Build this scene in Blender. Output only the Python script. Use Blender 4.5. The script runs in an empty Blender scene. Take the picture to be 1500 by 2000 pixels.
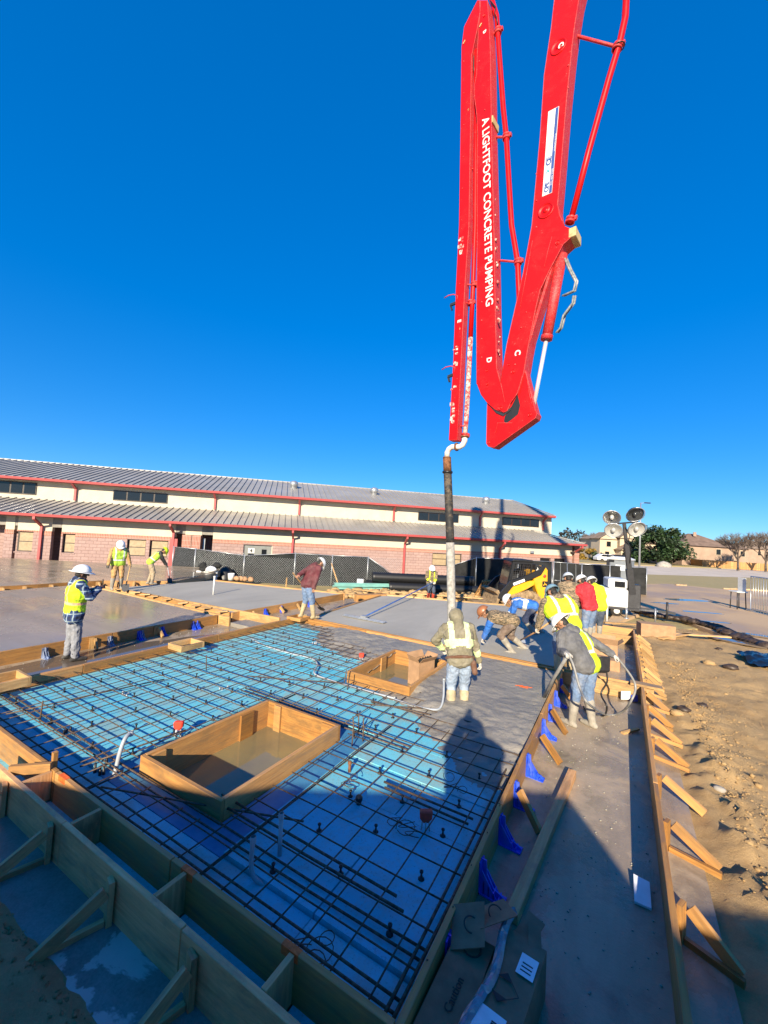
import bpy, bmesh, math, random
import numpy as np
from mathutils import Vector, Matrix, noise as mnoise
R = math.radians
rnd = random.Random(7)
S = bpy.context.scene
COL = S.collection

# ------------------------------------------------------------------ camera
CAMH = 2.55
F_PX, PITCH, ROLL, YAW = 791.0, R(2.902), R(3.2136), R(30.2)
def _axes():
    x = Vector((1, 0, 0)); f = Vector((0, math.cos(PITCH), math.sin(PITCH))); u = Vector((0, -math.sin(PITCH), math.cos(PITCH)))
    x2 = math.cos(ROLL)*x + math.sin(ROLL)*u; u2 = -math.sin(ROLL)*x + math.cos(ROLL)*u
    M = Matrix.Rotation(YAW, 3, 'Z')
    return M @ x2, M @ u2, M @ f
CX, CU, CF = _axes()
CAM = Vector((0, 0, CAMH))
cd = bpy.data.cameras.new('camera'); cam = bpy.data.objects.new('camera', cd); COL.objects.link(cam)
cd.sensor_fit = 'AUTO'; cd.sensor_width = 36.0; cd.lens = F_PX/2000*36.0
cd.clip_start = 0.05; cd.clip_end = 3000
m = Matrix((CX, CU, -CF)).transposed().to_4x4(); m.translation = CAM; cam.matrix_world = m
S.camera = cam

# ------------------------------------------------------------------ daylight
SUN = Vector((0.26, -0.89, 0.38)).normalized()          # direction towards the sun
SUN_EL = math.asin(SUN.z); SUN_AZ = math.atan2(SUN.x, SUN.y)
w = bpy.data.worlds.new('World'); S.world = w; w.use_nodes = True
nt = w.node_tree; nt.nodes.clear()
sky = nt.nodes.new('ShaderNodeTexSky'); sky.sky_type = 'NISHITA'; sky.sun_disc = False
sky.sun_elevation = SUN_EL; sky.sun_rotation = SUN_AZ % (2*math.pi)
sky.altitude = 1200; sky.air_density = 1.0; sky.dust_density = 0.0; sky.ozone_density = 3.0
hs = nt.nodes.new('ShaderNodeHueSaturation'); hs.inputs['Saturation'].default_value = 1.36; hs.inputs['Value'].default_value = 1.16; hs.inputs['Hue'].default_value = 0.522
bg = nt.nodes.new('ShaderNodeBackground'); bg.inputs['Strength'].default_value = 0.148
wo = nt.nodes.new('ShaderNodeOutputWorld')
gmn = nt.nodes.new('ShaderNodeGamma'); gmn.inputs[1].default_value = 0.5; nt.links.new(sky.outputs[0], gmn.inputs[0]); tin = nt.nodes.new('ShaderNodeMix'); tin.data_type = 'RGBA'; tin.blend_type = 'MULTIPLY'; tin.inputs[0].default_value = 1.0; tin.inputs[7].default_value = (.5, .8, 1, 1); nt.links.new(gmn.outputs[0], tin.inputs[6]); nt.links.new(tin.outputs[2], hs.inputs['Color']); nt.links.new(hs.outputs[0], bg.inputs[0]); nt.links.new(bg.outputs[0], wo.inputs[0])
sl = bpy.data.lights.new('sun', 'SUN'); sl.energy = 4.3; sl.angle = R(0.53); sl.color = (1.0, 0.87, 0.66)
so = bpy.data.objects.new('sun', sl); COL.objects.link(so)
so.rotation_euler = (-SUN).to_track_quat('-Z', 'Y').to_euler(); so.location = (20, -40, 30)
S.view_settings.view_transform = 'Standard'; S.view_settings.look = 'None'; S.view_settings.gamma = 1
S.view_settings.use_curve_mapping = False; S.view_settings.exposure = 1.27
# ------------------------------------------------------------------ helpers
def at(px, py, z=0.0):
    """world point where the line of sight of photo pixel (px,py) meets the level z"""
    d = CX*((px-750)/F_PX) - CU*((py-1000)/F_PX) + CF
    return CAM + d*((z-CAMH)/d.z)
def tag(o, label=None, cat=None, group=None, kind=None):
    if label: o['label'] = label
    if cat: o['category'] = cat
    if group: o['group'] = group
    if kind: o['kind'] = kind
    return o
def empty(name, loc=(0, 0, 0), label=None, cat=None, group=None, rz=0.0):
    o = bpy.data.objects.new(name, None); COL.objects.link(o); o.location = loc; o.rotation_euler.z = rz
    o.empty_display_size = 0.1
    return tag(o, label, cat, group)
def copy_tree(o, parent=None):
    c = o.copy(); COL.objects.link(c)
    if parent: c.parent = parent
    for ch in list(o.children): copy_tree(ch, c)
    return c
def basis(d, up=Vector((0, 0, 1))):
    d = d.normalized()
    if abs(d.dot(up)) > 0.98: up = Vector((0, 1, 0))
    s = d.cross(up).normalized(); return d, s, s.cross(d)
class MB:
    """collects shapes and links them as one mesh object"""
    def __init__(self): self.v = []; self.f = []; self.uv = []; self.mi = []; self.cur = 0; self.sm = []; self.smooth = False
    def face(self, idx, uvs=None):
        self.f.append(tuple(idx)); self.mi.append(self.cur); self.sm.append(self.smooth)
        self.uv.extend(uvs if uvs else [(0, 0)]*len(idx))
    def poly(self, pts, uvs=None):
        b = len(self.v); self.v += [Vector(p) for p in pts]
        self.face(range(b, b+len(pts)), uvs if uvs else [(p[0], p[1]) for p in pts])
    def obox(self, c, ax, ay, az, hx, hy, hz, taper=1.0):
        """box with centre c, unit axes and half sizes; grain runs along ax"""
        c = Vector(c); b = len(self.v); ou, ov = rnd.uniform(0, 40), rnd.uniform(0, 40)
        for sx in (-1, 1):
            k = taper if sx > 0 else 1.0
            for sy in (-1, 1):
                for sz in (-1, 1):
                    self.v.append(c + ax*(sx*hx) + ay*(sy*hy*k) + az*(sz*hz*k))
        for q, (ua, va) in (((0, 1, 3, 2), (1, 2)), ((4, 6, 7, 5), (1, 2)), ((0, 4, 5, 1), (0, 2)), ((2, 3, 7, 6), (0, 2)), ((0, 2, 6, 4), (0, 1)), ((1, 5, 7, 3), (0, 1))):
            us = []
            for i in q:
                l = ((hx if i & 4 else -hx), (hy if i & 2 else -hy), (hz if i & 1 else -hz))
                us.append((ou + l[ua]*(1 if ua == 0 else .3), ov + l[va] + (1.7 if va == 1 else 0)))
            self.face([b+i for i in q], us)
    def box(self, lo, hi):
        lo, hi = Vector(lo), Vector(hi); s = (hi-lo)/2; c = (lo+hi)/2
        A = [Vector((1, 0, 0)), Vector((0, 1, 0)), Vector((0, 0, 1))]; h = [s.x, s.y, s.z]
        o = sorted(range(3), key=lambda i: -h[i])
        a = [A[i] for i in o]; hh = [h[i] for i in o]
        if a[0].cross(a[1]).dot(a[2]) < 0: a[2] = -a[2]
        self.obox(c, a[0], a[1], a[2], *hh); return self
    def bar(self, p0, p1, w, h, up=Vector((0, 0, 1)), taper=1.0):
        p0, p1 = Vector(p0), Vector(p1); d = p1-p0; a, s, u = basis(d, Vector(up))
        self.obox((p0+p1)/2, a, s, u, d.length/2, w/2, h/2, taper); return self
    def tube(self, pts, r, seg=8, cap=True, closed=False):
        pts = [Vector(p) for p in pts]; n = len(pts); rs = r if isinstance(r, (list, tuple)) else [r]*n
        b = len(self.v); prev = None; L = 0
        old = self.smooth; self.smooth = True
        for i, p in enumerate(pts):
            if closed: d = pts[(i+1) % n]-pts[i-1]
            else: d = pts[min(i+1, n-1)]-pts[max(i-1, 0)]
            d.normalize()
            if prev is None: _, s, u = basis(d)
            else:
                s = prev - d*prev.dot(d)
                if s.length < 1e-6: _, s, u = basis(d)
                s.normalize()
            u = s.cross(d); prev = s
            for k in range(seg):
                a = 2*math.pi*k/seg; self.v.append(p + (s*math.cos(a)+u*math.sin(a))*rs[i])
        m = n if closed else n-1
        for i in range(m):
            j = (i+1) % n; l = (pts[j]-pts[i]).length
            for k in range(seg):
                k2 = (k+1) % seg
                self.face((b+i*seg+k, b+i*seg+k2, b+j*seg+k2, b+j*seg+k), [(L, k/seg), (L, (k+1)/seg), (L+l, (k+1)/seg), (L+l, k/seg)])
            L += l
        self.smooth = False
        if cap and not closed:
            self.face([b+k for k in range(seg)][::-1]); self.face([b+(n-1)*seg+k for k in range(seg)])
        self.smooth = old; return self
    def cyl(self, p0, p1, r, seg=12, r2=None): return self.tube([p0, p1], [r, r if r2 is None else r2], seg)
    def lathe(self, o, axis, prof, seg=16):
        """prof: (radius, height along axis) list"""
        o = Vector(o); a, s, u = basis(Vector(axis)); b = len(self.v); old = self.smooth; self.smooth = True
        for r, h in prof:
            for k in range(seg):
                t = 2*math.pi*k/seg; self.v.append(o + a*h + (s*math.cos(t)+u*math.sin(t))*max(r, 1e-4))
        for i in range(len(prof)-1):
            for k in range(seg):
                k2 = (k+1) % seg; self.face((b+i*seg+k, b+i*seg+k2, b+(i+1)*seg+k2, b+(i+1)*seg+k))
        self.smooth = old; return self
    def prism(self, poly, o, ax, ay, an, t0, t1):
        """2-D outline (x along ax, y along ay) extruded along an from t0 to t1"""
        o = Vector(o); ax, ay, an = Vector(ax), Vector(ay), Vector(an); n = len(poly); b = len(self.v)
        for t in (t0, t1):
            for x, y in poly: self.v.append(o + ax*x + ay*y + an*t)
        self.face([b+i for i in range(n)][::-1], [poly[i] for i in range(n)][::-1])
        self.face([b+n+i for i in range(n)], list(poly))
        L = 0
        for i in range(n):
            j = (i+1) % n; l = math.hypot(poly[j][0]-poly[i][0], poly[j][1]-poly[i][1])
            self.face((b+i, b+j, b+n+j, b+n+i), [(L, t0), (L+l, t0), (L+l, t1), (L, t1)]); L += l
        return self
    def ball(self, c, r, seg=10, rings=6, scale=(1, 1, 1), jit=0.0):
        c = Vector(c); b = len(self.v); old = self.smooth; self.smooth = True
        for i in range(rings+1):
            th = math.pi*i/rings
            for k in range(seg):
                a = 2*math.pi*k/seg; q = 1+rnd.uniform(-jit, jit)
                self.v.append(c + Vector((math.sin(th)*math.cos(a)*r*scale[0], math.sin(th)*math.sin(a)*r*scale[1], math.cos(th)*r*scale[2]))*q)
        for i in range(rings):
            for k in range(seg):
                k2 = (k+1) % seg; self.face((b+i*seg+k, b+(i+1)*seg+k, b+(i+1)*seg+k2, b+i*seg+k2))
        self.smooth = old; return self
    def mesh(self, name, mats, off=Vector((0, 0, 0))):
        me = bpy.data.meshes.new(name)
        me.from_pydata([v-off for v in self.v], [], self.f)
        ul = me.uv_layers.new(name='UVMap')
        ul.data.foreach_set('uv', [c for p in self.uv for c in p])
        me.polygons.foreach_set('material_index', self.mi); me.polygons.foreach_set('use_smooth', self.sm)
        for mt in (mats if isinstance(mats, (list, tuple)) else [mats]): me.materials.append(mt)
        me.validate(); me.update(); return me
    def build(self, name, mats, parent=None, local=False, bevel=0.0):
        """world coordinates unless local; a parent must be an unrotated empty or a part at its origin"""
        off = Vector((0, 0, 0))
        if parent and not local:
            p = parent
            while p: off = off + Vector(p.location); p = p.parent
        org = Vector((0, 0, 0))
        if not parent and not local and self.v:
            xs = [v.x for v in self.v]; ys = [v.y for v in self.v]; zs = [v.z for v in self.v]
            org = Vector(((min(xs)+max(xs))/2, (min(ys)+max(ys))/2, min(zs))); off = org
        o = bpy.data.objects.new(name, self.mesh(name, mats, off)); COL.objects.link(o); o.location = org
        if parent: o.parent = parent
        if bevel:
            bv = o.modifiers.new('bevel', 'BEVEL'); bv.width = bevel; bv.segments = 1; bv.limit_method = 'ANGLE'; bv.angle_limit = R(50)
        return o
def fbm(x, y, z=0.0, s=1.0, o=4): return mnoise.fractal(Vector((x*s, y*s, z*s)), 1.0, 2.0, o)

# ------------------------------------------------------------------ materials
class NT:
    def __init__(self, name):
        self.m = bpy.data.materials.new(name); self.m.use_nodes = True; self.t = self.m.node_tree
        self.t.nodes.clear(); self.out = self.n('ShaderNodeOutputMaterial'); self.b = self.n('ShaderNodeBsdfPrincipled')
        self.l(self.b.outputs[0], self.out.inputs[0])
    def n(self, t, **k):
        x = self.t.nodes.new(t)
        for a, v in k.items(): setattr(x, a, v)
        return x
    def l(self, a, b): self.t.links.new(a, b)
    def set(self, **k):
        for a, v in k.items():
            i = self.b.inputs[a.replace('_', ' ')]
            if hasattr(v, 'is_linked') or hasattr(v, 'links'): self.l(v, i)
            else: i.default_value = (*v, 1) if isinstance(v, tuple) and len(v) == 3 else v
    def coord(self, kind='Object', scale=(1, 1, 1)):
        if kind == 'World': c = self.n('ShaderNodeNewGeometry').outputs['Position']
        else: c = self.n('ShaderNodeTexCoord').outputs[kind]
        mp = self.n('ShaderNodeMapping'); mp.inputs['Scale'].default_value = scale; self.l(c, mp.inputs[0]); return mp.outputs[0]
    def noise(self, co, scale=5, detail=5, rough=.6, dist=0, lo=.3, hi=.7):
        x = self.n('ShaderNodeTexNoise'); x.inputs['Scale'].default_value = scale; x.inputs['Detail'].default_value = detail
        x.inputs['Roughness'].default_value = rough; x.inputs['Distortion'].default_value = dist; self.l(co, x.inputs['Vector'])
        return self.mr(x.outputs[0], lo, hi, 0, 1)
    def mr(self, v, a, b, c, d):
        x = self.n('ShaderNodeMapRange'); self.l(v, x.inputs[0])
        for i, q in enumerate((a, b, c, d)): x.inputs[i+1].default_value = q
        return x.outputs[0]
    def mix(self, f, a, b, mode='MIX'):
        x = self.n('ShaderNodeMix', data_type='RGBA', blend_type=mode)
        for s, v in ((0, f), (6, a), (7, b)):
            if hasattr(v, 'links'): self.l(v, x.inputs[s])
            else: x.inputs[s].default_value = (*v, 1) if isinstance(v, tuple) else v
        return x.outputs[2]
    def math(self, op, a, b=0.0):
        x = self.n('ShaderNodeMath', operation=op)
        for i, v in enumerate((a, b)):
            if hasattr(v, 'links'): self.l(v, x.inputs[i])
            else: x.inputs[i].default_value = v
        return x.outputs[0]
    def rand(self): return self.n('ShaderNodeObjectInfo').outputs['Random']
    def bump(self, h, strength=.3, dist=.01):
        x = self.n('ShaderNodeBump'); x.inputs['Strength'].default_value = strength; x.inputs['Distance'].default_value = dist
        self.l(h, x.inputs['Height']); self.l(x.outputs[0], self.b.inputs['Normal'])
def plain(name, c, rough=.6, metal=0.0, var=.12, scale=6, bump=.15, dirt=None, dirt_amt=.35, spec=.5, kind='Object'):
    t = NT(name); co = t.coord(kind); n = t.noise(co, scale, 4)
    d = tuple(max(0, x*(1-var*2)) for x in c)
    col = t.mix(n, d, tuple(min(1, x*(1+var*.5)) for x in c))
    if dirt:
        n2 = t.noise(co, scale*.35, 6, .7, .4, .48, .68); col = t.mix(t.math('MULTIPLY', n2, dirt_amt), col, dirt)
    t.set(Base_Color=col, Roughness=t.mr(n, 0, 1, min(1, rough+.08), max(.02, rough-.08)), Metallic=metal, Specular_IOR_Level=spec)
    if bump: t.bump(n, bump, .004)
    return t.m
def wood(name, a, b, wet=0.0, rough=.65, dirt=(.16, .1, .05)):
    t = NT(name); co = t.coord('UV', (1.6, 34, 1)); g = t.noise(co, 1.0, 5, .65, .7)
    co2 = t.coord('UV', (1, 3, 1)); g2 = t.noise(co2, 1.7, 6, .75, .5, .45, .62)
    col = t.mix(g, a, b)
    kn = t.n('ShaderNodeTexVoronoi'); kn.inputs['Scale'].default_value = 1.0; t.l(t.coord('UV', (1.3, 9, 1)), kn.inputs['Vector'])
    k = t.mr(kn.outputs['Distance'], .05, .16, 1, 0); col = t.mix(t.math('MULTIPLY', k, .55), col, tuple(x*.35 for x in b))
    col = t.mix(t.math('MULTIPLY', g2, .62), col, dirt)
    r = t.rand(); col = t.mix(t.mr(r, 0, 1, 0, .5), col, t.mix(.5, col, (.62, .4, .2)))
    v = t.n('ShaderNodeHueSaturation'); t.l(col, v.inputs['Color']); t.l(t.mr(r, 0, 1, .75, 1.15), v.inputs['Value'])
    t.set(Base_Color=v.outputs[0], Roughness=t.mr(g2, 0, 1, rough, rough-.25)); t.bump(g, .35, .004); return t.m
M = {}
M['wood'] = wood('form_lumber', (.53, .26, .06), (.29, .115, .022))
M['wood_old'] = wood('weathered_form_lumber', (.82, .46, .21), (.58, .28, .1), dirt=(.2, .11, .06))
M['wood_new'] = wood('fresh_lumber', (.6, .37, .15), (.4, .22, .07))
M['rebar'] = plain('rusty_rebar', (.13, .085, .055), .65, .1, .4, 30)
M['black'] = plain('black_plastic', (.013, .013, .014), .45, 0, .2, 8)
M['blue'] = plain('blue_plastic', (.015, .07, .62), .38, 0, .12, 9, dirt=(.3, .3, .3), dirt_amt=.5)
M['pvc'] = plain('grey_pvc', (.36, .39, .42), .4, 0, .12, 9, dirt=(.3, .28, .25))
M['orange'] = plain('orange_red_plastic', (.75, .05, .02), .5, 0, .1, 20)
M['orange_paint'] = plain('orange_spray_paint', (.85, .14, .02), .7, 0, .2, 30)
M['steel'] = plain('galvanised_steel', (.5, .52, .54), .38, .7, .15, 10)
M['dark_steel'] = plain('dark_steel', (.05, .05, .055), .45, .5, .2, 12)
M['white'] = plain('white_paint', (.64, .64, .62), .4, 0, .06, 5, dirt=(.4, .36, .3), dirt_amt=.3)
M['card'] = plain('cardboard', (.38, .225, .12), .85, 0, .12, 7)
M['paper'] = plain('white_paper', (.75, .76, .78), .7, 0, .06, 12)
M['rubber'] = plain('rubber', (.022, .021, .02), .75, 0, .25, 14, dirt=(.25, .18, .11), dirt_amt=.6)
M['glass_dark'] = plain('dark_glass', (.012, .014, .018), .08, 0, .1, 3, bump=0)
def concrete(name, a, b, rough, wet_rough, wetscale=.6, gloss_streak=None, bump=.25, lumps=0.0, lo=.42, hi=.6):
    t = NT(name); co = t.coord('World'); big = t.noise(co, wetscale, 6, .62, .5, lo, hi); fine = t.noise(co, 60, 4, .7); mid = t.noise(co, 7, 5, .65)
    col = t.mix(big, a, b); col = t.mix(t.math('MULTIPLY', mid, .35), col, tuple(x*.72 for x in a)); col = t.mix(t.math('MULTIPLY', fine, .18), col, tuple(x*1.25 for x in a))
    if gloss_streak:
        cs = t.coord('World', gloss_streak); st = t.noise(cs, 1.0, 5, .7, .4, .35, .65)
        col = t.mix(t.math('MULTIPLY', st, .5), col, tuple(min(1, x*1.45) for x in a)); rr = t.mr(t.math('MULTIPLY', t.math('ADD', st, big), .5), 0, 1, rough, wet_rough)
    else: rr = t.mr(big, 0, 1, rough, wet_rough)
    t.set(Base_Color=col, Roughness=rr)
    h = t.math('ADD', t.math('MULTIPLY', mid, .6 + lumps), t.math('MULTIPLY', fine, .25)); t.bump(h, bump, .012); return t.m
M['slab_grey'] = concrete('fresh_grey_concrete', (.345, .32, .265), (.295, .272, .228), .75, .6, .35, (.5, .14, 1), .07)
M['slab_wet'] = concrete('wet_troweled_concrete', (.3, .235, .16), (.2, .16, .115), .42, .06, .35, (.1, .9, 1), .05)
M['pour'] = concrete('just_poured_concrete', (.27, .245, .205), (.195, .18, .155), .6, .45, 1.2, None, .7, .5)
M['footing'] = concrete('wet_footing_concrete', (.33, .255, .175), (.13, .1, .065), .75, .06, 1.5, (1.4, .35, 1), .35, 0, .45, .55)
M['footing_pale'] = concrete('dry_footing_concrete', (.46, .44, .4), (.13, .12, .1), .8, .35, 1.3, None, .22, .0, .4, .425)
M['pavement'] = concrete('muddy_pavement', (.5, .34, .19), (.37, .24, .125), .75, .45, .25, None, .15)
# ------------------------------------------------------------------ ground
t = NT('trampled_dirt'); co = t.coord('World'); n1 = t.noise(co, .55, 6, .65, .6, .38, .62); n2 = t.noise(co, 9, 6, .7, .3); n3 = t.noise(co, 70, 6, .85, 0, .4, .6)
col = t.mix(n1, (.55, .36, .165), (.4, .25, .11)); col = t.mix(t.math('MULTIPLY', n2, .55), col, (.6, .42, .22)); col = t.mix(t.math('MULTIPLY', n3, .3), col, (.26, .165, .08))
t.set(Base_Color=col, Roughness=.95, Specular_IOR_Level=.2)
t.bump(t.math('ADD', t.math('MULTIPLY', n2, .7), t.math('MULTIPLY', n3, .6)), .6, .03); M['dirt'] = t.m
t = NT('winter_grass'); co = t.coord('World'); n1 = t.noise(co, .12, 5, .6, .5); n2 = t.noise(co, 3, 5, .7)
t.set(Base_Color=t.mix(n2, t.mix(n1, (.34, .25, .11), (.26, .215, .085)), (.36, .28, .13)), Roughness=.95); t.bump(n2, .6, .05); M['grass'] = t.m
M['road'] = plain('pale_road', (.6, .5, .4), .85, 0, .12, .4, kind='World')

def sstep(a, b, x):
    u = max(0.0, min(1.0, (x-a)/(b-a))); return u*u*(3-2*u)
def ground_z(x, y):
    d = math.hypot(x, y)
    z = -.36 - .39*sstep(13, 24, d)
    rough = sstep(.75, 1.0, x)*(1-sstep(22, 34, d)*.8)
    near_left = (1 - sstep(1.25, 1.42, y))*sstep(.6, 1.6, d)
    rough = max(rough, near_left)
    z += rough*(.05*fbm(x, y, 0, .8, 3) + .035*fbm(x, y, 3, 3.1, 4) + .014*fbm(x, y, 6, 11, 3) + .02)
    # loose clods along the edge of the footing
    e = math.exp(-((x-1.15)/.32)**2)*sstep(1.5, 3, y)*(1-sstep(7, 11, y))
    z += e*(.05 + .13*max(0, fbm(x, y, 7, 5.5, 4)) )
    z += near_left*(.05+.16*max(0, fbm(x, y, 9, 4.2, 4)))
    if -8.2 < x < -.7 and 1.9 < y < 9.3: z = -.9
    z += 1.0*(1-sstep(.35, 1.05, d))*(1-sstep(-.3, .3, y))            # the heap the photographer stands on, behind the lens
    return z
def axis(breaks):
    out = [breaks[0][0]]
    for (a, st), (b, _) in zip(breaks, breaks[1:]):
        n = max(1, round((b-a)/st)); out += [a+(b-a)*(i+1)/n for i in range(n)]
    return out
xs = axis([(-900, 120), (-60, 12), (-24, 3), (-6, .12), (.6, .05), (3.2, .12), (9, .6), (24, 6), (60, 120), (900, 1)])
ys = axis([(-400, 80), (-20, 4), (-4, .3), (-1, .08), (1.6, .12), (2.2, .06), (12, .15), (22, .5), (40, 4), (90, 30), (1500, 1)])
gm = MB(); gm.smooth = True
gm.v = [Vector((x, y, ground_z(x, y))) for y in ys for x in xs]
W_ = len(xs)
for j in range(len(ys)-1):
    for i in range(W_-1): gm.face((j*W_+i, j*W_+i+1, (j+1)*W_+i+1, (j+1)*W_+i))
g = gm.build('ground', M['dirt'], local=True); tag(g, kind='structure')

def sheet(name, pts, z, mat, thick=0.0):
    b = MB()
    if thick: b.prism([(p[0], p[1]) for p in pts], (0, 0, 0), (1, 0, 0), (0, 1, 0), (0, 0, 1), z-thick, z)
    else: b.poly([(p[0], p[1], z) for p in pts])
    return tag(b.build(name, mat), kind='structure')
# far verge, road and paved apron, following the line of the street seen right of the tower
def along(pxs, z): return [at(px, py, z) for px, py in pxs]
gv = MB()
for lo, hi, mat, nm, dz in ((along([(1120, 1117), (1520, 1130)], -.7), along([(1120, 1086), (1520, 1097)], -.7), 'grass', 'grass_verge', .06),):
    d = (Vector(lo[1])-Vector(lo[0])).normalized()
    a = [Vector(lo[0])-d*60, Vector(lo[1])+d*160]
    away = Vector((-d.y, d.x, 0));  away = away if away.y > 0 else -away
    sheet('grass_verge', [a[0]-away*26, a[1]-away*26, a[1]-away*1, a[0]-away*1], -.62, M['grass'], .5)
    sheet('road', [a[0]-away*1, a[1]-away*1, a[1]+away*17, a[0]+away*17], -.66, M['road'], .4)
    sheet('grass_verge', [a[0]+away*17, a[1]+away*17, a[1]+away*700, a[0]+away*700], -.55, M['grass'], .5)
    kb = MB()
    for q in (-1.0, 17.0):
        kb.bar(a[0]+away*q+Vector((0, 0, -.54)), a[1]+away*q+Vector((0, 0, -.54)), .3, .16)
    tag(kb.build('kerb', M['pavement']), kind='structure')
    STREET = (a[0], d, away)
apron = along([(1172, 1225), (1230, 1163), (1215, 1140), (1305, 1139), (1420, 1150), (1640, 1160), (1700, 1330), (1500, 1268), (1420, 1240), (1330, 1208), (1262, 1192)], -.45)
sheet('pavement', apron, -.5, M['pavement'], .3)
# puddles on the apron
t = NT('muddy_puddle'); t.set(Base_Color=(.13, .1, .075), Roughness=.06); M['puddle'] = t.m
def blob_sheet(name, c, rx, ry, rz, z, mat, th=.012, kind='structure', n=26, jag=.25):
    pts = []
    for i in range(n):
        a = 2*math.pi*i/n; q = 1+jag*fbm(math.cos(a)*1.3+c[0]*3, math.sin(a)*1.3+c[1], 1.7, 1, 3)*1.6
        x, y = rx*q*math.cos(a), ry*q*math.sin(a); pts.append((c[0]+x*math.cos(rz)-y*math.sin(rz), c[1]+x*math.sin(rz)+y*math.cos(rz)))
    return sheet(name, pts, z, mat, th)
for px, py, rx, ry, rz in ((1340, 1172, 1.5, .45, .6), (1370, 1196, .9, .22, .4), (1400, 1215, .6, .15, .3), (1300, 1178, .8, .25, .5)):
    p = at(px, py, -.488); blob_sheet('puddle', p, rx, ry, rz, -.488, M['puddle'])
for px, py, rx, ry, rz, z in ((1455, 1255, .9, .3, -.3, -.43), (1478, 1240, .5, .2, -.2, -.43)):
    p = at(px, py, z); blob_sheet('puddle', p, rx, ry, rz, z, M['puddle'], .05)
# dark muddy rut along the edge of the apron: a low ridge of churned soil
rb = MB(); 
rut = [at(px, py, -.42) for px, py in ((1235, 1192), (1290, 1203), (1340, 1210), (1375, 1219), (1400, 1224), (1425, 1237), (1460, 1250), (1520, 1268))]
for i in range(len(rut)-1):
    for k in range(7):
        f = k/7; p = rut[i].lerp(rut[i+1], f); rb.ball((p.x+rnd.uniform(-.06, .06), p.y+rnd.uniform(-.06, .06), p.z), rnd.uniform(.1, .19), 7, 5, (1.7, 1.3, .75), .16)
M['mud_dark'] = plain('dark_wet_mud', (.07, .045, .03), .55, 0, .4, 12)
tag(rb.build('mud_ridge', M['mud_dark']), kind='stuff')

# ------------------------------------------------------------------ slabs and footing
Z0 = -.03
sheet('footing', [(-.93, 1.0), (.70, 1.0), (.76, 8), (.80, 15.4), (-.93, 15.4)], -.30, M['footing'], .3)
sheet('footing', [(-9, .9), (-.93, 1.36), (-.93, 1.78), (-9, 1.78)], -.345, M['footing_pale'], .3)
sheet('footing', [(-9.66, -.5), (-7.93, -.5), (-7.93, 7.8), (-9.66, 7.8)], -.26, M['footing'], .3)
sheet('footing', [(-9.56, 8.2), (-7.75, 8.0), (-7.75, 9.1), (-8.4, 14.4), (-9.56, 13.8)], -.24, M['footing'], .3)
blob_sheet('puddle', (-8.8, 4.2), .65, 2.6, .02, -.252, M['puddle'], .01)
sheet('slab', [(-17.4, -.5), (-9.74, -.5), (-9.68, 7.62), (-15.9, 7.62), (-17.3, 7.6)], Z0, M['slab_wet'], .26)
sheet('slab', [(-16.0, 8.06), (-9.64, 8.06), (-9.6, 13.5), (-15.7, 12.0)], Z0, M['slab_grey'], .26)
sheet('slab', [(-7.62, 9.2), (-.98, 9.2), (-1.3, 14.8), (-3.8, 16.2), (-8.3, 14.6)], Z0, M['slab_grey'], .26)
sheet('slab', [(-30, 4.6), (-18.6, 5.2), (-18.0, 8.6), (-16.4, 10.6), (-19.3, 16.2), (-40, 2)], Z0-.02, M['slab_wet'], .26)
# the concrete being placed: one lumpy sheet that runs out over the foam
XB = [-8.2, -6.98, -5.9, -4.64, -3.9, -3.27, -2.5, -1.92, -1.43, -.9]; YB = [9.3, 8.4, 7.85, 7.2, 6.7, 5.95, 5.5, 5.0, 4.72, 4.65]
def pour_z(x, y):
    yb = float(np.interp(x, XB, YB)); d = y-yb + .5*fbm(x, y, 2, 1.3, 3) + .2*fbm(x, y, 5, 4.5, 3)
    z = -.18 + .15*sstep(-.4, 1.3, d)
    lum = sstep(-.5, .0, d)*(1-.55*sstep(1.2, 2.2, d))
    return min(z + lum*(.019*fbm(x, y, 4, 7, 4)+.012*fbm(x, y, 8, 19, 3)), -.012)
pb = MB(); pb.smooth = True; nx, ny = 170, 150
for j in range(ny+1):
    for i in range(nx+1):
        x = -7.84+(6.87)*i/nx; y = 4.0+(4.94)*j/ny; pb.v.append(Vector((x, y, pour_z(x, y))))
inbox = lambda x, y: -4.14 < x < -2.96 and 6.22 < y < 7.98 or -4.3 < x < -3.15 and y < 4.45
for j in range(ny):
    for i in range(nx):
        x = -7.84+6.87*(i+.5)/nx; y = 4.0+4.94*(j+.5)/ny
        if inbox(x, y): continue
        q = [j*(nx+1)+i, j*(nx+1)+i+1, (j+1)*(nx+1)+i+1, (j+1)*(nx+1)+i]
        if max(pb.v[k].z for k in q) < -.162: continue
        pb.face(q)
used = sorted({i for f in pb.f for i in f}); mp = {o: n for n, o in enumerate(used)}
pb.v = [pb.v[i] for i in used]; pb.f = [tuple(mp[i] for i in f) for f in pb.f]
tag(pb.build('poured_concrete', M['pour']), kind='structure')
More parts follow.
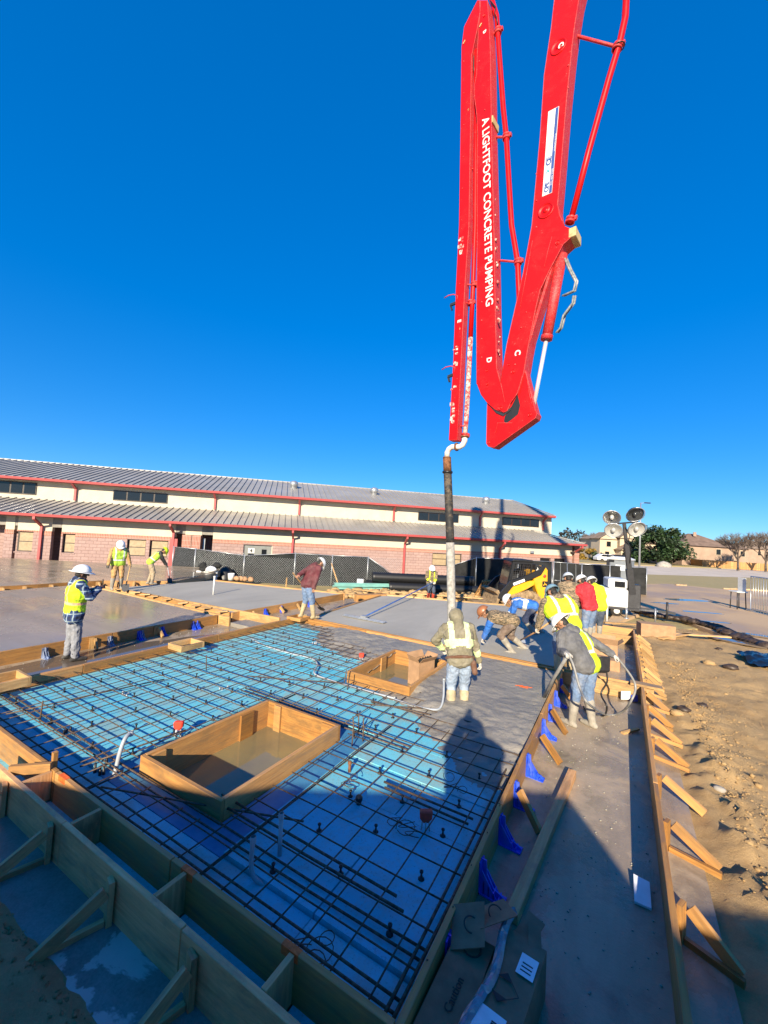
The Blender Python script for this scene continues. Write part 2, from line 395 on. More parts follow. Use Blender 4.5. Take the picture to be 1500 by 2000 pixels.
# splashes of slurry left on the foam and bars
t = NT('foam_insulation'); co = t.coord('World'); n1 = t.noise(co, 1.5, 7, .74, .8, .46, .62); n2 = t.noise(co, 14, 5, .7); n3 = t.noise(co, 42, 5, .8, 0, .56, .66)
base = t.mix(t.rand(), (.1, .48, .63), (.17, .55, .65)); n4 = t.noise(co, 5.5, 6, .75, .6, .5, .64); col = t.mix(t.math('MULTIPLY', n1, .42), base, (.33, .25, .14)); col = t.mix(t.math('MULTIPLY', n4, .25), col, (.3, .24, .15)); col = t.mix(t.math('MULTIPLY', n2, .14), col, (.15, .42, .5)); col = t.mix(t.math('MULTIPLY', n3, .5), col, (.08, .1, .09))
t.set(Base_Color=col, Roughness=t.mr(n1, 0, 1, .6, .8), Specular_IOR_Level=.25); t.bump(n2, .12, .006); M['foam'] = t.m
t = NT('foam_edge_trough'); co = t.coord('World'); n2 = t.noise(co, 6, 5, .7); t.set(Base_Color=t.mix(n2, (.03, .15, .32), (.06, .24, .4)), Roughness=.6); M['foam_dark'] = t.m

fl = empty('insulated_floor', (-4.4, 5.5, -.4)); fl['kind'] = 'structure'
MB().box((-7.9, 2.06, -.62), (-.96, 8.98, -.5)).build('footing_bed', M['footing'], fl)
holes = [(-4.74, 2.4, -2.76, 4.82), (-4.35, 6.1, -2.85, 8.1)]
def subtract(r, hs):
    rs = [r]
    for h in hs:
        out = []
        for a, b, c, d in rs:
            if c <= h[0] or a >= h[2] or d <= h[1] or b >= h[3]: out.append((a, b, c, d)); continue
            if a < h[0]: out.append((a, b, h[0], d))
            if c > h[2]: out.append((h[2], b, c, d))
            a2, c2 = max(a, h[0]), min(c, h[2])
            if b < h[1]: out.append((a2, b, c2, h[1]))
            if d > h[3]: out.append((a2, h[3], c2, d))
        rs = out
    return [r for r in rs if r[2]-r[0] > .05 and r[3]-r[1] > .05]
yy = 2.42; row = 0
while yy < 8.95:
    y1 = min(yy+.605, 8.95); x = -7.86 - (0 if row % 2 else 1.2)
    while x < -1.02:
        x1 = min(x+2.42, -1.0)
        for a, b, c, d in subtract((max(x, -7.86)+.006, yy+.006, x1-.006, y1-.006), holes):
            dz = rnd.uniform(-.004, .004)
            MB().box((a, b, -.25), (c, d, -.155+dz)).build('foam_panel', M['foam'], fl)
        x += 2.42
    yy += .605; row += 1
x = -7.86
while x < -1.05:                                        # the run beside the near form and the lowered strips around the pit
    x1 = min(x+1.21, -1.0)
    for a, b, c, d in subtract((x+.003, 2.07, x1-.003, 2.414), [(-4.74, 2.4, -2.76, 4.82)]):
        MB().box((a, b, -.3), (c, d, -.19)).build('foam_panel', M['foam'], fl)
    x += 1.21
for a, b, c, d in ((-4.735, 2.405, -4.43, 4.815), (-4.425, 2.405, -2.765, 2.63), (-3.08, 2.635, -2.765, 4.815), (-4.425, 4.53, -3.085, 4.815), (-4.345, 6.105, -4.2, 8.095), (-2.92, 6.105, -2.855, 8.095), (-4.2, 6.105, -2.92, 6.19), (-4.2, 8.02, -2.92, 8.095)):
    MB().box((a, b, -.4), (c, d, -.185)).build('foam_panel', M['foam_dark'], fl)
# trench between the two near boards
for i, (a, c) in enumerate(((-7.8, -6.0), (-6.0, -4.86), (-4.82, -3.9), (-3.86, -2.7), (-2.66, -1.66), (-1.62, -.98))):
    MB().box((a+.01, 1.79, -.36), (c-.01, 2.025, -.285+rnd.uniform(-.006, .006))).build('foam_panel', M['foam'], fl)

# ------------------------------------------------------------------ reinforcing mat
mat_ = empty('rebar_mat', (-4.4, 5.5, -.13), 'grid of dark rusty reinforcing bars tied over the blue foam inside the forms', 'rebar mat')
def rbar(p0, p1, r=.0064, name='rebar'):
    n = max(2, int((Vector(p1)-Vector(p0)).length/.9)); pts = []
    for i in range(n+1):
        p = Vector(p0).lerp(Vector(p1), i/n); p.x += rnd.uniform(-.006, .006); p.y += rnd.uniform(-.006, .006); p.z += rnd.uniform(-.006, .004); pts.append(p)
    return MB().tube(pts, r, 6).build(name, M['rebar'], mat_)
def segs(a, b, cut):
    out = []; s = a
    for c, d in sorted(cut):
        if c > s and c < b: out.append((s, c))
        if d > s: s = d
    if s < b: out.append((s, b))
    return out
x = -1.18; k = 0
while x > -7.85:
    cut = []
    if -4.46 < x < -3.06: cut.append((2.5, 4.66))
    if -4.22 < x < -2.9: cut.append((6.08, 8.12))
    for a, b in segs(2.09, 8.92, cut): rbar((x+rnd.uniform(-.015, .015), a, -.09), (x+rnd.uniform(-.015, .015), b, -.09))
    x -= .25; k += 1
y = 2.42
while y < 8.9:
    cut = []
    if 2.6 < y < 4.55: cut.append((-4.52, -2.98))
    if 6.15 < y < 8.05: cut.append((-4.28, -2.82))
    for a, b in segs(-8.02 if y > 2.8 else -7.85, -1.0, cut): rbar((a, y+rnd.uniform(-.015, .015), -.076), (b, y+rnd.uniform(-.015, .015), -.076))
    y += .262
for yy_, z in ((2.14, -.1), (2.24, -.13), (2.5, -.13), (2.58, -.13)):
    rbar((-7.8, yy_, z), (-1.02, yy_+.02, z), .0095)
for a, b, yy_ in ((-3.1, -1.25, 2.74), (-3.3, -1.35, 2.83), (-2.1, -1.12, 3.94), (-2.05, -1.15, 3.86)): rbar((a, yy_, -.1), (b, yy_-.02, -.1), .011)
for xx in (-1.0, -1.06): rbar((xx, 2.1, -.1), (xx, 8.9, -.1), .0115)
for xx in (-4.5, -2.72): rbar((xx, 2.1, -.15), (xx+.02, 5.2, -.15), .0095)
for yy_ in (4.68, 4.77): rbar((-5.2, yy_, -.11), (-2.2, yy_, -.11), .0095)
rbar((-4.9, 2.3, -.11), (-4.45, 3.2, .05), .009); rbar((-4.35, 2.25, -.1), (-2.4, 3.0, -.1), .009)   # odd bars laid loose across
rbar((-5.6, 5.15, -.1), (-4.05, 5.9, -.08), .009); rbar((-3.3, 5.35, -.06), (-2.5, 5.75, -.05), .01); rbar((-3.25, 5.5, -.06), (-2.3, 5.62, -.05), .01)
rbar((-6.9, 2.3, -.1), (-6.5, 4.2, -.09), .009)
for px, py in ((692, 1425), (700, 1418), (708, 1430), (688, 1440), (678, 1330), (672, 1322), (403, 1292), (78, 1395)):
    p = at(px, py+22, -.2); rbar((p.x, p.y, -.17), (p.x+rnd.uniform(-.03, .03), p.y+rnd.uniform(-.03, .03), .12), .009)
# bar supports under the crossings
chair = None
def support(x, y):
    global chair
    if chair is None:
        b = MB(); b.lathe((0, 0, -.156), (0, 0, 1), [(.026, 0), (.026, .01), (.01, .016), (.008, .05), (.016, .056), (.016, .068), (.006, .07)], 8)
        chair = b.mesh('bar_support', M['black'])
    o = bpy.data.objects.new('bar_support', chair); COL.objects.link(o); o.parent = mat_; o.location = Vector((x, y, 0))-mat_.location
x = -1.3; i = 0
while x > -7.7:
    y = 2.55 + (.26 if i % 2 else 0)
    while y < 8.0:
        yb = float(np.interp(x, XB, YB))
        if y < yb+.1 and not (-4.74 < x < -2.76 and y < 4.84) and not (-4.35 < x < -2.85 and 6.1 < y < 8.1): support(x+rnd.uniform(-.04, .04), y+rnd.uniform(-.04, .04))
        y += .524
    x -= .5; i += 1
# ------------------------------------------------------------------ formwork
UP = Vector((0, 0, 1))
def board(parent, p0, p1, th, z0, z1, mat='wood', name='form_board', rag=0.004):
    """upright plank between two plan points"""
    p0, p1 = Vector((*p0[:2], 0)), Vector((*p1[:2], 0)); d, s, _ = basis(p1-p0)
    c = (p0+p1)/2; c.z = (z0+z1)/2 + rnd.uniform(-rag, rag)
    b = MB(); b.obox(c, d, UP, s, (p1-p0).length/2, (z1-z0)/2, th/2); return b.build(name, M[mat], parent, bevel=.003)
def boards(parent, p0, p1, th, z0, z1, n, mat='wood'):
    p0, p1 = Vector(p0), Vector(p1)
    for i in range(n): board(parent, p0.lerp(p1, i/n+(.0008 if i else 0)), p0.lerp(p1, (i+1)/n-.0008), th, z0, z1, mat)
def stake(parent, x, y, z0, z1, w=.045, mat='wood'):
    MB().bar((x, y, z0), (x+rnd.uniform(-.01, .01), y+rnd.uniform(-.01, .01), z1), w, w*.9).build('stake', M[mat], parent)
def kicker(parent, top, foot, zt, zf, mat='wood', base=True, post=True):
    """wooden brace: post on the board, diagonal and foot strut"""
    top, foot = Vector((*top, 0)), Vector((*foot, 0)); d = (foot-top).normalized(); s = Vector((-d.y, d.x, 0))*.048
    k = rnd.uniform(-.03, .03)
    if post: MB().bar((top.x+d.x*.022, top.y+d.y*.022, zf), (top.x+d.x*.022, top.y+d.y*.022, zt-.015), .085, .036, d).build('post', M[mat], parent)
    a = top+d*.06+s; f = foot+s + Vector((-d.y, d.x, 0))*k
    MB().bar((a.x, a.y, zt-.05), (f.x, f.y, zf+.03), .036, .085, UP).build('diagonal_brace', M[mat], parent)
    if base: 
        a = top+d*.045-s*.0; f = foot+d*.03 + Vector((-d.y, d.x, 0))*k*.5
        MB().bar((a.x, a.y, zf+.02), (f.x, f.y, zf+.02), .036, .05, UP).build('foot_strut', M[mat], parent)
blue_mesh = {}
def blue_brace(parent, x, y, d, h, reach, z, mat='blue'):
    """triangular ribbed plastic brace against a board; d is the plan direction away from the board"""
    key = (round(h, 2), round(reach, 2), mat)
    if key not in blue_mesh:
        b = MB(); prof = [(0, 0), (reach, 0), (reach, .03), (reach*.86, .045), (reach*.55, h*.26), (reach*.26, h*.62), (.045, h), (0, h)]
        b.prism(prof, (0, 0, 0), (1, 0, 0), (0, 0, 1), (0, 1, 0), -.007, .007)
        b.box((0, -.05, -.001), (reach*1.02, .05, .011)); b.box((-.001, -.05, .001), (.011, .05, h*.96))
        for s in (-1, 1):
            b.prism([(0, 0), (reach*.8, 0), (.02, h*.75)], (0, s*.036, 0), (1, 0, 0), (0, 0, 1), (0, 1, 0), -.004, .004)
        for k in range(1, 5):
            xx = reach*k/5; b.box((xx-.004, -.04, .01), (xx+.004, .04, .01+h*.5*(1-k/5)))
        blue_mesh[key] = b.mesh('plastic_brace', M[mat])
    o = bpy.data.objects.new('plastic_brace', blue_mesh[key]); COL.objects.link(o); o.parent = parent
    o.location = Vector((x, y, z))-parent.location; o.rotation_euler.z = math.atan2(d[1], d[0])+rnd.uniform(-.08, .08)
M['blue_pale'] = plain('slurry_coated_blue_plastic', (.2, .26, .42), .5, 0, .3, 9, dirt=(.4, .38, .36), dirt_amt=.8)

# right-hand edge of the main slab
fw = empty('formwork', (-.93, 5.5, -.3), 'long timber slab form with blue plastic braces, right of the blue foam and rebar', 'formwork')
boards(fw, (-.93, 1.7), (-.93, 9.02), .042, -.31, .0, 3)
for y in (3.43, 4.05, 4.68, 5.35, 6.5, 7.15, 7.85, 8.6): blue_brace(fw, -.907, y+.02, (1, 0), .25, .2, -.298)
blue_brace(fw, -.907, 2.7, (1, 0), .25, .2, -.298)
for y in (4.42, 5.85, 6.82, 8.1): kicker(fw, (-.905, y+.12), (-.62, y-.08), 0, -.3, base=False, post=False)
for i in range(17):
    y = 2.0+i*.42; MB().tube([(-.93+rnd.uniform(-.012, .012), y, .003), (-.93, y+.008, .006)], .004, 5).build('nail_head', M['rebar'], fw)
# near double form
fw = empty('formwork', (-4, 2.04, -.3), 'inner board of the near double form along the blue foam, orange paint on top', 'formwork')
boards(fw, (-8.6, 2.04), (-.95, 2.04), .042, -.30, .0, 4, 'wood')
for px, py, xx in ((0, 0, -2.66), (0, 0, -1.655), (0, 0, -4.62)):
    MB().box((xx-.075, 2.0185, -.05), (xx+.06, 2.0615, .003)).build('orange_mark', M['orange_paint'], fw)
fw2 = empty('formwork', (-4, 1.77, -.35), 'weathered outer board of the near double form in shade, wooden braces outside', 'formwork')
boards(fw2, (-5.55, 1.765), (-.7, 1.765), .042, -.35, -.005, 3, 'wood_old')
for xx in (-4.84, -3.88, -2.68, -1.64):
    b = MB(); b.box((xx-.02, 1.789, -.28), (xx+.02, 2.017, -.005)); b.build('divider_board', M['wood_old'], fw2, bevel=.003)
for xx in (-5.02, -4.06, -3.09, -2.16): kicker(fw2, (xx, 1.742), (xx-.12, 1.30), -.03, -.35, 'wood_old')
MB().bar((-5.15, 1.79, .0), (-4.86, 2.02, .02), .04, .09).build('loose_block', M['wood'], fw2); stake(fw2, -4.93, 2.075, -.2, .13)
# left beam with its small box-outs
fw = empty('formwork', (-7.9, 5, -.3), 'double-board beam form running along the far left edge of the blue foam', 'formwork')
boards(fw, (-7.885, .9), (-7.885, 9.0), .045, -.3, .0, 3); boards(fw, (-7.99, .9), (-7.99, 8.4), .045, -.3, -.015, 2)
boards(fw, (-7.84, 2.6), (-7.84, 8.8), .03, -.3, -.12, 3)
def boxout(x0, y0, x1, y1, z0, z1, label, mat='wood_new', th=.04):
    e = empty('boxout', ((x0+x1)/2, (y0+y1)/2, z0), label, 'box form')
    board(e, (x0, y0), (x1, y0), th, z0, z1, mat, 'side_board'); board(e, (x0, y1), (x1, y1), th, z0, z1, mat, 'side_board')
    board(e, (x0+th/2, y0+th/2+.001), (x0+th/2, y1-th/2-.001), th, z0, z1-.002, mat, 'side_board'); board(e, (x1-th/2, y0+th/2+.001), (x1-th/2, y1-th/2-.001), th, z0, z1-.002, mat, 'side_board')
    return e
boxout(-7.86, 5.12, -7.42, 5.6, -.04, .075, 'small open wooden box near the middle of the left beam form')
boxout(-8.1, 2.28, -7.6, 2.78, -.04, .09, 'small open wooden box on the near end of the left beam form')
boxout(-8.0, 8.68, -7.5, 9.08, -.03, .06, 'small open wooden box on the corner by the boots of the worker in maroon', 'wood')
# far edge of the main slab
fw = empty('formwork', (-4.5, 9.07, -.3), 'double-plank form between the poured slab and the far edge of the rebar', 'formwork')
boards(fw, (-7.86, 9.02), (-1.0, 9.02), .05, -.3, .0, 3); boards(fw, (-7.7, 9.14), (-1.0, 9.14), .05, -.3, .005, 3); boards(fw, (-7.84, 8.94), (-3.3, 8.94), .03, -.3, -.05, 2)
# edges of the other slabs
fw = empty('formwork', (-9.7, 4, -.3), 'form of the wet slab behind the man in plaid, blue braces and wooden kickers', 'formwork')
boards(fw, (-9.7, -.5), (-9.66, 7.66), .05, -.28, -.005, 3)
for px, py in ((72, 1278), (203, 1256), (260, 1245), (283, 1250), (310, 1238), (363, 1225), (374, 1224)):
    p = at(px, py, -.26); blue_brace(fw, -9.65, p.y, (1, 0), .2, .18, -.26, 'blue' if px in (260, 310, 363, 374) else 'blue_pale')
for px, py in ((165, 1265), (288, 1240)):
    p = at(px, py, -.26); kicker(fw, (-9.65, p.y+.05), (-9.38, p.y), -.01, -.26, 'wood_new', False)
fw = empty('formwork', (-12, 7.9, -.3), 'double-plank form between the wet left slab and the matt grey slab', 'formwork')
boards(fw, (-16.6, 7.66), (-9.2, 7.72), .05, -.28, .0, 3, 'wood_new'); boards(fw, (-16.2, 7.9), (-8.1, 8.5), .05, -.28, .03, 3, 'wood_new'); boards(fw, (-15.9, 8.03), (-9.6, 8.03), .045, -.2, .03, 3)
for i in range(9):
    x = -15.2+i*.66+rnd.uniform(-.2, .2); MB().bar((x, 7.82, .02), (x+rnd.uniform(.1, .3), 8.0, .05), .09, .03).build('wood_scrap', M['wood_new'], fw)
MB().box((-9.2, 7.75, -.27), (-8.2, 8.3, -.16)).build('concrete_heap', M['pour'], fw)
fw = empty('formwork', (-9.6, 10.7, -.3), 'form right of the matt grey slab, short braces behind the maroon worker', 'formwork')
boards(fw, (-9.6, 8.1), (-9.55, 13.5), .05, -.26, .0, 2); boards(fw, (-9.5, 13.55), (-15.6, 12.05), .05, -.26, .02, 2)
for i, y in enumerate((8.45, 8.75, 9.35, 9.9, 10.05, 10.7, 11.4)):
    (kicker(fw, (-9.56, y), (-9.3, y-.05), -.01, -.24, 'wood_new', False, False) if i in (1, 3, 5) else blue_brace(fw, -9.56, y, (1, 0), .2, .17, -.24))
fw = empty('formwork', (-18, 7.5, -.3), 'far left form board with wooden kickers, before the slab by the school', 'formwork')
boards(fw, (-18.35, 2.5), (-17.95, 8.6), .05, -.28, -.01, 3); boards(fw, (-17.95, 8.62), (-16.3, 10.7), .05, -.28, -.01, 2)
for y in (5.0, 5.55, 6.15, 6.9, 7.7, 8.4): kicker(fw, (-18.33+.4*(y-2.5)/6.1+.06, y), (-17.85+.4*(y-2.5)/6.1, y-.08), -.02, -.28, 'wood_new')
for y in (9.0, 9.5, 10.0, 10.4): kicker(fw, (-17.95+(y-8.62)*.79+.04, y-.04), (-17.5+(y-8.62)*.79, y-.3), -.02, -.28, 'wood_new')
fw = empty('formwork', (-8.3, 11.5, -.3), 'trench form beside the bull-floated slab, just right of the worker in maroon', 'formwork')
boards(fw, (-7.66, 9.3), (-8.35, 14.6), .05, -.26, .0, 2); boards(fw, (-9.0, 13.6), (-8.3, 14.7), .3, -.26, .03, 1); boards(fw, (-8.3, 14.72), (-3.8, 16.35), .05, -.26, .01, 3, 'wood_new'); boards(fw, (-3.7, 16.3), (-1.25, 14.9), .05, -.26, .01, 2)
# form at the outer edge of the footing, right
fw = empty('formwork', (.42, 8, -.3), 'long outer form at the right with close-set diagonal wooden kickers towards the dirt', 'formwork')
boards(fw, (.375, 1.9), (.44, 9.1), .045, -.3, .0, 2); boards(fw, (.44, 9.25), (.46, 14.7), .045, -.3, .02, 2)
for y in (3.75, 4.78, 5.68, 6.72, 7.45, 8.0, 8.75): kicker(fw, (.44, y+.12), (.79+rnd.uniform(-.03, .06), y-.02), -.02, -.3, 'wood', rnd.random() < .9)
for i in range(11): y = 9.55+i*.46; kicker(fw, (.48, y+.1), (.82, y-.04), 0, -.3, 'wood_new')
fw = empty('formwork', (-.2, 9.2, -.3), 'short plank form crossing the footing strip behind the worker with the hose', 'formwork')
board(fw, (-.9, 9.16), (.41, 9.16), .04, -.3, .0); board(fw, (-.9, 9.07), (.62, 9.07), .04, -.3, -.03, 'wood_new'); MB().box((.25, 9.0, -.01), (.75, 9.2, .03)).build('loose_block', M['wood_new'], fw)
fw = empty('formwork', (-.2, 14.8, -.3), 'plank form closing the far end of the footing strip near the light tower', 'formwork')
board(fw, (-1.2, 14.75), (.44, 14.75), .05, -.3, .03); board(fw, (-1.2, 14.0), (.42, 14.0), .05, -.3, -.05, 'wood_new')
# large pit and the smaller box-out in the slab
def pit(x0, y0, x1, y1, zb, zt, label, mat, zw, cleats):
    e = empty('boxout', ((x0+x1)/2, (y0+y1)/2, zb), label, 'box form'); th = .045
    for a, b in (((x0, y0+th/2), (x1, y0+th/2)), ((x0, y1-th/2), (x1, y1-th/2))): board(e, a, b, th, zb, zt, mat, 'side_board')
    for a, b in (((x0+th/2, y0+th+.001), (x0+th/2, y1-th-.001)), ((x1-th/2, y0+th+.001), (x1-th/2, y1-th-.001))): board(e, a, b, th, zb, zt+.002, mat, 'side_board')
    for p, q, z in cleats: board(e, p, q, .03, zb, z, mat, 'cleat')
    b = MB(); b.box((x0+th, y0+th, zb-.02), (x1-th, y1-th, zb+.015)); b.build('pit_bed', M['footing'], e)
    b = MB(); b.poly([(x0+th+.001, y0+th+.001, zw), (x1-th-.001, y0+th+.001, zw), (x1-th-.001, y1-th-.001, zw), (x0+th+.001, y1-th-.001, zw)]); b.build('standing_water', M['pit_water'], e)
    return e
t = NT('murky_water'); co = t.coord('World'); n = t.noise(co, 1.1, 5, .6, .5); t.set(Base_Color=t.mix(n, (.24, .19, .085), (.17, .14, .08)), Roughness=.03); M['pit_water'] = t.m
pit(-4.41, 2.65, -3.1, 4.51, -.62, .0, 'large wooden box-out with murky water inside, in the blue foam', 'wood', -.36,
    [((-4.35, 2.72), (-4.35, 2.9), -.02), ((-4.35, 3.95), (-4.35, 4.17), -.03), ((-4.22, 4.448), (-4.1, 4.448), -.01), ((-3.36, 4.448), (-3.15, 4.448), -.02)])
pit(-4.19, 6.2, -2.93, 8.0, -.4, .02, 'smaller wooden box-out with a carton standing in it, beside the freshly poured concrete', 'wood', -.27,
    [((-4.12, 7.3), (-4.12, 7.5), .0), ((-3.75, 7.9), (-3.6, 7.9), 0)])
# ------------------------------------------------------------------ school building
BD = Vector((math.sin(R(46.2)), math.cos(R(46.2)), 0)); BN = Vector((-BD.y, BD.x, 0))   # along the front, and away from us
BP = Vector((-30.485, 10.32, -.765))
def fac(px, py, off=0.0):
    d = CX*((px-750)/F_PX) - CU*((py-1000)/F_PX) + CF
    q0 = BP + BN*off; t = (q0-CAM).dot(BN)/d.dot(BN); q = CAM+d*t
    return (q-BP).dot(BD), q.z
def bp(s, n, z): return BP*1.0 + BD*s + BN*n + Vector((0, 0, z-BP.z))
t = NT('split_face_block'); uv = t.coord('UV'); br = t.n('ShaderNodeTexBrick'); t.l(uv, br.inputs['Vector'])
br.inputs['Color1'].default_value = (.285, .19, .175, 1); br.inputs['Color2'].default_value = (.34, .235, .215, 1); br.inputs['Mortar'].default_value = (.2, .12, .1, 1)
for k, v in (('Scale', 1.0), ('Mortar Size', .012), ('Brick Width', .41), ('Row Height', .2), ('Mortar Smooth', .3)): br.inputs[k].default_value = v
co = t.coord('World'); n = t.noise(co, 9, 6, .75); t.set(Base_Color=t.mix(t.math('MULTIPLY', n, .4), br.outputs[0], (.43, .29, .25)), Roughness=.92); t.bump(t.math('ADD', n, t.mr(br.outputs['Fac'], 0, 1, 1, 0)), .6, .02); M['block'] = t.m
t = NT('soldier_brick'); uv = t.coord('UV'); br = t.n('ShaderNodeTexBrick'); t.l(uv, br.inputs['Vector']); br.offset = 0
br.inputs['Color1'].default_value = (.3, .11, .075, 1); br.inputs['Color2'].default_value = (.36, .15, .1, 1); br.inputs['Mortar'].default_value = (.4, .3, .25, 1)
for k, v in (('Scale', 1.0), ('Mortar Size', .012), ('Brick Width', .09), ('Row Height', .3)): br.inputs[k].default_value = v
t.set(Base_Color=br.outputs[0], Roughness=.9); M['soldier'] = t.m
M['cream'] = plain('cream_stucco', (.52, .47, .37), .9, 0, .05, 1.5, bump=.05, dirt=(.5, .43, .3), dirt_amt=.3)
M['redpaint'] = plain('red_painted_trim', (.42, .075, .075), .5, 0, .08, 2)
M['roof'] = plain('grey_metal_roof', (.36, .34, .31), .45, .15, .1, .5, bump=0, dirt=(.2, .17, .14), dirt_amt=.4)
M['soffit'] = plain('grey_soffit', (.27, .25, .22), .8)
M['blind'] = plain('tan_blind', (.36, .27, .16), .6)
M['frame'] = plain('bronze_frame', (.035, .025, .02), .5)
M['doorpaint'] = plain('grey_green_door', (.2, .21, .2), .5)
bd = empty('school_building', BP, 'long school with pink block walls, red gutters and grey standing-seam roofs', 'building')
S0, S1 = -11.0, 37.75
ZB, ZS, ZC, ZG = -1.0, 1.40, 1.50, 2.42
def fbox(name, s0, s1, n0, n1, z0, z1, mat, parent=bd, uvw=False, bevel=0):
    b = MB(); c = bp((s0+s1)/2, (n0+n1)/2, (z0+z1)/2); h = ((s1-s0)/2, (n1-n0)/2, (z1-z0)/2)
    b.obox(c, BD, BN, UP, *h)
    if uvw:
        # real-size brick coordinates: along the wall and up
        uv = []
        for f in b.f:
            for i in f:
                q = b.v[i]-BP; uv.append((q.dot(BD)+q.dot(BN), q.z))
        b.uv = uv
    return b.build(name, M[mat], parent, bevel=bevel)
# front wall in stretches between recesses and openings
holes_ = []        # (s0, s1, z0, z1)
def win_px(a, b, off=0.0):
    s0, z1 = fac(*a, off); s1, z0 = fac(*b, off); return s0, s1, min(z0, z1), max(z0, z1)
windows = [win_px((249, 1051), (283, 1087)), win_px((293, 1055), (326, 1089)), win_px((123, 1042), (144, 1080)), win_px((845, 1078), (901, 1107)),
           win_px((1055, 1088), (1075, 1117)), win_px((1083, 1090), (1103, 1117)), win_px((33, 1037), (63, 1078))]
door = win_px((476, 1061), (528, 1130)); door = (door[0], door[1], -.9, door[3])
openings = windows + [door]
recesses = [(fac(0, 1050)[0]-3.0, fac(8, 1050)[0]), (fac(22, 1050)[0]+.1, fac(32, 1050)[0]), (fac(100, 1050)[0], fac(119, 1050)[0]), (fac(342, 1055)[0], fac(361, 1055)[0]), (fac(393, 1060)[0], fac(415, 1060)[0])]
cuts = sorted({S0, S1, *[o[0] for o in openings], *[o[1] for o in openings], *[r for q in recesses for r in q]})
cuts = [c for c in cuts if S0 <= c <= S1]
for a, b in zip(cuts, cuts[1:]):
    mid = (a+b)/2
    if any(r[0] < mid < r[1] for r in recesses):
        fbox('recess_wall', a-1.5, b+1.5, 1.2+.26*len(bd.children)*.002, 1.45+.26*len(bd.children)*.002, ZB, ZG, 'block', uvw=True); continue
    zz = ZB
    for o in [o for o in openings if o[0] < mid < o[1]]:
        if o[2] > zz+.02: fbox('wall', a, b, 0, .3, zz, o[2], 'block', uvw=True)
        zz = o[3]
    if zz < ZS: fbox('wall', a, b, 0, .3, zz, ZS-.16, 'block', uvw=True)
    fbox('brick_course', a, b, -.015, .3, max(zz, ZS-.158), ZC, 'soldier', uvw=True)
    fbox('stucco_band', a, b, .03, .3, ZC+.002, ZG, 'cream')
for r in recesses: fbox('lintel', r[0], r[1], .05, 1.2, ZC+.25, ZG-.002, 'soffit')
for s0, s1, z0, z1 in windows:
    wn = fbox('window', s0, s1, .16, .2, z0, z1, 'frame')
    sm = (s0+s1)/2; zm = (z0+z1)/2; wide = (s1-s0) > 1.4
    cols = [(s0+.07, sm-.03), (sm+.03, s1-.07)] if wide else [(s0+.1, s1-.06)]
    for c0, c1 in cols:
        for y0, y1 in ((z0+.06, zm-.025), (zm+.025, z1-.06)):
            fbox('pane', c0, c1, .145, .158, y0, y1, 'glass_dark' if s0 > 30 else 'blind', wn)
    fbox('sill', s0-.05, s1+.05, -.03, .14, z0-.07, z0-.004, 'block', wn)
dr = fbox('door', door[0]+.06, door[1]-.06, .14, .19, door[2], door[3]-.06, 'doorpaint')
fbox('frame', door[0], door[1], .1, .139, door[3]-.06, door[3], 'cream', dr); fbox('frame', door[0], door[0]+.06, .1, .139, door[2], door[3]-.062, 'cream', dr); fbox('frame', door[1]-.06, door[1], .1, .139, door[2], door[3]-.062, 'cream', dr)
dw = door[1]-door[0]
fbox('pane', door[0]+.17*dw, door[0]+.37*dw, .128, .139, .35, .78, 'glass_dark', dr); fbox('pane', door[0]+.63*dw, door[0]+.8*dw, .128, .139, .2, .95, 'glass_dark', dr)
fbox('door_number_sign', door[0]+.16*dw, door[0]+.38*dw, .12, .127, .66, 1.0, 'white', dr)
def lettering(txt, size, origin, ax, ay, mat, parent, depth=.003, align='LEFT', name='lettering', shear=0.0, bold=0.0, xs=1.0):
    """flat raised lettering; ax runs along the line of text, ay towards the tops of the letters"""
    cu = bpy.data.curves.new(name, 'FONT'); cu.body = txt; cu.size = size; cu.extrude = depth/2; cu.align_x = align; cu.shear = shear; cu.offset = bold; cu.resolution_u = 3
    tmp = bpy.data.objects.new('tmp', cu); COL.objects.link(tmp)
    me = bpy.data.meshes.new_from_object(tmp.evaluated_get(bpy.context.evaluated_depsgraph_get())); bpy.data.objects.remove(tmp); bpy.data.curves.remove(cu)
    ax, ay = Vector(ax).normalized(), Vector(ay).normalized(); az = ax.cross(ay)
    Mx = Matrix((ax*xs, ay, az)).transposed().to_4x4(); 
    off = Vector((0, 0, 0)); p = parent
    while p: off += Vector(p.location); p = p.parent
    Mx.translation = Vector(origin)-off; me.transform(Mx); me.materials.clear(); me.materials.append(M[mat]); me.name = name
    o = bpy.data.objects.new(name, me); COL.objects.link(o); o.parent = parent; return o
lettering('4', .34, bp(door[0]+.27*dw, .116, .72), BD, UP, 'black', dr, align='CENTER', bold=.012, name='number')
# pilasters on the left stretch
for px in (66, 333): 
    s, _ = fac(px, 1060); fbox('pilaster', s-.02, s+.42, -.1, -.004, ZB, ZC-.1, 'redpaint' if px == 333 else 'block', uvw=True)
for px in (368, 384): s, _ = fac(px, 1060); fbox('brick_pier', s-.3, s+.3, -.45, .1, ZB, ZC+.2, 'soldier', uvw=True)
s_, _ = fac(399, 1060); fbox('pipe_riser', s_-.06, s_+.06, -.1, -.0, ZB, 1.5, 'steel')
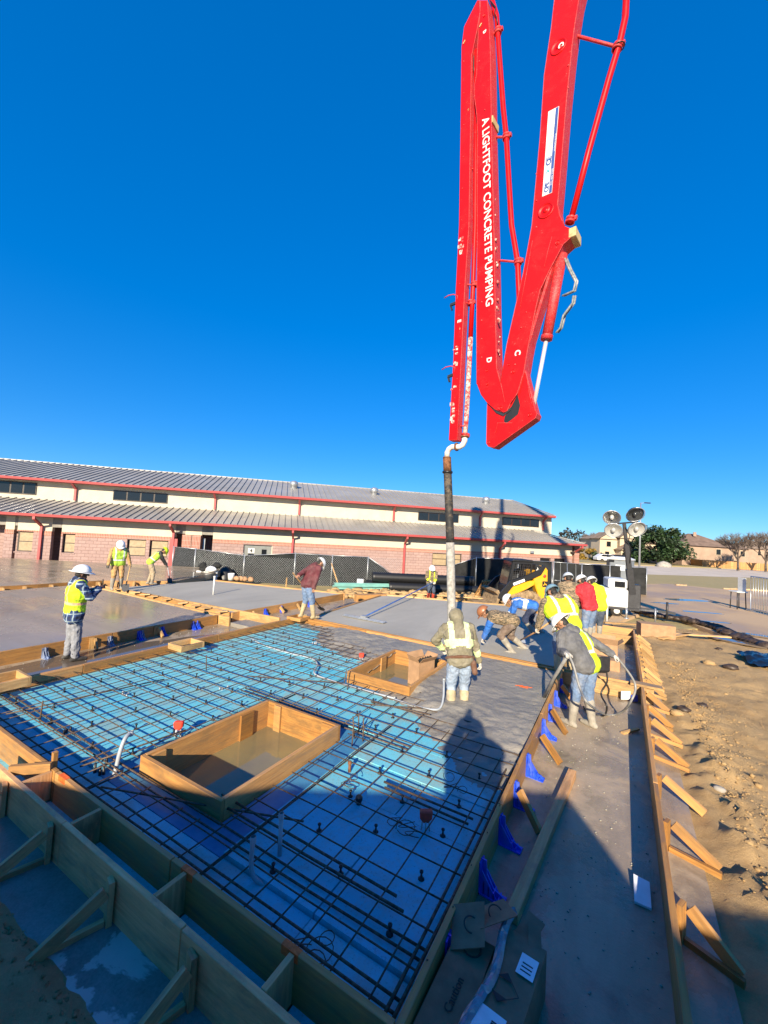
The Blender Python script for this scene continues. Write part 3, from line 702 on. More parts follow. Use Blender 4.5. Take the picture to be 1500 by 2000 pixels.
# lower roof, clerestory and upper roof
OV, SB = .75, 3.0
zg = 2.52; zc0 = 2.55 + 1.3*(3.2-2.55)*1.11; zu = 2.55 + 1.3*(4.16-2.55)*1.09; zr = 2.55+1.3*(4.9-2.55)*1.33
sc1 = fac(1077, 1030, SB)[0]; su1 = fac(1083, 1008, SB-.6)[0]; sr1 = fac(1000, 979, 9.0)[0]; sl1 = fac(1142, 1065, -OV)[0]
fbox('end_wall', S1-.3, S1, .302, 9, ZB, ZG, 'block', uvw=True)
fbox('clerestory_wall', S0, sc1, SB, SB+.3, zc0-.35, zu-.02, 'cream'); fbox('clerestory_end_wall', sc1-.3, sc1, SB+.302, 12, zc0-.35, zu-.02, 'cream')
fbox('soffit', S0, sl1-.1, -OV+.12, .0, zg-.16, zg-.1, 'soffit'); fbox('soffit', S0, su1-.1, SB-.5, SB-.002, zu-.14, zu-.08, 'soffit')
for a, b in (((222, 960), (327, 981)), ((817, 1000), (895, 1021)), ((981, 1011), (1052, 1029)), ((-30, 940), (71, 963))):
    s0, s1, z0, z1 = win_px(a, b, SB)
    hh = .34 if a[0] >= 0 else .4; zm = (z0+z1)/2
    wn = fbox('clerestory_window', s0, s1, SB-.05, SB-.004, zm-hh, zm+hh, 'frame'); k = 4
    for i in range(k):
        fbox('pane', s0+(s1-s0)*i/k+.05, s0+(s1-s0)*(i+1)/k-.05, SB-.066, SB-.052, zm-hh+.06, zm+hh-.06, 'glass_dark', wn)
def roofing(name, s0, s1, n0, z0, n1, z1, hip, pitch=.43):
    """standing-seam panels from eave (n0,z0) up to (n1,z1); the right end is hipped back by `hip`"""
    rf = MB(); a, b, c, d = bp(s0, n0, z0), bp(s1, n0, z0), bp(s1-hip, n1, z1), bp(s0, n1, z1)
    rf.poly([p-Vector((0, 0, .03)) for p in (a, b, c, d)]); rf.poly([b-Vector((0, 0, .03)), bp(s1, n1+hip*2, z0)-Vector((0, 0, .03)), c-Vector((0, 0, .03))])
    o = rf.build(name, M['roof'], bd)
    sl = Vector(d-a); L = sl.length; dirv = sl.normalized(); nrm = BD.cross(dirv).normalized(); nrm = nrm if nrm.z > 0 else -nrm
    k = 0; s = s0
    while s < s1-.05:
        e = min(s+pitch, s1); q = 1.0 if e <= s1-hip else max(.03, (s1-e)/hip)
        p = bp(s, n0, z0); b_ = MB(); ll = L*q
        b_.obox(p+BD*((e-s)/2)+dirv*(ll/2)+nrm*-.012, dirv, BD, nrm, ll/2, (e-s)/2-.002, .006); b_.obox(p+BD*.02+dirv*(ll/2)+nrm*.024, dirv, BD, nrm, ll/2, .02, .03)
        b_.build('roof_panel', M['roof'], o); s = e; k += 1
    return o
lowroof = roofing('lower_roof', S0, sl1, -OV, zg, SB+.05, zc0, 2.4)
uproof = roofing('upper_roof', S0, su1, SB-.6, zu, 9.0, zr, su1-sr1)
MB().bar(bp(S0, 9.02, zr), bp(sr1, 9.02, zr), .3, .08).build('ridge_cap', M['roof'], bd)
MB().bar(bp(sl1, -OV, zg+.05), bp(sl1-2.4, SB, zc0+.04), .16, .07).build('hip_cap', M['roof'], bd); MB().bar(bp(su1, SB-.6, zu+.05), bp(sr1, 9.0, zr+.04), .16, .07).build('hip_cap', M['roof'], bd)
def gutter(s0, s1, n, z):
    b = MB(); b.prism([(0, 0), (-.16, .02), (-.19, .16), (-.17, .17), (-.15, .05), (0, .05)], bp(s0, n, z-.17), BN, UP, BD, 0, s1-s0); b.build('gutter', M['redpaint'], bd)
    fbox('fascia', s0, s1, n+.002, n+.05, z-.2, z-.01, 'redpaint')
gutter(S0, sl1+.1, -OV-.01, zg); gutter(S0, su1+.05, SB-.61, zu)
MB().bar(bp(sl1+.06, -OV, zg-.09), bp(sl1+.06, 6, zg-.09), .14, .17).build('gutter', M['redpaint'], bd); MB().bar(bp(su1+.04, SB-.6, zu-.09), bp(su1+.04, 12, zu-.09), .14, .17).build('gutter', M['redpaint'], bd)
def dsp(s, ntop, ztop, nw, zbot, elbow=True):
    b = MB(); b.bar(bp(s, ntop-.08, ztop-.15), bp(s, ntop-.08, ztop-.32), .13, .11, BN); b.bar(bp(s, ntop-.08, ztop-.3), bp(s+.05, nw-.09, ztop-.72), .13, .11, BN)
    b.bar(bp(s+.05, nw-.09, ztop-.68), bp(s+.05, nw-.09, zbot), .13, .11, BN); b.build('downspout', M['redpaint'], bd)
for px, py in ((68, 1012), (333, 1027), (572, 1040), (795, 1053), (985, 1063)): dsp(fac(px, py, -OV)[0], -OV, zg, 0, ZB)
dsp(fac(1136, 1070, -OV)[0], -OV, zg, .2, ZB)
for px, py in ((140, 945), (418, 962), (585, 975), (772, 990), (943, 1003), (1068, 1010)):
    s, _ = fac(px, py, SB-.6); b = MB(); b.bar(bp(s, SB-.68, zu-.12), bp(s+.04, SB-.1, zu-.5), .13, .11, BN); b.bar(bp(s+.04, SB-.1, zu-.46), bp(s+.04, SB-.1, zc0+.05), .13, .11, BN); b.build('downspout', M['redpaint'], bd)
for px, py in ((573, 962), (730, 975), (949, 990)):
    s, z = fac(px, py, 6.0); q = bp(s, 6.0, zu+(zr-zu)*(6-SB+.6)/(9-SB+.6)); b = MB(); b.lathe(q-Vector((0, 0, .1)), (0, 0, 1), [(.26, 0), (.26, .28), (.33, .3), (.36, .5), (.3, .66), (.12, .74), (0, .75)], 14); b.build('roof_ventilator', M['steel'], bd)
for px, py in ((1038, 1078), (1117, 1079)): 
    s, z = fac(px, py); fbox('wall_light', s-.15, s+.15, -.16, .0, z-.08, z+.08, 'steel' if px < 1100 else 'frame')
fbox('brick_pier', fac(1124, 1090)[0]-.1, fac(1124, 1090)[0]+.35, .0, .6, ZB, ZG-.1, 'soldier', uvw=True)

# ------------------------------------------------------------------ site fence with screening
M['screen'] = plain('dark_screen_fabric', (.011, .014, .014), .9, 0, .45, 1.0, bump=.3)
M['screen_black'] = plain('black_screen_fabric', (.016, .017, .018), .9, 0, .3, 1.5, bump=.3)
def fence_run(pts, hs, label, group=None, wires=True, fabric='screen', skip=()):
    """posts at pts (ground), screened chain-link panels between them"""
    e = empty('site_fence', pts[0], label, 'fence', group); 
    for p, h in zip(pts, hs): MB().cyl((p[0], p[1], p[2]-.05), (p[0], p[1], p[2]+h+.05), .03, 8).build('post', M['steel'], e)
    for i in range(len(pts)-1):
        if i in skip: continue
        a, b = Vector(pts[i]), Vector(pts[i+1]); ha, hb = hs[i], hs[i+1]; L = (b-a).length; d = (b-a).normalized(); nn = Vector((-d.y, d.x, 0)); nn = nn if nn.y > 0 else -nn
        fb = MB(); fb.smooth = True; n = max(4, int(L/.35)); m = 6
        for j in range(m+1):
            for k in range(n+1):
                f = k/n; g = j/m; h = (ha+(hb-ha)*f)*g + (.06*fbm(f*L*1.3, i*7.1, g, 1, 3) if j == m else 0)
                p = a+d*(L*f)+nn*(.06+.07*fbm(f*L*.9+i*5, g*1.5, 2, 1, 3)); fb.v.append(Vector((p.x, p.y, a.z+(b.z-a.z)*f+h)))
        for j in range(m):
            for k in range(n): fb.face((j*(n+1)+k, j*(n+1)+k+1, (j+1)*(n+1)+k+1, (j+1)*(n+1)+k))
        fb.build('screen_fabric', M[fabric], e)
        MB().tube([a+Vector((0, 0, ha)), b+Vector((0, 0, hb))], .02, 6).build('top_rail', M['steel'], e)
        if wires:
            wb = MB(); st = .13; x = -ha
            while x < L:
                for sgn in (1, -1):
                    x0, x1 = x, x+ha; z0, z1 = (0, ha) if sgn > 0 else (ha, 0)
                    if x0 < 0: z0 += (z1-z0)*(-x0)/(x1-x0); x0 = 0
                    if x1 > L: z1 = z0+(z1-z0)*(L-x0)/(x1-x0); x1 = L
                    if x1-x0 > .03: wb.tube([a+d*x0+Vector((0, 0, z0)), a+d*x1+Vector((0, 0, z1))], .0045, 3, False)
                x += st
            tag(wb.build('chain_link_wire', M['steel'], e), kind='stuff')
    return e
ZF = -.62
pl = [at(335, 1121, ZF), at(378, 1127, ZF), at(474, 1136, ZF), at(573, 1143, ZF), at(646, 1145, ZF), at(716, 1146, ZF), at(782, 1147, ZF)]
hl = [1.62, 1.62, 1.45, 1.75, 1.72, 1.7, .45]
fence_run(pl, hl, 'long chain-link fence with dark sagging screen fabric before the school', None, True)
pr = [at(885, 1150, ZF), at(928, 1152, ZF), at(1010, 1155, ZF), at(1080, 1156, ZF), at(1135, 1158, ZF), at(1190, 1160, ZF), at(1262, 1166, ZF)]
fence_run(pr, [1.45, 1.95, 1.95, 1.9, 1.85, 1.85, 1.85], 'site fence with black screening behind the yellow loader and the toilet', None, False, 'screen_black')
for i, (xa, xb) in enumerate((((1078, 1168), (1072, 1108)), ((1108, 1172), (1100, 1108)))):
    a = at(*xa, -.55); z1 = 1.35; b = MB(); d = Vector((-.1, .35, 0)); w_ = Vector((.42, .1, 0))
    top = a + d + Vector((0, 0, 1.95)); 
    b.tube([a, top, top+w_, a+w_, a], .022, 6, True); b.tube([a.lerp(top, .5), (a+w_).lerp(top+w_, .5)], .015, 6)
    tag(b.build('fence_panel', M['steel']), 'narrow steel fence panel leaning on the black screen, ' + ('nearer the loader' if i == 0 else 'nearer the toilet'), 'fence panel', 'leaning fence panels')
# ------------------------------------------------------------------ far street
def atd(px, py, dep): return CAM + (CX*((px-750)/F_PX) - CU*((py-1000)/F_PX) + CF)*dep
def ground_pt(px, dep, z): 
    p = atd(px, 1080, dep); return Vector((p.x, p.y, z))
M['leaf'] = plain('evergreen_leaves', (.035, .075, .022), .6, 0, .45, .6, bump=0, kind='World')
M['leaf_dry'] = plain('yellow_leaves', (.3, .19, .03), .7, 0, .4, .7, bump=0, kind='World')
M['twig'] = plain('bare_twigs', (.2, .15, .12), .9, 0, .3, 1, bump=0)
M['bark'] = plain('bark', (.12, .09, .07), .9, 0, .4, 3)
M['brush'] = plain('brown_brush', (.05, .04, .022), .9, 0, .5, .4, bump=0, kind='World')
def leafy(name, base, w, h, n, leaf, label, mat='leaf', trunk=True, cat='tree', low=.12, group=None, clumps=26):
    e = empty(name, base, label, cat, group)
    cl = []
    for i in range(clumps):
        a = rnd.uniform(0, 6.283); rr = math.sqrt(rnd.random()); zz = rnd.uniform(low+.12, .9); q = math.sqrt(max(.05, 1-((zz-.45)/.56)**2))
        cl.append((base+Vector((math.cos(a)*rr*w*.42*q, math.sin(a)*rr*w*.42*q, zz*h)), rnd.uniform(.1, .2)*w))
    b = MB()
    for i in range(n):
        c, r = cl[i % clumps]; v = Vector((rnd.gauss(0, 1), rnd.gauss(0, 1), rnd.gauss(0, 1))).normalized()*r*rnd.random()**.4; v.z *= .75; p = c+v
        a = Vector((rnd.gauss(0, 1), rnd.gauss(0, 1), rnd.gauss(0, .6))).normalized(); u = a.cross(Vector((rnd.random()-.5, rnd.random()-.5, rnd.random()))).normalized(); s = leaf*rnd.uniform(.6, 1.3)
        b.poly([p-a*s-u*s*.15, p+u*s*.5, p+a*s, p-u*s*.5])
    b.build('crown', M[mat], e)
    if trunk:
        tb = MB(); tb.tube([base, base+Vector((.1, 0, h*.25)), base+Vector((.05, .1, h*.5))], [w*.035, w*.028, w*.015], 8)
        for c, r in cl[:9]: tb.tube([base+Vector((.08, 0, h*.22)), base.lerp(c, .5)+Vector((0, 0, h*.1)), c], [w*.018, w*.01, w*.004], 5)
        tb.build('trunk', M['bark'], e)
    return e
def bare_tree(base, w, h, label, group='bare winter trees across the street'):
    e = empty('bare_tree', base, label, 'tree', group); tk = MB(); br = MB()
    def grow(p, d, L, r, lev):
        q = p + d*L; (tk if lev < 2 else br).tube([p, p.lerp(q, .5)+Vector((rnd.uniform(-.05, .05)*L, rnd.uniform(-.05, .05)*L, 0)), q], [r, r*.85, r*.62], 6 if lev < 2 else 3, False)
        if lev > 4: return
        for i in range(4 if 0 < lev < 5 else 3 if lev else 6):
            a = rnd.uniform(0, 6.283); sp = rnd.uniform(.35, .75); s = Vector((math.cos(a), math.sin(a), rnd.uniform(.0, .4)))
            nd = (d*1.0+s*sp).normalized(); grow(p.lerp(q, rnd.uniform(.65, 1.0)) if i else q, nd, L*rnd.uniform(.66, .88), r*.62, lev+1)
    grow(base, Vector((0, 0, 1)), h*.3, w*.022, 0)
    tk.build('trunk', M['bark'], e); br.build('twigs', M['twig'], e); return e
leafy('oak_tree', ground_pt(1293, 78, -.55), 11.2, 7.0, 9000, .3, 'broad dark green tree standing beyond the street, right of the light tower', low=.02, clumps=34)
leafy('oak_tree', ground_pt(1243, 84, -.55), 5.2, 4.6, 2200, .28, 'small green tree behind the lamp post, left of the broad green tree', low=.0, clumps=14)
leafy('yellow_bush', ground_pt(1146, 80, -.55), 3.6, 2.6, 1100, .25, 'yellow-leaved bush just right of the school corner', 'leaf_dry', False, 'bush', low=-.1, clumps=12)
leafy('shrub', ground_pt(1166, 78, -.55), 3.0, 1.5, 600, .22, 'low dark shrub between the yellow bush and the parked cars', 'leaf', False, 'bush', low=-.1, clumps=8)
bare_tree(ground_pt(1442, 70, -.6), 9.0, 7.0, 'bare spreading tree in front of the orange timber fence')
bare_tree(ground_pt(1496, 72, -.6), 9.0, 7.0, 'bare tree cut off by the right picture edge')
bare_tree(ground_pt(1400, 86, -.6), 5.4, 4.6, 'thin bare tree in front of the brick house with the brown roof')
bare_tree(ground_pt(1156, 104, -.6), 7.5, 6.6, 'bare tree left of the gabled house')
bt = MB()
for i in range(2600):
    px = rnd.uniform(1090, 1215); dep = rnd.uniform(125, 150); p = ground_pt(px, dep, 0); top = 5.5 + 1.8*fbm(px*.05, 0, 0, 1, 3) + (1.0 if px < 1140 else 0)
    p.z = rnd.uniform(-.5, top); s = rnd.uniform(.25, .6); a = Vector((rnd.gauss(0, 1), rnd.gauss(0, 1), rnd.gauss(0, 1))).normalized(); u = a.cross(Vector((.3, .2, 1))).normalized(); bt.poly([p-a*s, p+u*s*.6, p+a*s, p-u*s*.6])
tag(bt.build('far_woods', M['brush']), kind='stuff')
# houses: local x to the right as we see it, y away
M['hbrick'] = plain('tan_house_brick', (.36, .25, .18), .9, 0, .12, .6); M['hcream'] = plain('cream_house_wall', (.52, .42, .3), .9, 0, .08, .6)
M['hroof'] = plain('brown_shingles', (.2, .135, .1), .9, 0, .2, 1); M['hroof2'] = plain('tan_shingles', (.28, .2, .14), .9, 0, .2, 1)
HR = Vector((CX.x, CX.y, 0)).normalized(); HF = Vector((-HR.y, HR.x, 0))
def house(px, dep, label, masses, roofmat, wallmat):
    o = ground_pt(px, dep, -.6); e = empty('house', o, label, 'house', 'houses across the street')
    P = lambda x, y, z: o+HR*x+HF*y+UP*z
    for (x0, x1, y0, y1, h, rise, kind) in masses:
        b = MB(); b.obox(P((x0+x1)/2, (y0+y1)/2, h/2), HR, HF, UP, (x1-x0)/2, (y1-y0)/2, h/2); wl = b.build('wall', M[wallmat], e)
        b = MB(); q = .45; xm = (x0+x1)/2; ym = (y0+y1)/2
        A, B_, C_, D_ = P(x0-q, y0-q, h), P(x1+q, y0-q, h), P(x1+q, y1+q, h), P(x0-q, y1+q, h)
        if kind == 'hip':
            k = min(x1-x0, y1-y0)/2
            r0, r1 = (P(x0+k, ym, h+rise), P(x1-k, ym, h+rise)) if (x1-x0) > (y1-y0) else (P(xm, y0+k, h+rise), P(xm, y1-k, h+rise))
            if (x1-x0) > (y1-y0): fs = [[A, B_, r1, r0], [B_, C_, r1], [C_, D_, r0, r1], [D_, A, r0]]
            else: fs = [[A, B_, r0], [B_, C_, r1, r0], [C_, D_, r1], [D_, A, r0, r1]]
        else:
            r0, r1 = P(xm, y0-q, h+rise), P(xm, y1+q, h+rise); fs = [[A, r0, r1, D_], [B_, C_, r1, r0]]
            g = MB(); g.poly([P(x0, y0, h), P(x1, y0, h), P(xm, y0, h+rise*.92)]); g.build('gable', M[wallmat], e)
        for f in fs: b.poly(f)
        b.poly([A-UP*.02, D_-UP*.02, C_-UP*.02, B_-UP*.02]); b.build('roof', M[roofmat], e)
    return e, P
def hwin(e, P, x, y, z, w_=1.1, h=1.3):
    b = MB(); b.obox(P(x, y-.03, z), HR, HF, UP, w_/2, .05, h/2); f = b.build('window', M['hcream'], e); b = MB(); b.obox(P(x, y-.09, z), HR, HF, UP, w_/2-.1, .01, h/2-.1); b.build('pane', M['glass_dark'], f)
e, P = house(1226, 88, 'two-storey cream house with several gables behind the light tower', [(-5.5, 5.5, 2, 10, 4.4, 1.9, 'hip'), (-6.0, -2.2, .2, 4, 4.5, 1.5, 'gable'), (-1.4, 2.0, .6, 4, 4.9, 1.5, 'gable'), (-2.6, 2.8, -2, 1.5, 2.3, 1.5, 'gable'), (3.4, 6.8, 0, 5, 4.0, 1.6, 'hip')], 'hroof2', 'hcream')
for x, y, z in ((-4.1, .2, 3.4), (.3, .6, 3.9), (2.8, 2, 3.4), (4.6, 0, 3.0), (-4.4, .2, 1.2)): hwin(e, P, x, y, z)
e, P = house(1393, 82, 'tan brick house with a brown hipped roof, right of the broad green tree', [(-6.3, 4.2, 0, 9, 4.0, 2.6, 'hip'), (2.2, 8.5, 1.5, 9, 3.9, 1.5, 'hip')], 'hroof', 'hbrick')
for x, y, z in ((1.0, 0, 3.0), (5.4, 1.5, 2.9), (7.2, 1.5, 2.9), (5.6, 1.5, .9)): hwin(e, P, x, y, z)
b = MB(); b.bar(P(-1.5, 3, 6.0), P(-1.5, 3, 6.9), .5, .5); b.build('chimney', M['hbrick'], e)
e, P = house(1497, 112, 'pale house mostly hidden behind the bare trees at the right edge', [(-6, 6, 0, 8, 4.4, 2.2, 'hip')], 'hroof2', 'hbrick'); hwin(e, P, -2, 0, 3.2); hwin(e, P, 2, 0, 3.2)
# orange timber fence
M['cedar'] = wood('cedar_fence', (.55, .25, .045), (.4, .16, .025))
e = empty('timber_fence', ground_pt(1440, 76, -.6), 'orange cedar privacy fence in front of the houses at the right', 'fence'); a = ground_pt(1372, 79, -.6); c = ground_pt(1560, 73, -.6); n = 120
for i in range(n):
    p = a.lerp(c, (i+.5)/n); d = (c-a).normalized(); b = MB(); b.obox(p+UP*(.68+rnd.uniform(-.02, .02)), UP, d, Vector((-d.y, d.x, 0)), .68, (c-a).length/n/2-.006, .012); b.build('fence_board', M['cedar'], e)
b = MB(); b.bar(a+UP*.4, c+UP*.4, .05, .09); b.build('rail', M['cedar'], e)
a2 = a+HF*7; b = MB(); b.obox((a+a2)/2+UP*.66, (a2-a).normalized(), UP, HR, 3.5, .66, .02); b.build('return_panel', M['cedar'], e)
# lamp post, parked cars, sign stone
b0 = ground_pt(1249.3, 60, -.55); e = empty('street_lamp', b0, 'tall thin street lamp behind the light tower', 'street lamp')
zt = atd(1250.7, 981, 60).z; MB().cyl(b0, (b0.x, b0.y, zt), .13, 10, .075).build('pole', M['steel'], e); MB().bar((b0.x, b0.y, zt-.1), Vector((b0.x, b0.y, zt))+HR*.55, .06, .06).build('arm', M['steel'], e)
MB().obox  # noqa
b = MB(); b.obox(Vector((b0.x, b0.y, zt))+HR*.95, HR, HF, UP, .45, .18, .07); b.build('lamp_head', M['dark_steel'], e, bevel=.03)
def car(px, dep, label, col):
    o = ground_pt(px, dep, -.6); e = empty('parked_car', o, label, 'car', 'cars parked by the gabled house'); P = lambda x, y, z: o+HR*x+HF*y+UP*z
    M[label] = plain(label.replace(' ', '_')[:30], col, .25)
    b = MB(); b.prism([(-2.2, .3), (2.2, .3), (2.25, .75), (1.9, .9), (1.1, .97), (.5, 1.42), (-1.3, 1.45), (-2.0, .95), (-2.25, .85)], o, HR, UP, HF, -.85, .85); b.build('body', M[label], e, bevel=.06)
    b = MB(); b.prism([(.95, .99), (.47, 1.36), (-1.25, 1.38), (-1.8, .99)], o, HR, UP, HF, -.86, -.852); b.build('side_glass', M['glass_dark'], e)
    for x in (-1.4, 1.4):
        for y in (-.8, .8): b = MB(); b.lathe(P(x, y-.1, .32), HF, [(0, 0), (.32, 0), (.32, .2), (0, .2)], 14); b.build('wheel', M['rubber'], e)
car(1186, 76, 'white car parked in front of the gabled house', (.75, .75, .75)); car(1212, 77, 'dark car parked in front of the gabled house, right of the white one', (.03, .03, .035))
b = MB(); b.ball(ground_pt(1297, 70, -.5), .9, 9, 6, (1.3, .8, .9), .1); M['rock'] = plain('grey_rock', (.35, .32, .28), .95, 0, .2, 4); tag(b.build('boulder', M['rock']), 'pale boulder on the verge in front of the broad green tree', 'rock')
for i, (px, py) in enumerate(((1320, 1143), (1412, 1150))):
    p = at(px, py, -.5); b = MB(); n_ = 14 if i else 3
    for k in range(n_): q = p+HR*(k*.55 if i else k*.3); b.bar(q, q+HR*(.52 if i else .28)+UP*rnd.uniform(-.02, .05), .14, .16)
    tag(b.build('kerb_blocks' if i else 'rubble', M['pavement']), 'broken row of kerb blocks along the far edge of the muddy paving' if i else 'small pale heap of rubble on the verge edge', 'rubble')
# ------------------------------------------------------------------ concrete pump: truck behind us, folded boom above
t = NT('red_boom_paint'); co = t.coord('Object'); n1 = t.noise(co, 2.2, 6, .7, .4, .5, .72); n2 = t.noise(co, 26, 4, .8, .2, .62, .72)
col = t.mix(t.math('MULTIPLY', n1, .6), (.5, .003, .004), (.3, .004, .006)); col = t.mix(t.math('MULTIPLY', t.math('MULTIPLY', n2, n1), .85), col, (.5, .38, .3))
t.set(Base_Color=col, Roughness=t.mr(n1, 0, 1, .4, .6), Specular_IOR_Level=.25); M['boom_red'] = t.m
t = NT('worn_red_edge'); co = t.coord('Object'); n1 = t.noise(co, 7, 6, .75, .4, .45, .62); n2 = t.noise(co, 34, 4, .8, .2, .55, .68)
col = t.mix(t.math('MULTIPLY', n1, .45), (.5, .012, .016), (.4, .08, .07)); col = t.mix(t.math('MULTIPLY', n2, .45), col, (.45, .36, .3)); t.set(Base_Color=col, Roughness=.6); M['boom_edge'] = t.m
t = NT('slurry_caked_pipe'); co = t.coord('Object'); n1 = t.noise(co, 9, 6, .75, .5, .42, .56); col = t.mix(n1, (.58, .54, .47), (.5, .03, .03)); t.set(Base_Color=col, Roughness=.8); t.bump(n1, .3, .01); M['caked'] = t.m
M['chrome'] = plain('polished_rod', (.85, .86, .88), .28, .55, .04, 5, bump=0)
M['white_pipe'] = plain('white_elbow_pipe', (.68, .67, .63), .5, 0, .1, 9, dirt=(.35, .22, .12), dirt_amt=.6)
M['rust'] = plain('rusty_steel', (.24, .1, .04), .8, .2, .4, 14)
M['yellow_pad'] = plain('yellowed_pad', (.55, .42, .2), .8, 0, .2, 12); M['hyd'] = plain('grey_hydraulic_hose', (.2, .22, .22), .6, 0, .3, 20, dirt=(.5, .48, .44), dirt_amt=.7)
M['teal'] = plain('teal_print', (.03, .35, .4), .5, bump=0); M['navy'] = plain('navy_print', (.03, .07, .25), .5, bump=0); M['pale_print'] = plain('pale_print', (.5, .5, .46), .5, bump=0)
hd = Vector((-math.sin(YAW), math.cos(YAW), 0)); rt = Vector((math.cos(YAW), math.sin(YAW), 0))
TB = R(40)
BE = rt*math.cos(TB) - hd*math.sin(TB); BNn = -(rt*math.sin(TB) + hd*math.cos(TB))     # along the boom plane (to our right), and its face towards us
HOSE = at(882, 1262, 0.0); BO = Vector((HOSE.x, HOSE.y, 0)) 
def onb(px, py, n=0.0):
    d = CX*((px-750)/F_PX) - CU*((py-1000)/F_PX) + CF
    q0 = BO + BNn*n; t = (q0-CAM).dot(BNn)/d.dot(BNn); return CAM+d*t
truck_c = Vector((1.2, -4.2, -.2))
pump = empty('concrete_pump', truck_c, 'red folding boom of a concrete pump hanging high over the site', 'concrete pump')
def plate(name, px, n0, n1, mats=('boom_red', 'boom_edge'), parent=pump, bevel=.012):
    """outline measured on the near face, extruded through the boom's width"""
    pts = [onb(x, y, n1) for x, y in px]; a = 0
    o = BO+BNn*n1; poly = [((p-o).dot(BE), p.z) for p in pts]
    for i in range(len(poly)): a += poly[i][0]*poly[(i+1) % len(poly)][1]-poly[(i+1) % len(poly)][0]*poly[i][1]
    if a < 0: poly = poly[::-1]
    b = MB(); b.prism(poly, BO, BE, UP, -BNn, -n1, -n0)
    b.mi = [0, 0] + [1]*(len(b.f)-2)
    return b.build(name, [M[q] for q in mats], parent, bevel=bevel)
W2 = .19
C_px = [(1084, -10), (1077, 53), (1063, 147), (1055, 267), (1039, 440), (1022, 533), (1006, 603), (990, 673), (977, 750), (971, 780), (974, 800), (982, 806), (990, 803), (997, 788), (1011, 767), (1023, 727), (1030, 685), (1046, 603), (1055, 566), (1074, 526), (1100, 477), (1114, 464), (1115, 446), (1103, 441), (1093, 421), (1089, 400), (1095, 333), (1106, 200), (1117, 93), (1122, 53), (1132, -10)]
# the outline goes on above the frame to the elbow it hangs from
C_px = [(1096, -95)] + C_px + [(1152, -95)]
secC = plate('boom_section', C_px, -W2, W2); secC['label'] = 'wide right boom section with a white sign'
D_px = [(978, 804), (966, 800), (952, 788), (939, 771), (931, 750), (931, 640), (932, 460), (932, 320), (933, 262), (931, 222), (927, 190), (927, 165), (931, 145), (933, 85), (937, 32), (939, 0), (952, 0), (956, 60), (958, 107), (960, 267), (965, 460), (967, 580), (970, 720), (979, 752), (986, 785), (985, 800)]
secD = plate('boom_section', D_px, -W2+.03, W2-.004); secD['label'] = 'middle boom section with white lettering'
E_px = [(876, 860), (893, 860), (901, 700), (908, 560), (916, 440), (919, 250), (921, 110), (931, 62), (938, 22), (937, 0), (932, 0), (920, 24), (906, 52), (901, 92), (899, 250), (896, 440), (890, 560), (885, 700)]
secE = plate('boom_section', E_px, -.12, .1); secE['label'] = 'slim left boom section with an end hose'
K_px = [(952, 784), (950, 866), (954, 872), (965, 874), (1046, 816), (1049, 808), (1046, 802), (1037, 767), (1026, 722), (1010, 760)]
kn = plate('knuckle_plate', K_px, -W2+.05, W2-.05); kn['label'] = 'triangular link plate at the bottom elbow'
def disc(px, py, r, n, parent, mat='boom_red', th=.012, name='pivot_cap'):
    c = onb(px, py, n); b = MB(); b.lathe(c, BNn, [(r, -.002), (r, th), (r*.8, th*1.1), (r*.78, th*.4), (r*.3, th*.5), (r*.28, th*1.6), (0, th*1.6)], 20); return b.build(name, M[mat], parent)
for px, py, r in ((1091, 91, .17), (1066, 411, .17)): disc(px, py, r, W2, secC)
for px, py, r in ((978, 797, .05), (1002, 726, .05), (994, 712, .03), (1089, 474, .05)): disc(px, py, r, W2, secC)
for px, py, r in ((952, 750, .035), (951, 724, .03), (946, 30, .04)): disc(px, py, r, W2-.004, secD)
for px, py, r in ((1035, 810, .045), (955, 864, .04)): disc(px, py, r, W2-.05, kn)
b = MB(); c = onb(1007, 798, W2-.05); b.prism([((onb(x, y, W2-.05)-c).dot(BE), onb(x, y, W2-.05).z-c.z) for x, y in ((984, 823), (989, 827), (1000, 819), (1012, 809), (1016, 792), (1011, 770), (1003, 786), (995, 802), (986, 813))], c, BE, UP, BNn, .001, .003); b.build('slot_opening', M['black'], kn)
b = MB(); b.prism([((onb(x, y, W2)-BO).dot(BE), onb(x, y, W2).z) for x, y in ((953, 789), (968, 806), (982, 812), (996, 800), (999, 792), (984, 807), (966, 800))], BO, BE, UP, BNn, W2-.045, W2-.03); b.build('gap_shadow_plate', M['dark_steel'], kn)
# ram
def ctr(px, py, n=0.0): return onb(px, py, n)
b = MB(); b.cyl(ctr(1098, 498), ctr(1067, 664), .105, 18); b.lathe(ctr(1067, 664), ctr(1067, 664)-ctr(1098, 498), [(.12, -.09), (.12, .0), (.07, .004)], 18); ram = b.build('hydraulic_cylinder', M['boom_edge'], pump)
b = MB(); b.cyl(ctr(1067, 664), ctr(1040, 806), .042, 14); b.build('piston_rod', M['chrome'], ram)
b = MB(); b.bar(ctr(1054, 800), ctr(1054, 640), .05, .16, BE); 
b = MB(); b.bar(ctr(1030, 700, .0), ctr(1090, 500, .0), .3, .05, BE); b.build('inner_web', M['boom_edge'], secC)
for dx, n in ((0, .05), (4, -.06)):
    b = MB(); b.tube([ctr(1103+dx, 505, n), ctr(1111+dx, 525, n), ctr(1124+dx, 550, n), ctr(1120+dx, 568, n), ctr(1098+dx, 578, n)], .02, 8); b.tube([ctr(1120+dx, 578, n), ctr(1118+dx, 592, n), ctr(1100+dx, 616, n), ctr(1094+dx, 640, n), ctr(1086+dx, 650, n)], .02, 8); b.build('hydraulic_hose', M['hyd'], ram)
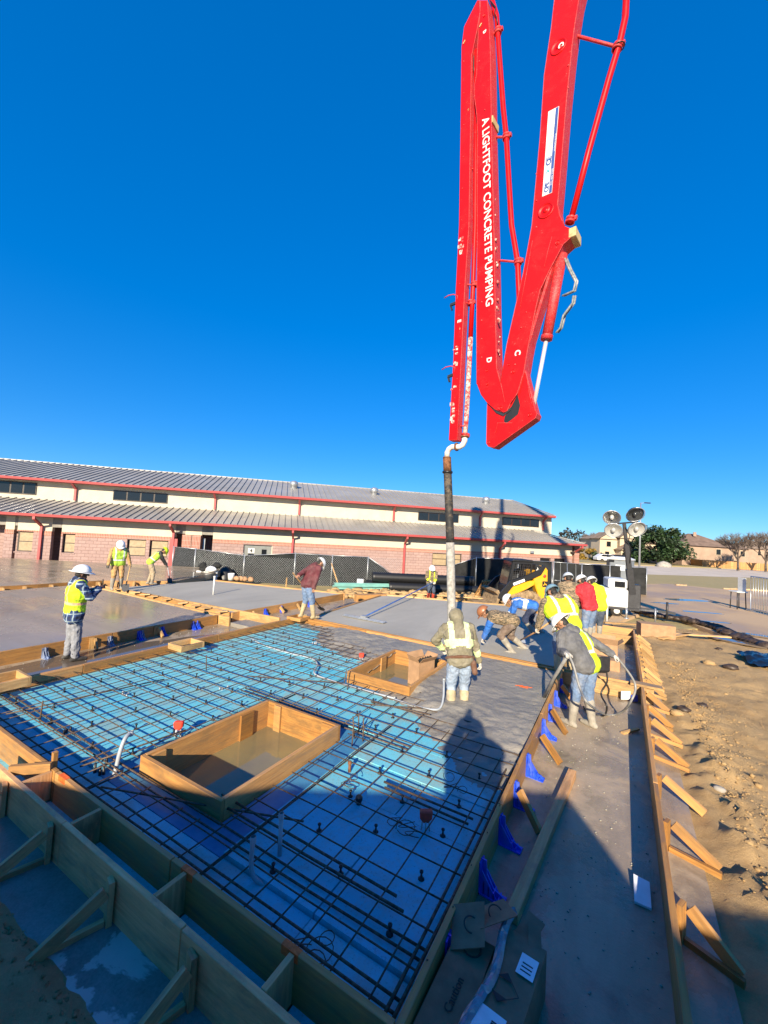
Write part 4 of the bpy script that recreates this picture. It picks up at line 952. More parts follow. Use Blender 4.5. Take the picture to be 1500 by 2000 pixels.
def pad(px, py, parent, n=0.0, s=(.1, .07, .2)): b = MB(); b.obox(onb(px, py, n), BE, UP, BNn, *s); return b.build('rest_pad', M['yellow_pad'], parent, bevel=.01)
pad(1123, 464, secC, 0, (.07, .1, .2)); pad(967, 243, secD, 0, (.02, .09, .17)); pad(970, 525, secD, 0, (.02, .08, .17)); pad(977, 742, secD, 0, (.03, .07, .16)); pad(919, 220, secE, 0, (.03, .04, .1)); pad(902, 645, secE, 0, (.02, .04, .1))
for i, (px, py) in enumerate(((939, 50), (907, 83))): b = MB(); b.obox(onb(px, py, W2 if i == 0 else .1), (BE*.7+UP*.7).normalized(), (UP*.7-BE*.7).normalized(), BNn, .04, .015, .02); b.build('lug', M['yellow_pad'], secD if i == 0 else secE)
# delivery pipes and their clamps
def pipe(px, r, n, mat, parent, name='delivery_pipe'):
    b = MB(); b.tube([onb(x, y, n) for x, y in px], r, 12); return b.build(name, M[mat], parent)
def clamp(px, py, n, d, r, parent, mat='boom_edge'):
    c = onb(px, py, n); b = MB(); d = d.normalized(); b.lathe(c-d*.06, d, [(r, 0), (r*1.35, .01), (r*1.35, .05), (r*1.1, .055), (r*1.1, .075), (r*1.4, .08), (r*1.4, .115), (r, .12)], 14)
    s = BNn; b.obox(c+BE*r*1.4, s, d, BE, .03, .04, .03); return b.build('pipe_clamp', M[mat], parent)
p1 = pipe([(1218, -60), (1223, 0), (1221, 35), (1210, 85), (1189, 155), (1150, 295), (1114, 434)], .062, -.05, 'boom_red', secC)
clamp(1206, 92, -.05, onb(1189, 155)-onb(1210, 85), .07, p1); clamp(1114, 430, -.05, onb(1114, 434)-onb(1150, 295), .07, p1)
b = MB(); b.cyl(onb(1125, 70, -.05), onb(1206, 92, -.05), .03, 8); b.build('pipe_bracket', M['boom_edge'], secC)
b = MB(); b.tube([onb(1209, 92, -.05)+BNn*(.1*math.cos(a))+BE*(.1*math.sin(a)) for a in [i*.6283 for i in range(10)]], .012, 5, True, True); b.build('pipe_clamp', M['dark_steel'], p1)
p2 = pipe([(960, -2), (970, 32), (974, 90), (983, 213), (989, 270), (999, 440), (1011, 512), (1014, 580), (1012, 640)], .06, -.08, 'boom_red', secD)
clamp(973, 62, -.08, UP, .066, p2); clamp(989, 268, -.08, UP, .066, p2); clamp(1012, 512, -.08, UP, .066, p2)
for (x0, y0, x1, y1) in ((962, 268, 989, 268), (968, 508, 1012, 512), (958, 66, 973, 66)): b = MB(); b.cyl(onb(x0, y0, -.08), onb(x1, y1, -.08), .025, 8); b.build('pipe_bracket', M['boom_edge'], secD)
p3 = pipe([(931, 100), (929, 300), (928, 440), (924, 562), (919, 660)], .058, -.02, 'boom_red', secE)
p4 = pipe([(919, 660), (915, 740), (911, 815), (908, 851)], .058, -.02, 'caked', secE)
for px, py in ((926, 556), (908, 851), (920, 592)): clamp(px, py, -.02, UP, .06, p3)
for y in (330, 556, 592, 832): b = MB(); b.cyl(onb(914 if y < 500 else 904 if y < 600 else 894, y, -.02), onb(927 if y < 500 else 922 if y < 600 else 909, y, -.02), .018, 8); b.build('pipe_bracket', M['boom_edge'], secE)
b = MB(); b.tube([onb(x, y, 0) for x, y in ((908, 853), (907.5, 861), (904, 869), (898, 873), (890, 873), (883, 873), (877, 877), (873.5, 884), (873, 893))], .066, 14); elb = b.build('swivel_elbow', M['white_pipe'], pump)
for px, py, d in ((908, 853, UP), (892, 873, BE), (873, 894, UP)): b = MB(); b.lathe(onb(px, py, 0)-d*.02, d, [(.06, 0), (.1, .002), (.1, .035), (.06, .037)], 16); b.build('coupling', M['rust'], elb)
# hooks on the slim section
for px, py in ((886, 582), (881, 722)):
    b = MB(); q = [onb(x+px, y+py, .1) for x, y in ((6, 4), (8, -4), (0, -7), (-10, -5), (-18, 0))]; b.tube(q, .012, 6); b.build('hook', M['boom_edge'], secE)
    b = MB(); b.bar(onb(px+4, py+10, .1), onb(px-6, py+14, .1), .05, .06); b.bar(onb(px-6, py+14, .1), onb(px-3, py+24, .1), .035, .04); b.build('latch', M['dark_steel'], secE)
# caked concrete flakes on the slim section
b = MB()
for i in range(36):
    y = rnd.choice([rnd.uniform(665, 720), rnd.uniform(755, 825), rnd.uniform(455, 495)]); f = (y-440)/420; x = 897-21*f + rnd.uniform(1, 9)
    c = onb(x, y, .101); s = rnd.uniform(.02, .05); b.obox(c, BE, UP, BNn, s, s*rnd.uniform(.5, 1.1), .003)
tag(b.build('concrete_flakes', M['caked'], secE), kind='stuff')
# lettering
def blet(txt, px, py, size, parent, n, up=False, mat='white', align='CENTER', bold=.0, shear=0.0, tilt=None, xs=1.0):
    ax = (tilt if tilt is not None else -UP); ay = BNn.cross(ax)
    return lettering(txt, size, onb(px, py, n), ax, ay, mat, parent, .004, align, bold=bold, shear=shear, xs=xs)
axd = (onb(950, 585, W2)-onb(943, 235, W2)).normalized()
LD = (onb(950, 585, W2)-onb(943, 235, W2)).length
blet('A LIGHTFOOT CONCRETE PUMPING', 942, 234, .25, secD, W2+.0, tilt=axd, align='LEFT', bold=.004, xs=LD/3.95)
for txt, px, py, s, par, n in (('D', 944, 64, .1, secD, W2), ('D', 951, 704, .16, secD, W2), ('C', 1006, 690, .17, secC, W2+.004), ('C', 1091, 91, .15, secC, W2+.02), ('E', 894, 628, .13, secE, .104)): blet(txt, px, py, s, par, n, bold=.006)
sg = plate('sign_panel', [(1071, 218), (1092, 207), (1078, 376), (1059, 384)], W2+.001, W2+.006, ('white', 'white'), secC, 0)
plate('sign_band', [(1085.5, 211), (1091, 208), (1077.5, 375), (1072, 377.5)], W2+.0065, W2+.009, ('navy', 'navy'), sg, 0)
axu = (onb(1081.5, 216, W2)-onb(1067, 380, W2)).normalized()
LS = (onb(1081.5, 216, W2)-onb(1067, 380, W2)).length
def sgl(txt, f, size, mat, dx=0.0, bold=.0, xs=1.0):
    ay = BNn.cross(axu); o = onb(1073, 379, W2+.0095)+axu*(LS*f)+ay*dx
    lettering(txt, size, o, axu, ay, mat, sg, .002, 'LEFT', bold=bold, xs=xs)
sgl('CPE', .04, .125, 'navy', .03, .005, 1.0); sgl('>', .27, .13, 'teal', .03, .006); sgl('CE', .36, .14, 'navy', .03, .006, 1.1); sgl('MENTS', .55, .13, 'pale_print', .03, .0, 1.2)
sgl('972 465 5200', .1, .05, 'white', -.035, 0, 1.3); sgl('equipment services', .5, .045, 'white', -.035, 0, 1.1)
# end hose
b = MB(); pts = [onb(873, 894, 0)]; hb = Vector((HOSE.x, HOSE.y, .05)); top = onb(873, 896, 0)
def hosept(f): 
    p = top.lerp(hb, f); return p + BE*(.03*math.sin(f*3.1)) 
b.tube([hosept(i/14) for i in range(0, 2)], .1, 16); hz = b.build('hose_collar', M['rust'], pump)
b = MB(); b.tube([hosept(i/28) for i in range(2, 14)], .098, 16); b.build('rubber_hose', M['rubber'], pump)
M['caked_hose'] = plain('slurry_coated_hose', (.4, .38, .34), .85, 0, .25, 12, dirt=(.2, .19, .17), dirt_amt=.6)
b = MB(); b.tube([hosept(i/28) for i in range(13, 29)], [.099 if i % 2 else .1 for i in range(13, 29)], 16); b.build('rubber_hose', M['caked_hose'], pump)
b = MB(); b.lathe(hosept(2/28), UP, [(.1, -.05), (.125, -.045), (.125, .0), (.11, .005)], 16); b.build('hose_clamp', M['black'], pump)
# sections that carry on out of the picture, back to the truck
eb = onb(1124, -95, 0); turret = Vector((9.8, 2.7, 4.1)); far = eb + UP*11.0 + rt*.6
MB().bar(eb-UP*.4, far, .3, .26, BNn, .9).build('boom_section', M['boom_red'], pump); MB().bar(far, turret, .5, .38, BNn).build('boom_section', M['boom_red'], pump)
MB().cyl(turret-UP*3.4, turret, .4, 14).build('turret', M['boom_red'], pump)
# the unseen truck behind the photographer, its boxes shaped to shade the foreground
TD = Vector((.85, .53, 0)).normalized(); TNn = Vector((TD.y, -TD.x, 0))
e0 = Vector((-2.8, -5.1, 0)) 
def tbox(name, a, b_, depth, z0, z1, mat, off=0.0, bevel=.04):
    b = MB(); c = e0+TD*((a+b_)/2)+TNn*(off+depth/2); c.z = (z0+z1)/2; b.obox(c, TD, TNn, UP, (b_-a)/2, depth/2, (z1-z0)/2); return b.build(name, M[mat], pump, bevel=bevel)
tbox('truck_bed', -.6, 5.35, 2.4, .75, 2.94, 'boom_red'); tbox('hopper', 5.4, 8.4, 2.0, .2, 2.42, 'white', .2); tbox('chassis', -4.0, 17.0, 1.9, .2, .7, 'dark_steel', .25); tbox('cab', -4.4, -.7, 2.4, .3, 2.5, 'white')
for s in (-3.4, -.2, 1.2, 3.8, 5.2, 12, 13.4):
    for o in (.25, 2.0): b = MB(); b.lathe(e0+TD*s+TNn*o+UP*.12, TNn, [(0, 0), (.5, 0), (.52, .05), (.52, .25), (.5, .3), (0, .3)], 18); b.build('wheel', M['rubber'], pump)

# weld lips, and the plates' edge highlights built as thin tubes; bolts and a few hydraulic lines
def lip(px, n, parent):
    b = MB(); b.tube([onb(x, y, n) for x, y in px], .007, 5); b.build('weld_highlight_lip', M['boom_edge'], parent)
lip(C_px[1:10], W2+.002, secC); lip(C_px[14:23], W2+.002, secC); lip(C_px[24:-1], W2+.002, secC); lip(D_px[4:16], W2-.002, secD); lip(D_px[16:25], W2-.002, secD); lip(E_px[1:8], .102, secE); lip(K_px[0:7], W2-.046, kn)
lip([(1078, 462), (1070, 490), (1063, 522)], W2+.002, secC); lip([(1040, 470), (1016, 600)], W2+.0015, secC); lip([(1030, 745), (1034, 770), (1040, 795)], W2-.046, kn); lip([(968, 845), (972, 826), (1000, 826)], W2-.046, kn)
b = MB()
for px, py, n in [(1110, 128+i*44, W2) for i in range(2)]+[(1048, 340+i*52, W2) for i in range(3)]+[(941, 590+i*36, W2-.004) for i in range(4)]+[(1018, 640, W2), (1028, 610, W2), (1006, 712, W2), (947, 215, W2-.004), (936, 120, W2-.004)]:
    b.lathe(onb(px, py, n), BNn, [(.018, 0), (.018, .012), (0, .014)], 6)
for y in range(120, 860, 62): b.lathe(onb(905-(y-300)*.027 if y > 300 else 906, y, .1), BNn, [(.014, 0), (.014, .01), (0, .012)], 6)
b.build('bolts', M['boom_edge'], secC)
b = MB(); b.tube([onb(x, y, -.16) for x, y in ((1100, 60), (1078, 240), (1066, 360), (1052, 470), (1024, 560))], .012, 6); b.tube([onb(x, y, -W2+.02) for x, y in ((961, 20), (966, 120), (967, 300), (972, 480), (976, 640))], .012, 6); b.tube([onb(x, y, 0) for x, y in ((958, 2), (963, 8), (968, 14), (966, 26), (970, 34), (972, 48))], .014, 6); b.build('hydraulic_hose', M['black'], secD)
b = MB(); b.tube([onb(x, y, 0) for x, y in ((921, 70), (926, 95), (925, 130), (929, 160))], .02, 6); b.build('hydraulic_hose', M['black'], secE)
b = MB()
for i in range(70):
    f = rnd.random(); y = 330+470*f; x = 957+18*f+rnd.uniform(0, 5); c = onb(x, y, rnd.uniform(-W2+.05, W2-.05)); s = rnd.uniform(.012, .04); b.ball(c+BE*.02, s, 5, 3, (1, 1, 1.4), .3)
tag(b.build('slurry_splatter', M['caked'], secD), kind='stuff')
# ------------------------------------------------------------------ machines
VW = lambda p: Vector((p.x, p.y, 0)).normalized()
def frame_at(p, turn=0.0):
    """right / away axes of something seen from the camera, turned by `turn` degrees"""
    f = VW(p); f = Matrix.Rotation(R(turn), 3, 'Z') @ f; return Vector((f.y, -f.x, 0)), f
# light tower trailer
base = at(1205, 1204, -.5); e = empty('light_tower', base, 'white towable light tower with four round lamps on a black mast', 'light tower')
r, f = frame_at(base, 12); P = lambda x, y, z: base+r*x+f*y+UP*z
def pb(name, x0, x1, y0, y1, z0, z1, mat, bevel=.03, parent=e, pf=None):
    q = pf or P; b = MB(); b.obox(q((x0+x1)/2, (y0+y1)/2, (z0+z1)/2), (q(1, 0, 0)-q(0, 0, 0)), (q(0, 1, 0)-q(0, 0, 0)), UP, abs(x1-x0)/2, abs(y1-y0)/2, (z1-z0)/2); return b.build(name, M[mat], parent, bevel=bevel)
pb('housing', -1.0, .42, 0, 1.3, .36, 1.18, 'white', .06); pb('lid', -.35, .4, .1, 1.2, 1.185, 1.6, 'white', .05)
for i in range(4): pb('vent_slat', -.95, -.3, -.012, -.002, .48+i*.13, .56+i*.13, 'paper', .003)
pb('door_seam', -.2, .36, -.014, -.004, .42, 1.12, 'white', .01); pb('panel_window', -.1, .3, .085, .098, 1.25, 1.5, 'glass_dark', 0)
pb('frame_rail', -1.1, 1.0, .0, .12, .3, .4, 'dark_steel', .01); pb('frame_rail', -1.1, 1.0, 1.15, 1.27, .3, .4, 'dark_steel', .01)
pb('mast_base', .46, .95, .25, .75, .32, 1.4, 'dark_steel', .03)
for y in (-.06, 1.36):
    b = MB(); b.lathe(P(.0, y+.12, .22), f, [(0, 0), (.12, 0), (.13, .02), (.23, .02), (.24, .06), (.24, .16), (.22, .18), (0, .18)], 18); w_ = b.build('wheel', M['rubber'], e); b = MB(); b.lathe(P(.0, y+.105, .22), f, [(0, 0), (.11, .0), (.12, .014)], 14); b.build('rim', M['white'], w_)
for x, y in ((.3, -.25), (-.95, -.1), (.8, 1.3)): b = MB(); b.cyl(P(x, y, 0), P(x, y, .42), .04, 8); b.lathe(P(x, y, 0), UP, [(.1, 0), (.1, .02), (.03, .03)], 10); b.build('jack_leg', M['steel'], e)
b = MB(); b.bar(P(.95, .6, .36), P(2.3, .5, .3), .1, .1); b.cyl(P(2.0, .5, .0), P(2.0, .5, .75), .045, 8); b.build('tow_bar', M['dark_steel'], e)
b = MB(); b.cyl(P(1.2, -.8, .0), P(1.2, -.8, .6), .03, 8); b.bar(P(.8, .1, .36), P(1.25, -.85, .5), .06, .06); b.build('outrigger', M['steel'], e)
depm = (base-CAM).dot(CF)+.2
m0, m1 = atd(1237, 1185, depm), atd(1219, 1022, depm)
b = MB(); b.bar(m0, m0.lerp(m1, .45), .26, .24, f); b.bar(m0.lerp(m1, .2), m0.lerp(m1, .75), .19, .17, f); b.bar(m0.lerp(m1, .5), m1, .13, .12, f); mast = b.build('mast', M['dark_steel'], e, bevel=.01)
b = MB(); b.bar(atd(1192, 1024, depm), atd(1246, 1019, depm), .07, .07); b.build('cross_bar', M['dark_steel'], e)
b = MB(); b.tube([atd(1222, 1030, depm-.1), atd(1230, 1045, depm-.2), atd(1226, 1062, depm-.1), atd(1222, 1052, depm-.2), atd(1232, 1070, depm-.1), atd(1230, 1100, depm-.1)], .02, 6); b.build('coiled_cable', M['black'], e)
M['lamp_face'] = plain('lamp_lens', (.5, .5, .48), .15, .3, .1, 5, bump=0); M['lamp_mid'] = plain('lamp_reflector', (.3, .3, .29), .2, .8, .1, 5, bump=0); M['lamp_dark'] = plain('lamp_lens_unlit', (.05, .055, .06), .15, .2, .2, 5, bump=0)
for px, py, dk in ((1195, 1011, 1), (1241, 1005, 2), (1198, 1036, 0), (1244, 1034, 0)):
    c = atd(px, py, depm-.25); ax = (-f*.9+UP*(-.55 if py > 1020 else -.6)+r*(.25 if px > 1215 else -.2)).normalized()
    b = MB(); b.lathe(c, -ax, [(.335, .0), (.35, .0), (.33, .06), (.26, .18), (.12, .28), (.05, .34), (0, .35)], 20); lp = b.build('lamp_head', M['steel'] if dk < 2 else M['dark_steel'], e)
    b = MB(); b.lathe(c, ax, [(.335, .0), (.28, -.02), (.2, -.07), (.1, -.12), (0, -.13)], 20); b.build('reflector', M['lamp_face'] if dk == 0 else M['lamp_mid'] if dk == 1 else M['lamp_dark'], lp); b = MB(); b.ball(c-ax*.03, .09, 10, 7, (1, 1, 1.3)); b.build('bulb', M['lamp_face'] if dk < 2 else M['lamp_dark'], lp); b = MB(); b.tube([c+(r*math.cos(q*.349)+(UP-ax*UP.dot(ax)).normalized()*math.sin(q*.349))*.345+ax*.004 for q in range(18)], .018, 6, True, True); b.build('rim', M['steel'], lp)
    b = MB(); b.bar(c-ax*.3, atd(1200 if px < 1215 else 1240, 1022, depm), .04, .03); b.build('lamp_bracket', M['dark_steel'], e)
# portable toilet
base = at(1205, 1160, -.6); base = CAM + (base-CAM)*1.0; base.z = -.6
e = empty('portable_toilet', base, 'grey portable toilet with a white roof behind the light tower', 'portable toilet'); r, f = frame_at(base, -14); Q = lambda x, y, z: base+r*x+f*y+UP*z
M['toilet'] = plain('grey_plastic_wall', (.21, .23, .25), .55, 0, .1, 3)
k = 1.08
qb = lambda *a, **kw: pb(*a, parent=e, pf=Q, **kw)
qb('wall', -.62*k, .62*k, 0, 1.2*k, 0, 2.05*k, 'toilet'); qb('door', -.42*k, .42*k, -.03, -.002, .1, 1.9*k, 'toilet'); qb('door_frame', -.62*k, -.44*k, -.045, -.001, .05, 2.0*k, 'dark_steel'); qb('sign', -.12, .42, -.045, -.032, 1.55, 1.9, 'paper', bevel=0); qb('vent_grille', -.5, -.2, -.05, -.035, 2.05, 2.3, 'black', bevel=0)
b = MB(); b.prism([(-.68*k, 0), (.68*k, 0), (.66*k, .07), (.35*k, .2), (-.35*k, .2), (-.66*k, .07)], Q(0, -.08, 2.05*k+.003), r, UP, f, 0, 1.36*k); b.build('roof', M['white'], e, bevel=.03)
b = MB(); b.cyl(Q(.4, .9, 2.3), Q(.4, .9, 2.85), .05, 8); b.build('vent_pipe', M['white'], e)
# compact track loader
M['loader_yellow'] = plain('construction_yellow', (.72, .36, .01), .45, 0, .1, 4, dirt=(.4, .28, .15), dirt_amt=.5)
M['mudded'] = plain('mud_caked_track', (.32, .22, .12), .95, 0, .3, 9)
base = at(1022, 1188, -.5); e = empty('track_loader', base, 'yellow and black compact track loader parked in front of the black screening', 'loader'); r, f = frame_at(base, 25); L = lambda x, y, z: base+r*x+f*y+UP*z
# profile x: front of machine to the left
def side(name, poly, y0, y1, mat, bevel=.02): b = MB(); b.prism(poly, L(0, 0, 0), r, UP, f, y0, y1); return b.build(name, M[mat], e, bevel=bevel)
trk = [(-1.0, .25), (-.82, .02), (.75, .02), (1.0, .22), (1.0, .4), (.55, .72), (.2, .78), (-.85, .5)]
for y in (0, 1.3):
    tr = side('track', trk, y, y+.36, 'mudded', .04)
    for x, z, q in ((-.75, .26, .17), (-.35, .16, .11), (0, .16, .11), (.35, .16, .11), (.75, .28, .18), (.35, .55, .15)): b = MB(); b.lathe(L(x, y-.03, z), f, [(0, 0), (q, 0), (q, .05)], 12); b.build('roller', M['mudded'], tr)
    b = MB()
    for i in range(len(trk)):
        a, c = trk[i], trk[(i+1) % len(trk)]; n = max(1, int(math.hypot(c[0]-a[0], c[1]-a[1])/.12))
        for j in range(n): q = (a[0]+(c[0]-a[0])*j/n, a[1]+(c[1]-a[1])*j/n); b.obox(L(q[0], y+.18, q[1]), f, r, UP, .185, .025, .025)
    b.build('tread', M['mudded'], tr)
side('chassis', [(-.7, .5), (.95, .45), (1.05, 1.1), (.2, 1.2), (-.7, .95)], .38, 1.28, 'dark_steel')
side('body_panel', [(-.95, .62), (-.55, .95), (.15, 1.22), (.5, 1.25), (.5, 1.05), (.1, .82), (-.75, .42), (-.95, .45)], .02, .2, 'loader_yellow', .03)
rp = side('rear_panel', [(.45, 1.2), (.75, .45), (1.02, .42), (1.12, 1.0), (1.1, 1.75), (.95, 1.95), (.85, 1.7), (.5, 1.72), (.46, 1.5)], .0, 1.6, 'loader_yellow', .03)
side('engine_hood', [(.5, 1.25), (1.02, 1.25), (1.02, 1.85), (.6, 2.0)], .15, 1.5, 'dark_steel')
# cab: posts, roof, mesh guards
for y in (.3, 1.32):
    side('cab_side', [(-.62, .98), (-.5, .98), (-.32, 1.95), (.42, 1.95), (.5, 1.2), (.58, 1.2), (.5, 2.08), (-.42, 2.08)][::1], y, y+.07, 'black', .01)
    b = MB()
    for i in range(9): x = -.45+i*.1; b.bar(L(x, y+.035, 1.0+.02*i), L(x+.12, y+.035, 1.96), .012, .012)
    for i in range(8): z = 1.1+i*.11; b.bar(L(-.5+(z-1)*.17, y+.03, z), L(.48, y+.03, z), .012, .012)
    tag(b.build('mesh_guard', M['dark_steel'], e), kind='stuff')
side('cab_roof', [(-.5, 2.06), (.55, 2.06), (.5, 2.16), (-.42, 2.16)], .25, 1.45, 'black'); side('seat', [(-.1, .95), (.3, .95), (.38, 1.6), (.25, 1.62), (.15, 1.15), (-.12, 1.12)], .6, 1.1, 'black')
side('front_window', [(-.66, .98), (-.6, .98), (-.4, 2.05), (-.46, 2.05)], .38, 1.3, 'glass_dark', 0)
side('lift_arm', [(-1.25, .4), (-1.05, .35), (-.55, 1.0), (.3, 1.33), (.75, 1.55), (.95, 1.9), (.85, 2.0), (.6, 1.75), (.1, 1.5), (-.7, 1.2), (-1.2, .6)], -.12, .02, 'black'); side('lift_arm', [(-1.25, .4), (-1.05, .35), (-.55, 1.0), (.3, 1.33), (.75, 1.55), (.95, 1.9), (.85, 2.0), (.6, 1.75), (.1, 1.5), (-.7, 1.2), (-1.2, .6)], 1.62, 1.74, 'black')
side('bucket', [(-1.25, .06), (-1.75, .03), (-2.0, .05), (-1.6, .1), (-1.3, .2), (-1.22, .55), (-1.45, .72), (-1.2, .78), (-1.08, .5)], -.1, 1.75, 'mudded')
b = MB(); b.prism([(-.28, -.06), (.28, -.06), (.28, .06), (-.28, .06)], L(-.3, -.124, 1.17), (r+UP*.42).normalized(), (UP-r*.42).normalized(), f, -.004, .0); b.build('name_plate', M['paper'], e)
for x, z in ((.98, 1.12), (.62, 1.78)):
    b = MB(); q = .13; b.prism([(-q, -q*.8), (-q*.8, -q), (q*.8, -q), (q, -q*.8), (q, q*.8), (q*.8, q), (-q*.8, q), (-q, q*.8)], L(x, -.006, z), r, UP, f, -.004, 0); em = b.build('emblem', M['black'], e)
    b = MB(); d = [(-.09, -.03), (-.03, .0), (-.04, .08), (-.02, .09), (0, .03), (.06, .01), (.09, -.06), (.06, -.05), (.02, -.02), (-.03, -.04), (-.08, -.08)]; b.prism(d, L(x, -.0115, z), r, UP, f, -.003, 0); b.build('leaping_mark', M['loader_yellow'] if x > .9 else M['white'], em)
b = MB(); b.lathe(L(.95, -.006, 1.48), -f, [(0, .01), (.07, .008), (.08, 0)], 12); b.build('decal', M['orange'], e)
# black pipes stacked on the ground
dp0, dp1 = at(748, 1156, -.62), at(1000, 1166, -.62); d = (dp1-dp0).normalized(); s = Vector((-d.y, d.x, 0))
for i, (o, z, a, c, lb) in enumerate(((0, .27, .3, 5.2, 'front one, on the ground, of the big black drain pipes'), (.56, .27, -.9, 5.0, 'rear one, on the ground, of the big black drain pipes by the screen fence'), (.28, .74, -.6, 5.1, 'topmost of the big black drain pipes stacked before the school'))):
    b = MB(); p0 = dp0+d*a+s*o+UP*z; p1 = dp0+d*c+s*o+UP*z; n = int((p1-p0).length/.12)
    b.tube([p0.lerp(p1, k/n) for k in range(n+1)], [.27-(.012 if k % 2 else 0) for k in range(n+1)], 18, True); tag(b.build('drain_pipe', M['black']), lb, 'pipe', 'black drain pipes')
# ------------------------------------------------------------------ people
def cloth(name, c, var=.18, scale=7, dirt=(.3, .27, .23), amt=.35, rough=.85): M[name] = plain(name, c, rough, 0, var, scale, .25, dirt, amt); return name
for nm, c, am in (('hivis', (.62, .86, .015), .08), ('hivis_green', (.42, .66, .06), .12), ('silver_tape', (.66, .68, .66), .1), ('orange_tape', (.8, .42, .25), .1), ('hivis_pale', (.7, .85, .4), .12), ('brown_leather', (.14, .06, .03), .2), ('denim', (.13, .2, .33), .45), ('pale_denim', (.3, .38, .5), .4), ('dark_denim', (.05, .07, .11), .3),
                  ('jeans_grey', (.24, .25, .28), .25), ('khaki', (.4, .31, .2), .3), ('tan_canvas', (.45, .26, .1), .3), ('maroon', (.12, .022, .03), .15), ('olive', (.2, .175, .11), .3), ('grey_hood', (.12, .12, .125), .2), ('red_shirt', (.55, .02, .03), .1),
                  ('blue_shirt', (.02, .14, .5), .12), ('brown_bib', (.17, .12, .09), .5), ('black_cloth', (.02, .02, .022), .2), ('glove', (.5, .46, .4), .5), ('glove_dark', (.06, .055, .05), .3), ('boot_tan', (.44, .35, .2), .9), ('boot_dark', (.03, .028, .026), .4), ('boot_red', (.5, .06, .03), .3), ('boot_mud', (.3, .27, .22), .8), ('navy_cloth', (.02, .03, .07), .2)):
    cloth(nm, c, dirt=(.36, .33, .29), amt=am)
M['skin'] = plain('skin_brown', (.33, .17, .1), .55, 0, .12, 14, .1); M['skin_dark'] = plain('skin_dark_brown', (.11, .055, .035), .5, 0, .15, 14, .1); M['hair'] = plain('dark_hair', (.02, .016, .014), .7, 0, .3, 30); M['eye'] = plain('eye', (.02, .015, .012), .2, bump=0)
M['hat_white'] = plain('white_hard_hat', (.8, .8, .78), .3, 0, .03, 5, bump=0, dirt=(.5, .47, .42), dirt_amt=.25); M['hat_blue'] = plain('faded_blue_hard_hat', (.17, .28, .34), .35, 0, .1, 5, bump=0); M['hat_grey'] = plain('pale_grey_hard_hat', (.5, .54, .56), .35, 0, .1, 5, bump=0); M['hat_brown'] = plain('brown_hard_hat', (.3, .12, .05), .4, 0, .1, 5, bump=0)
t = NT('plaid_flannel'); co = t.coord('Object'); 
sep = t.n('ShaderNodeSeparateXYZ'); t.l(co, sep.inputs[0])
def band(v, fr, lo): 
    q = t.math('FRACT', t.math('MULTIPLY', v, fr)); return t.mr(t.math('ABSOLUTE', t.math('SUBTRACT', q, .5)), lo, lo-.05, 0, 1)
hx = t.math('ADD', sep.outputs[0], t.math('MULTIPLY', sep.outputs[1], .8)); l1 = band(hx, 7, .1); l2 = band(sep.outputs[2], 7, .1); l3 = band(hx, 7, .32); l4 = band(sep.outputs[2], 7, .32)
c_ = t.mix(t.math('MULTIPLY', t.math('ADD', l3, l4), .5), (.012, .018, .05), (.02, .05, .16)); c_ = t.mix(t.math('MAXIMUM', l1, l2), c_, (.3, .38, .42)); t.set(Base_Color=c_, Roughness=.9); M['plaid'] = t.m
t = NT('camouflage_fabric'); co = t.coord('Object', (9, 9, 22)); n1 = t.noise(co, 1, 3, .6, .8, .45, .5); n2 = t.noise(t.coord('Object', (14, 14, 30)), 1, 3, .6, 1.2, .56, .6)
t.set(Base_Color=t.mix(n2, t.mix(n1, (.28, .2, .12), (.14, .11, .07)), (.035, .03, .022)), Roughness=.9); M['camo'] = t.m

tex_w = bpy.data.textures.new('cloth_folds', 'CLOUDS'); tex_w.noise_scale = .075; tex_w.noise_depth = 2
def capsules(prims):
    """closed tapered capsules; overlapping ones are fused by the remesher"""
    V, Fc = [], []
    for p0, p1, r0, r1 in prims:
        p0, p1 = Vector(p0), Vector(p1); d = p1-p0; L = d.length
        if L < 1e-5: d = Vector((0, 0, 1)); L = 0
        a, s, u = basis(d if L else Vector((0, 0, 1))); seg = 12; b = len(V); rings = []
        for k in range(1, 5): th = math.pi/2*k/4; rings.append((-math.cos(th)*r0, math.sin(th)*r0))
        for k in range(0, 4): th = math.pi/2*k/4; rings.append((L+math.sin(th)*r1, math.cos(th)*r1))
        V.append(p0-a*r0)
        for h, r in rings:
            for k in range(seg): q = 2*math.pi*k/seg; V.append(p0+a*h+(s*math.cos(q)+u*math.sin(q))*r)
        V.append(p1+a*r1); n = len(rings)
        for k in range(seg): Fc.append((b, b+1+(k+1) % seg, b+1+k))
        for i in range(n-1):
            for k in range(seg): k2 = (k+1) % seg; Fc.append((b+1+i*seg+k, b+1+i*seg+k2, b+1+(i+1)*seg+k2, b+1+(i+1)*seg+k))
        e_ = b+1+(n-1)*seg
        for k in range(seg): Fc.append((e_+k, e_+(k+1) % seg, b+1+n*seg))
    me = bpy.data.meshes.new('tmp'); me.from_pydata(V, [], Fc); return me
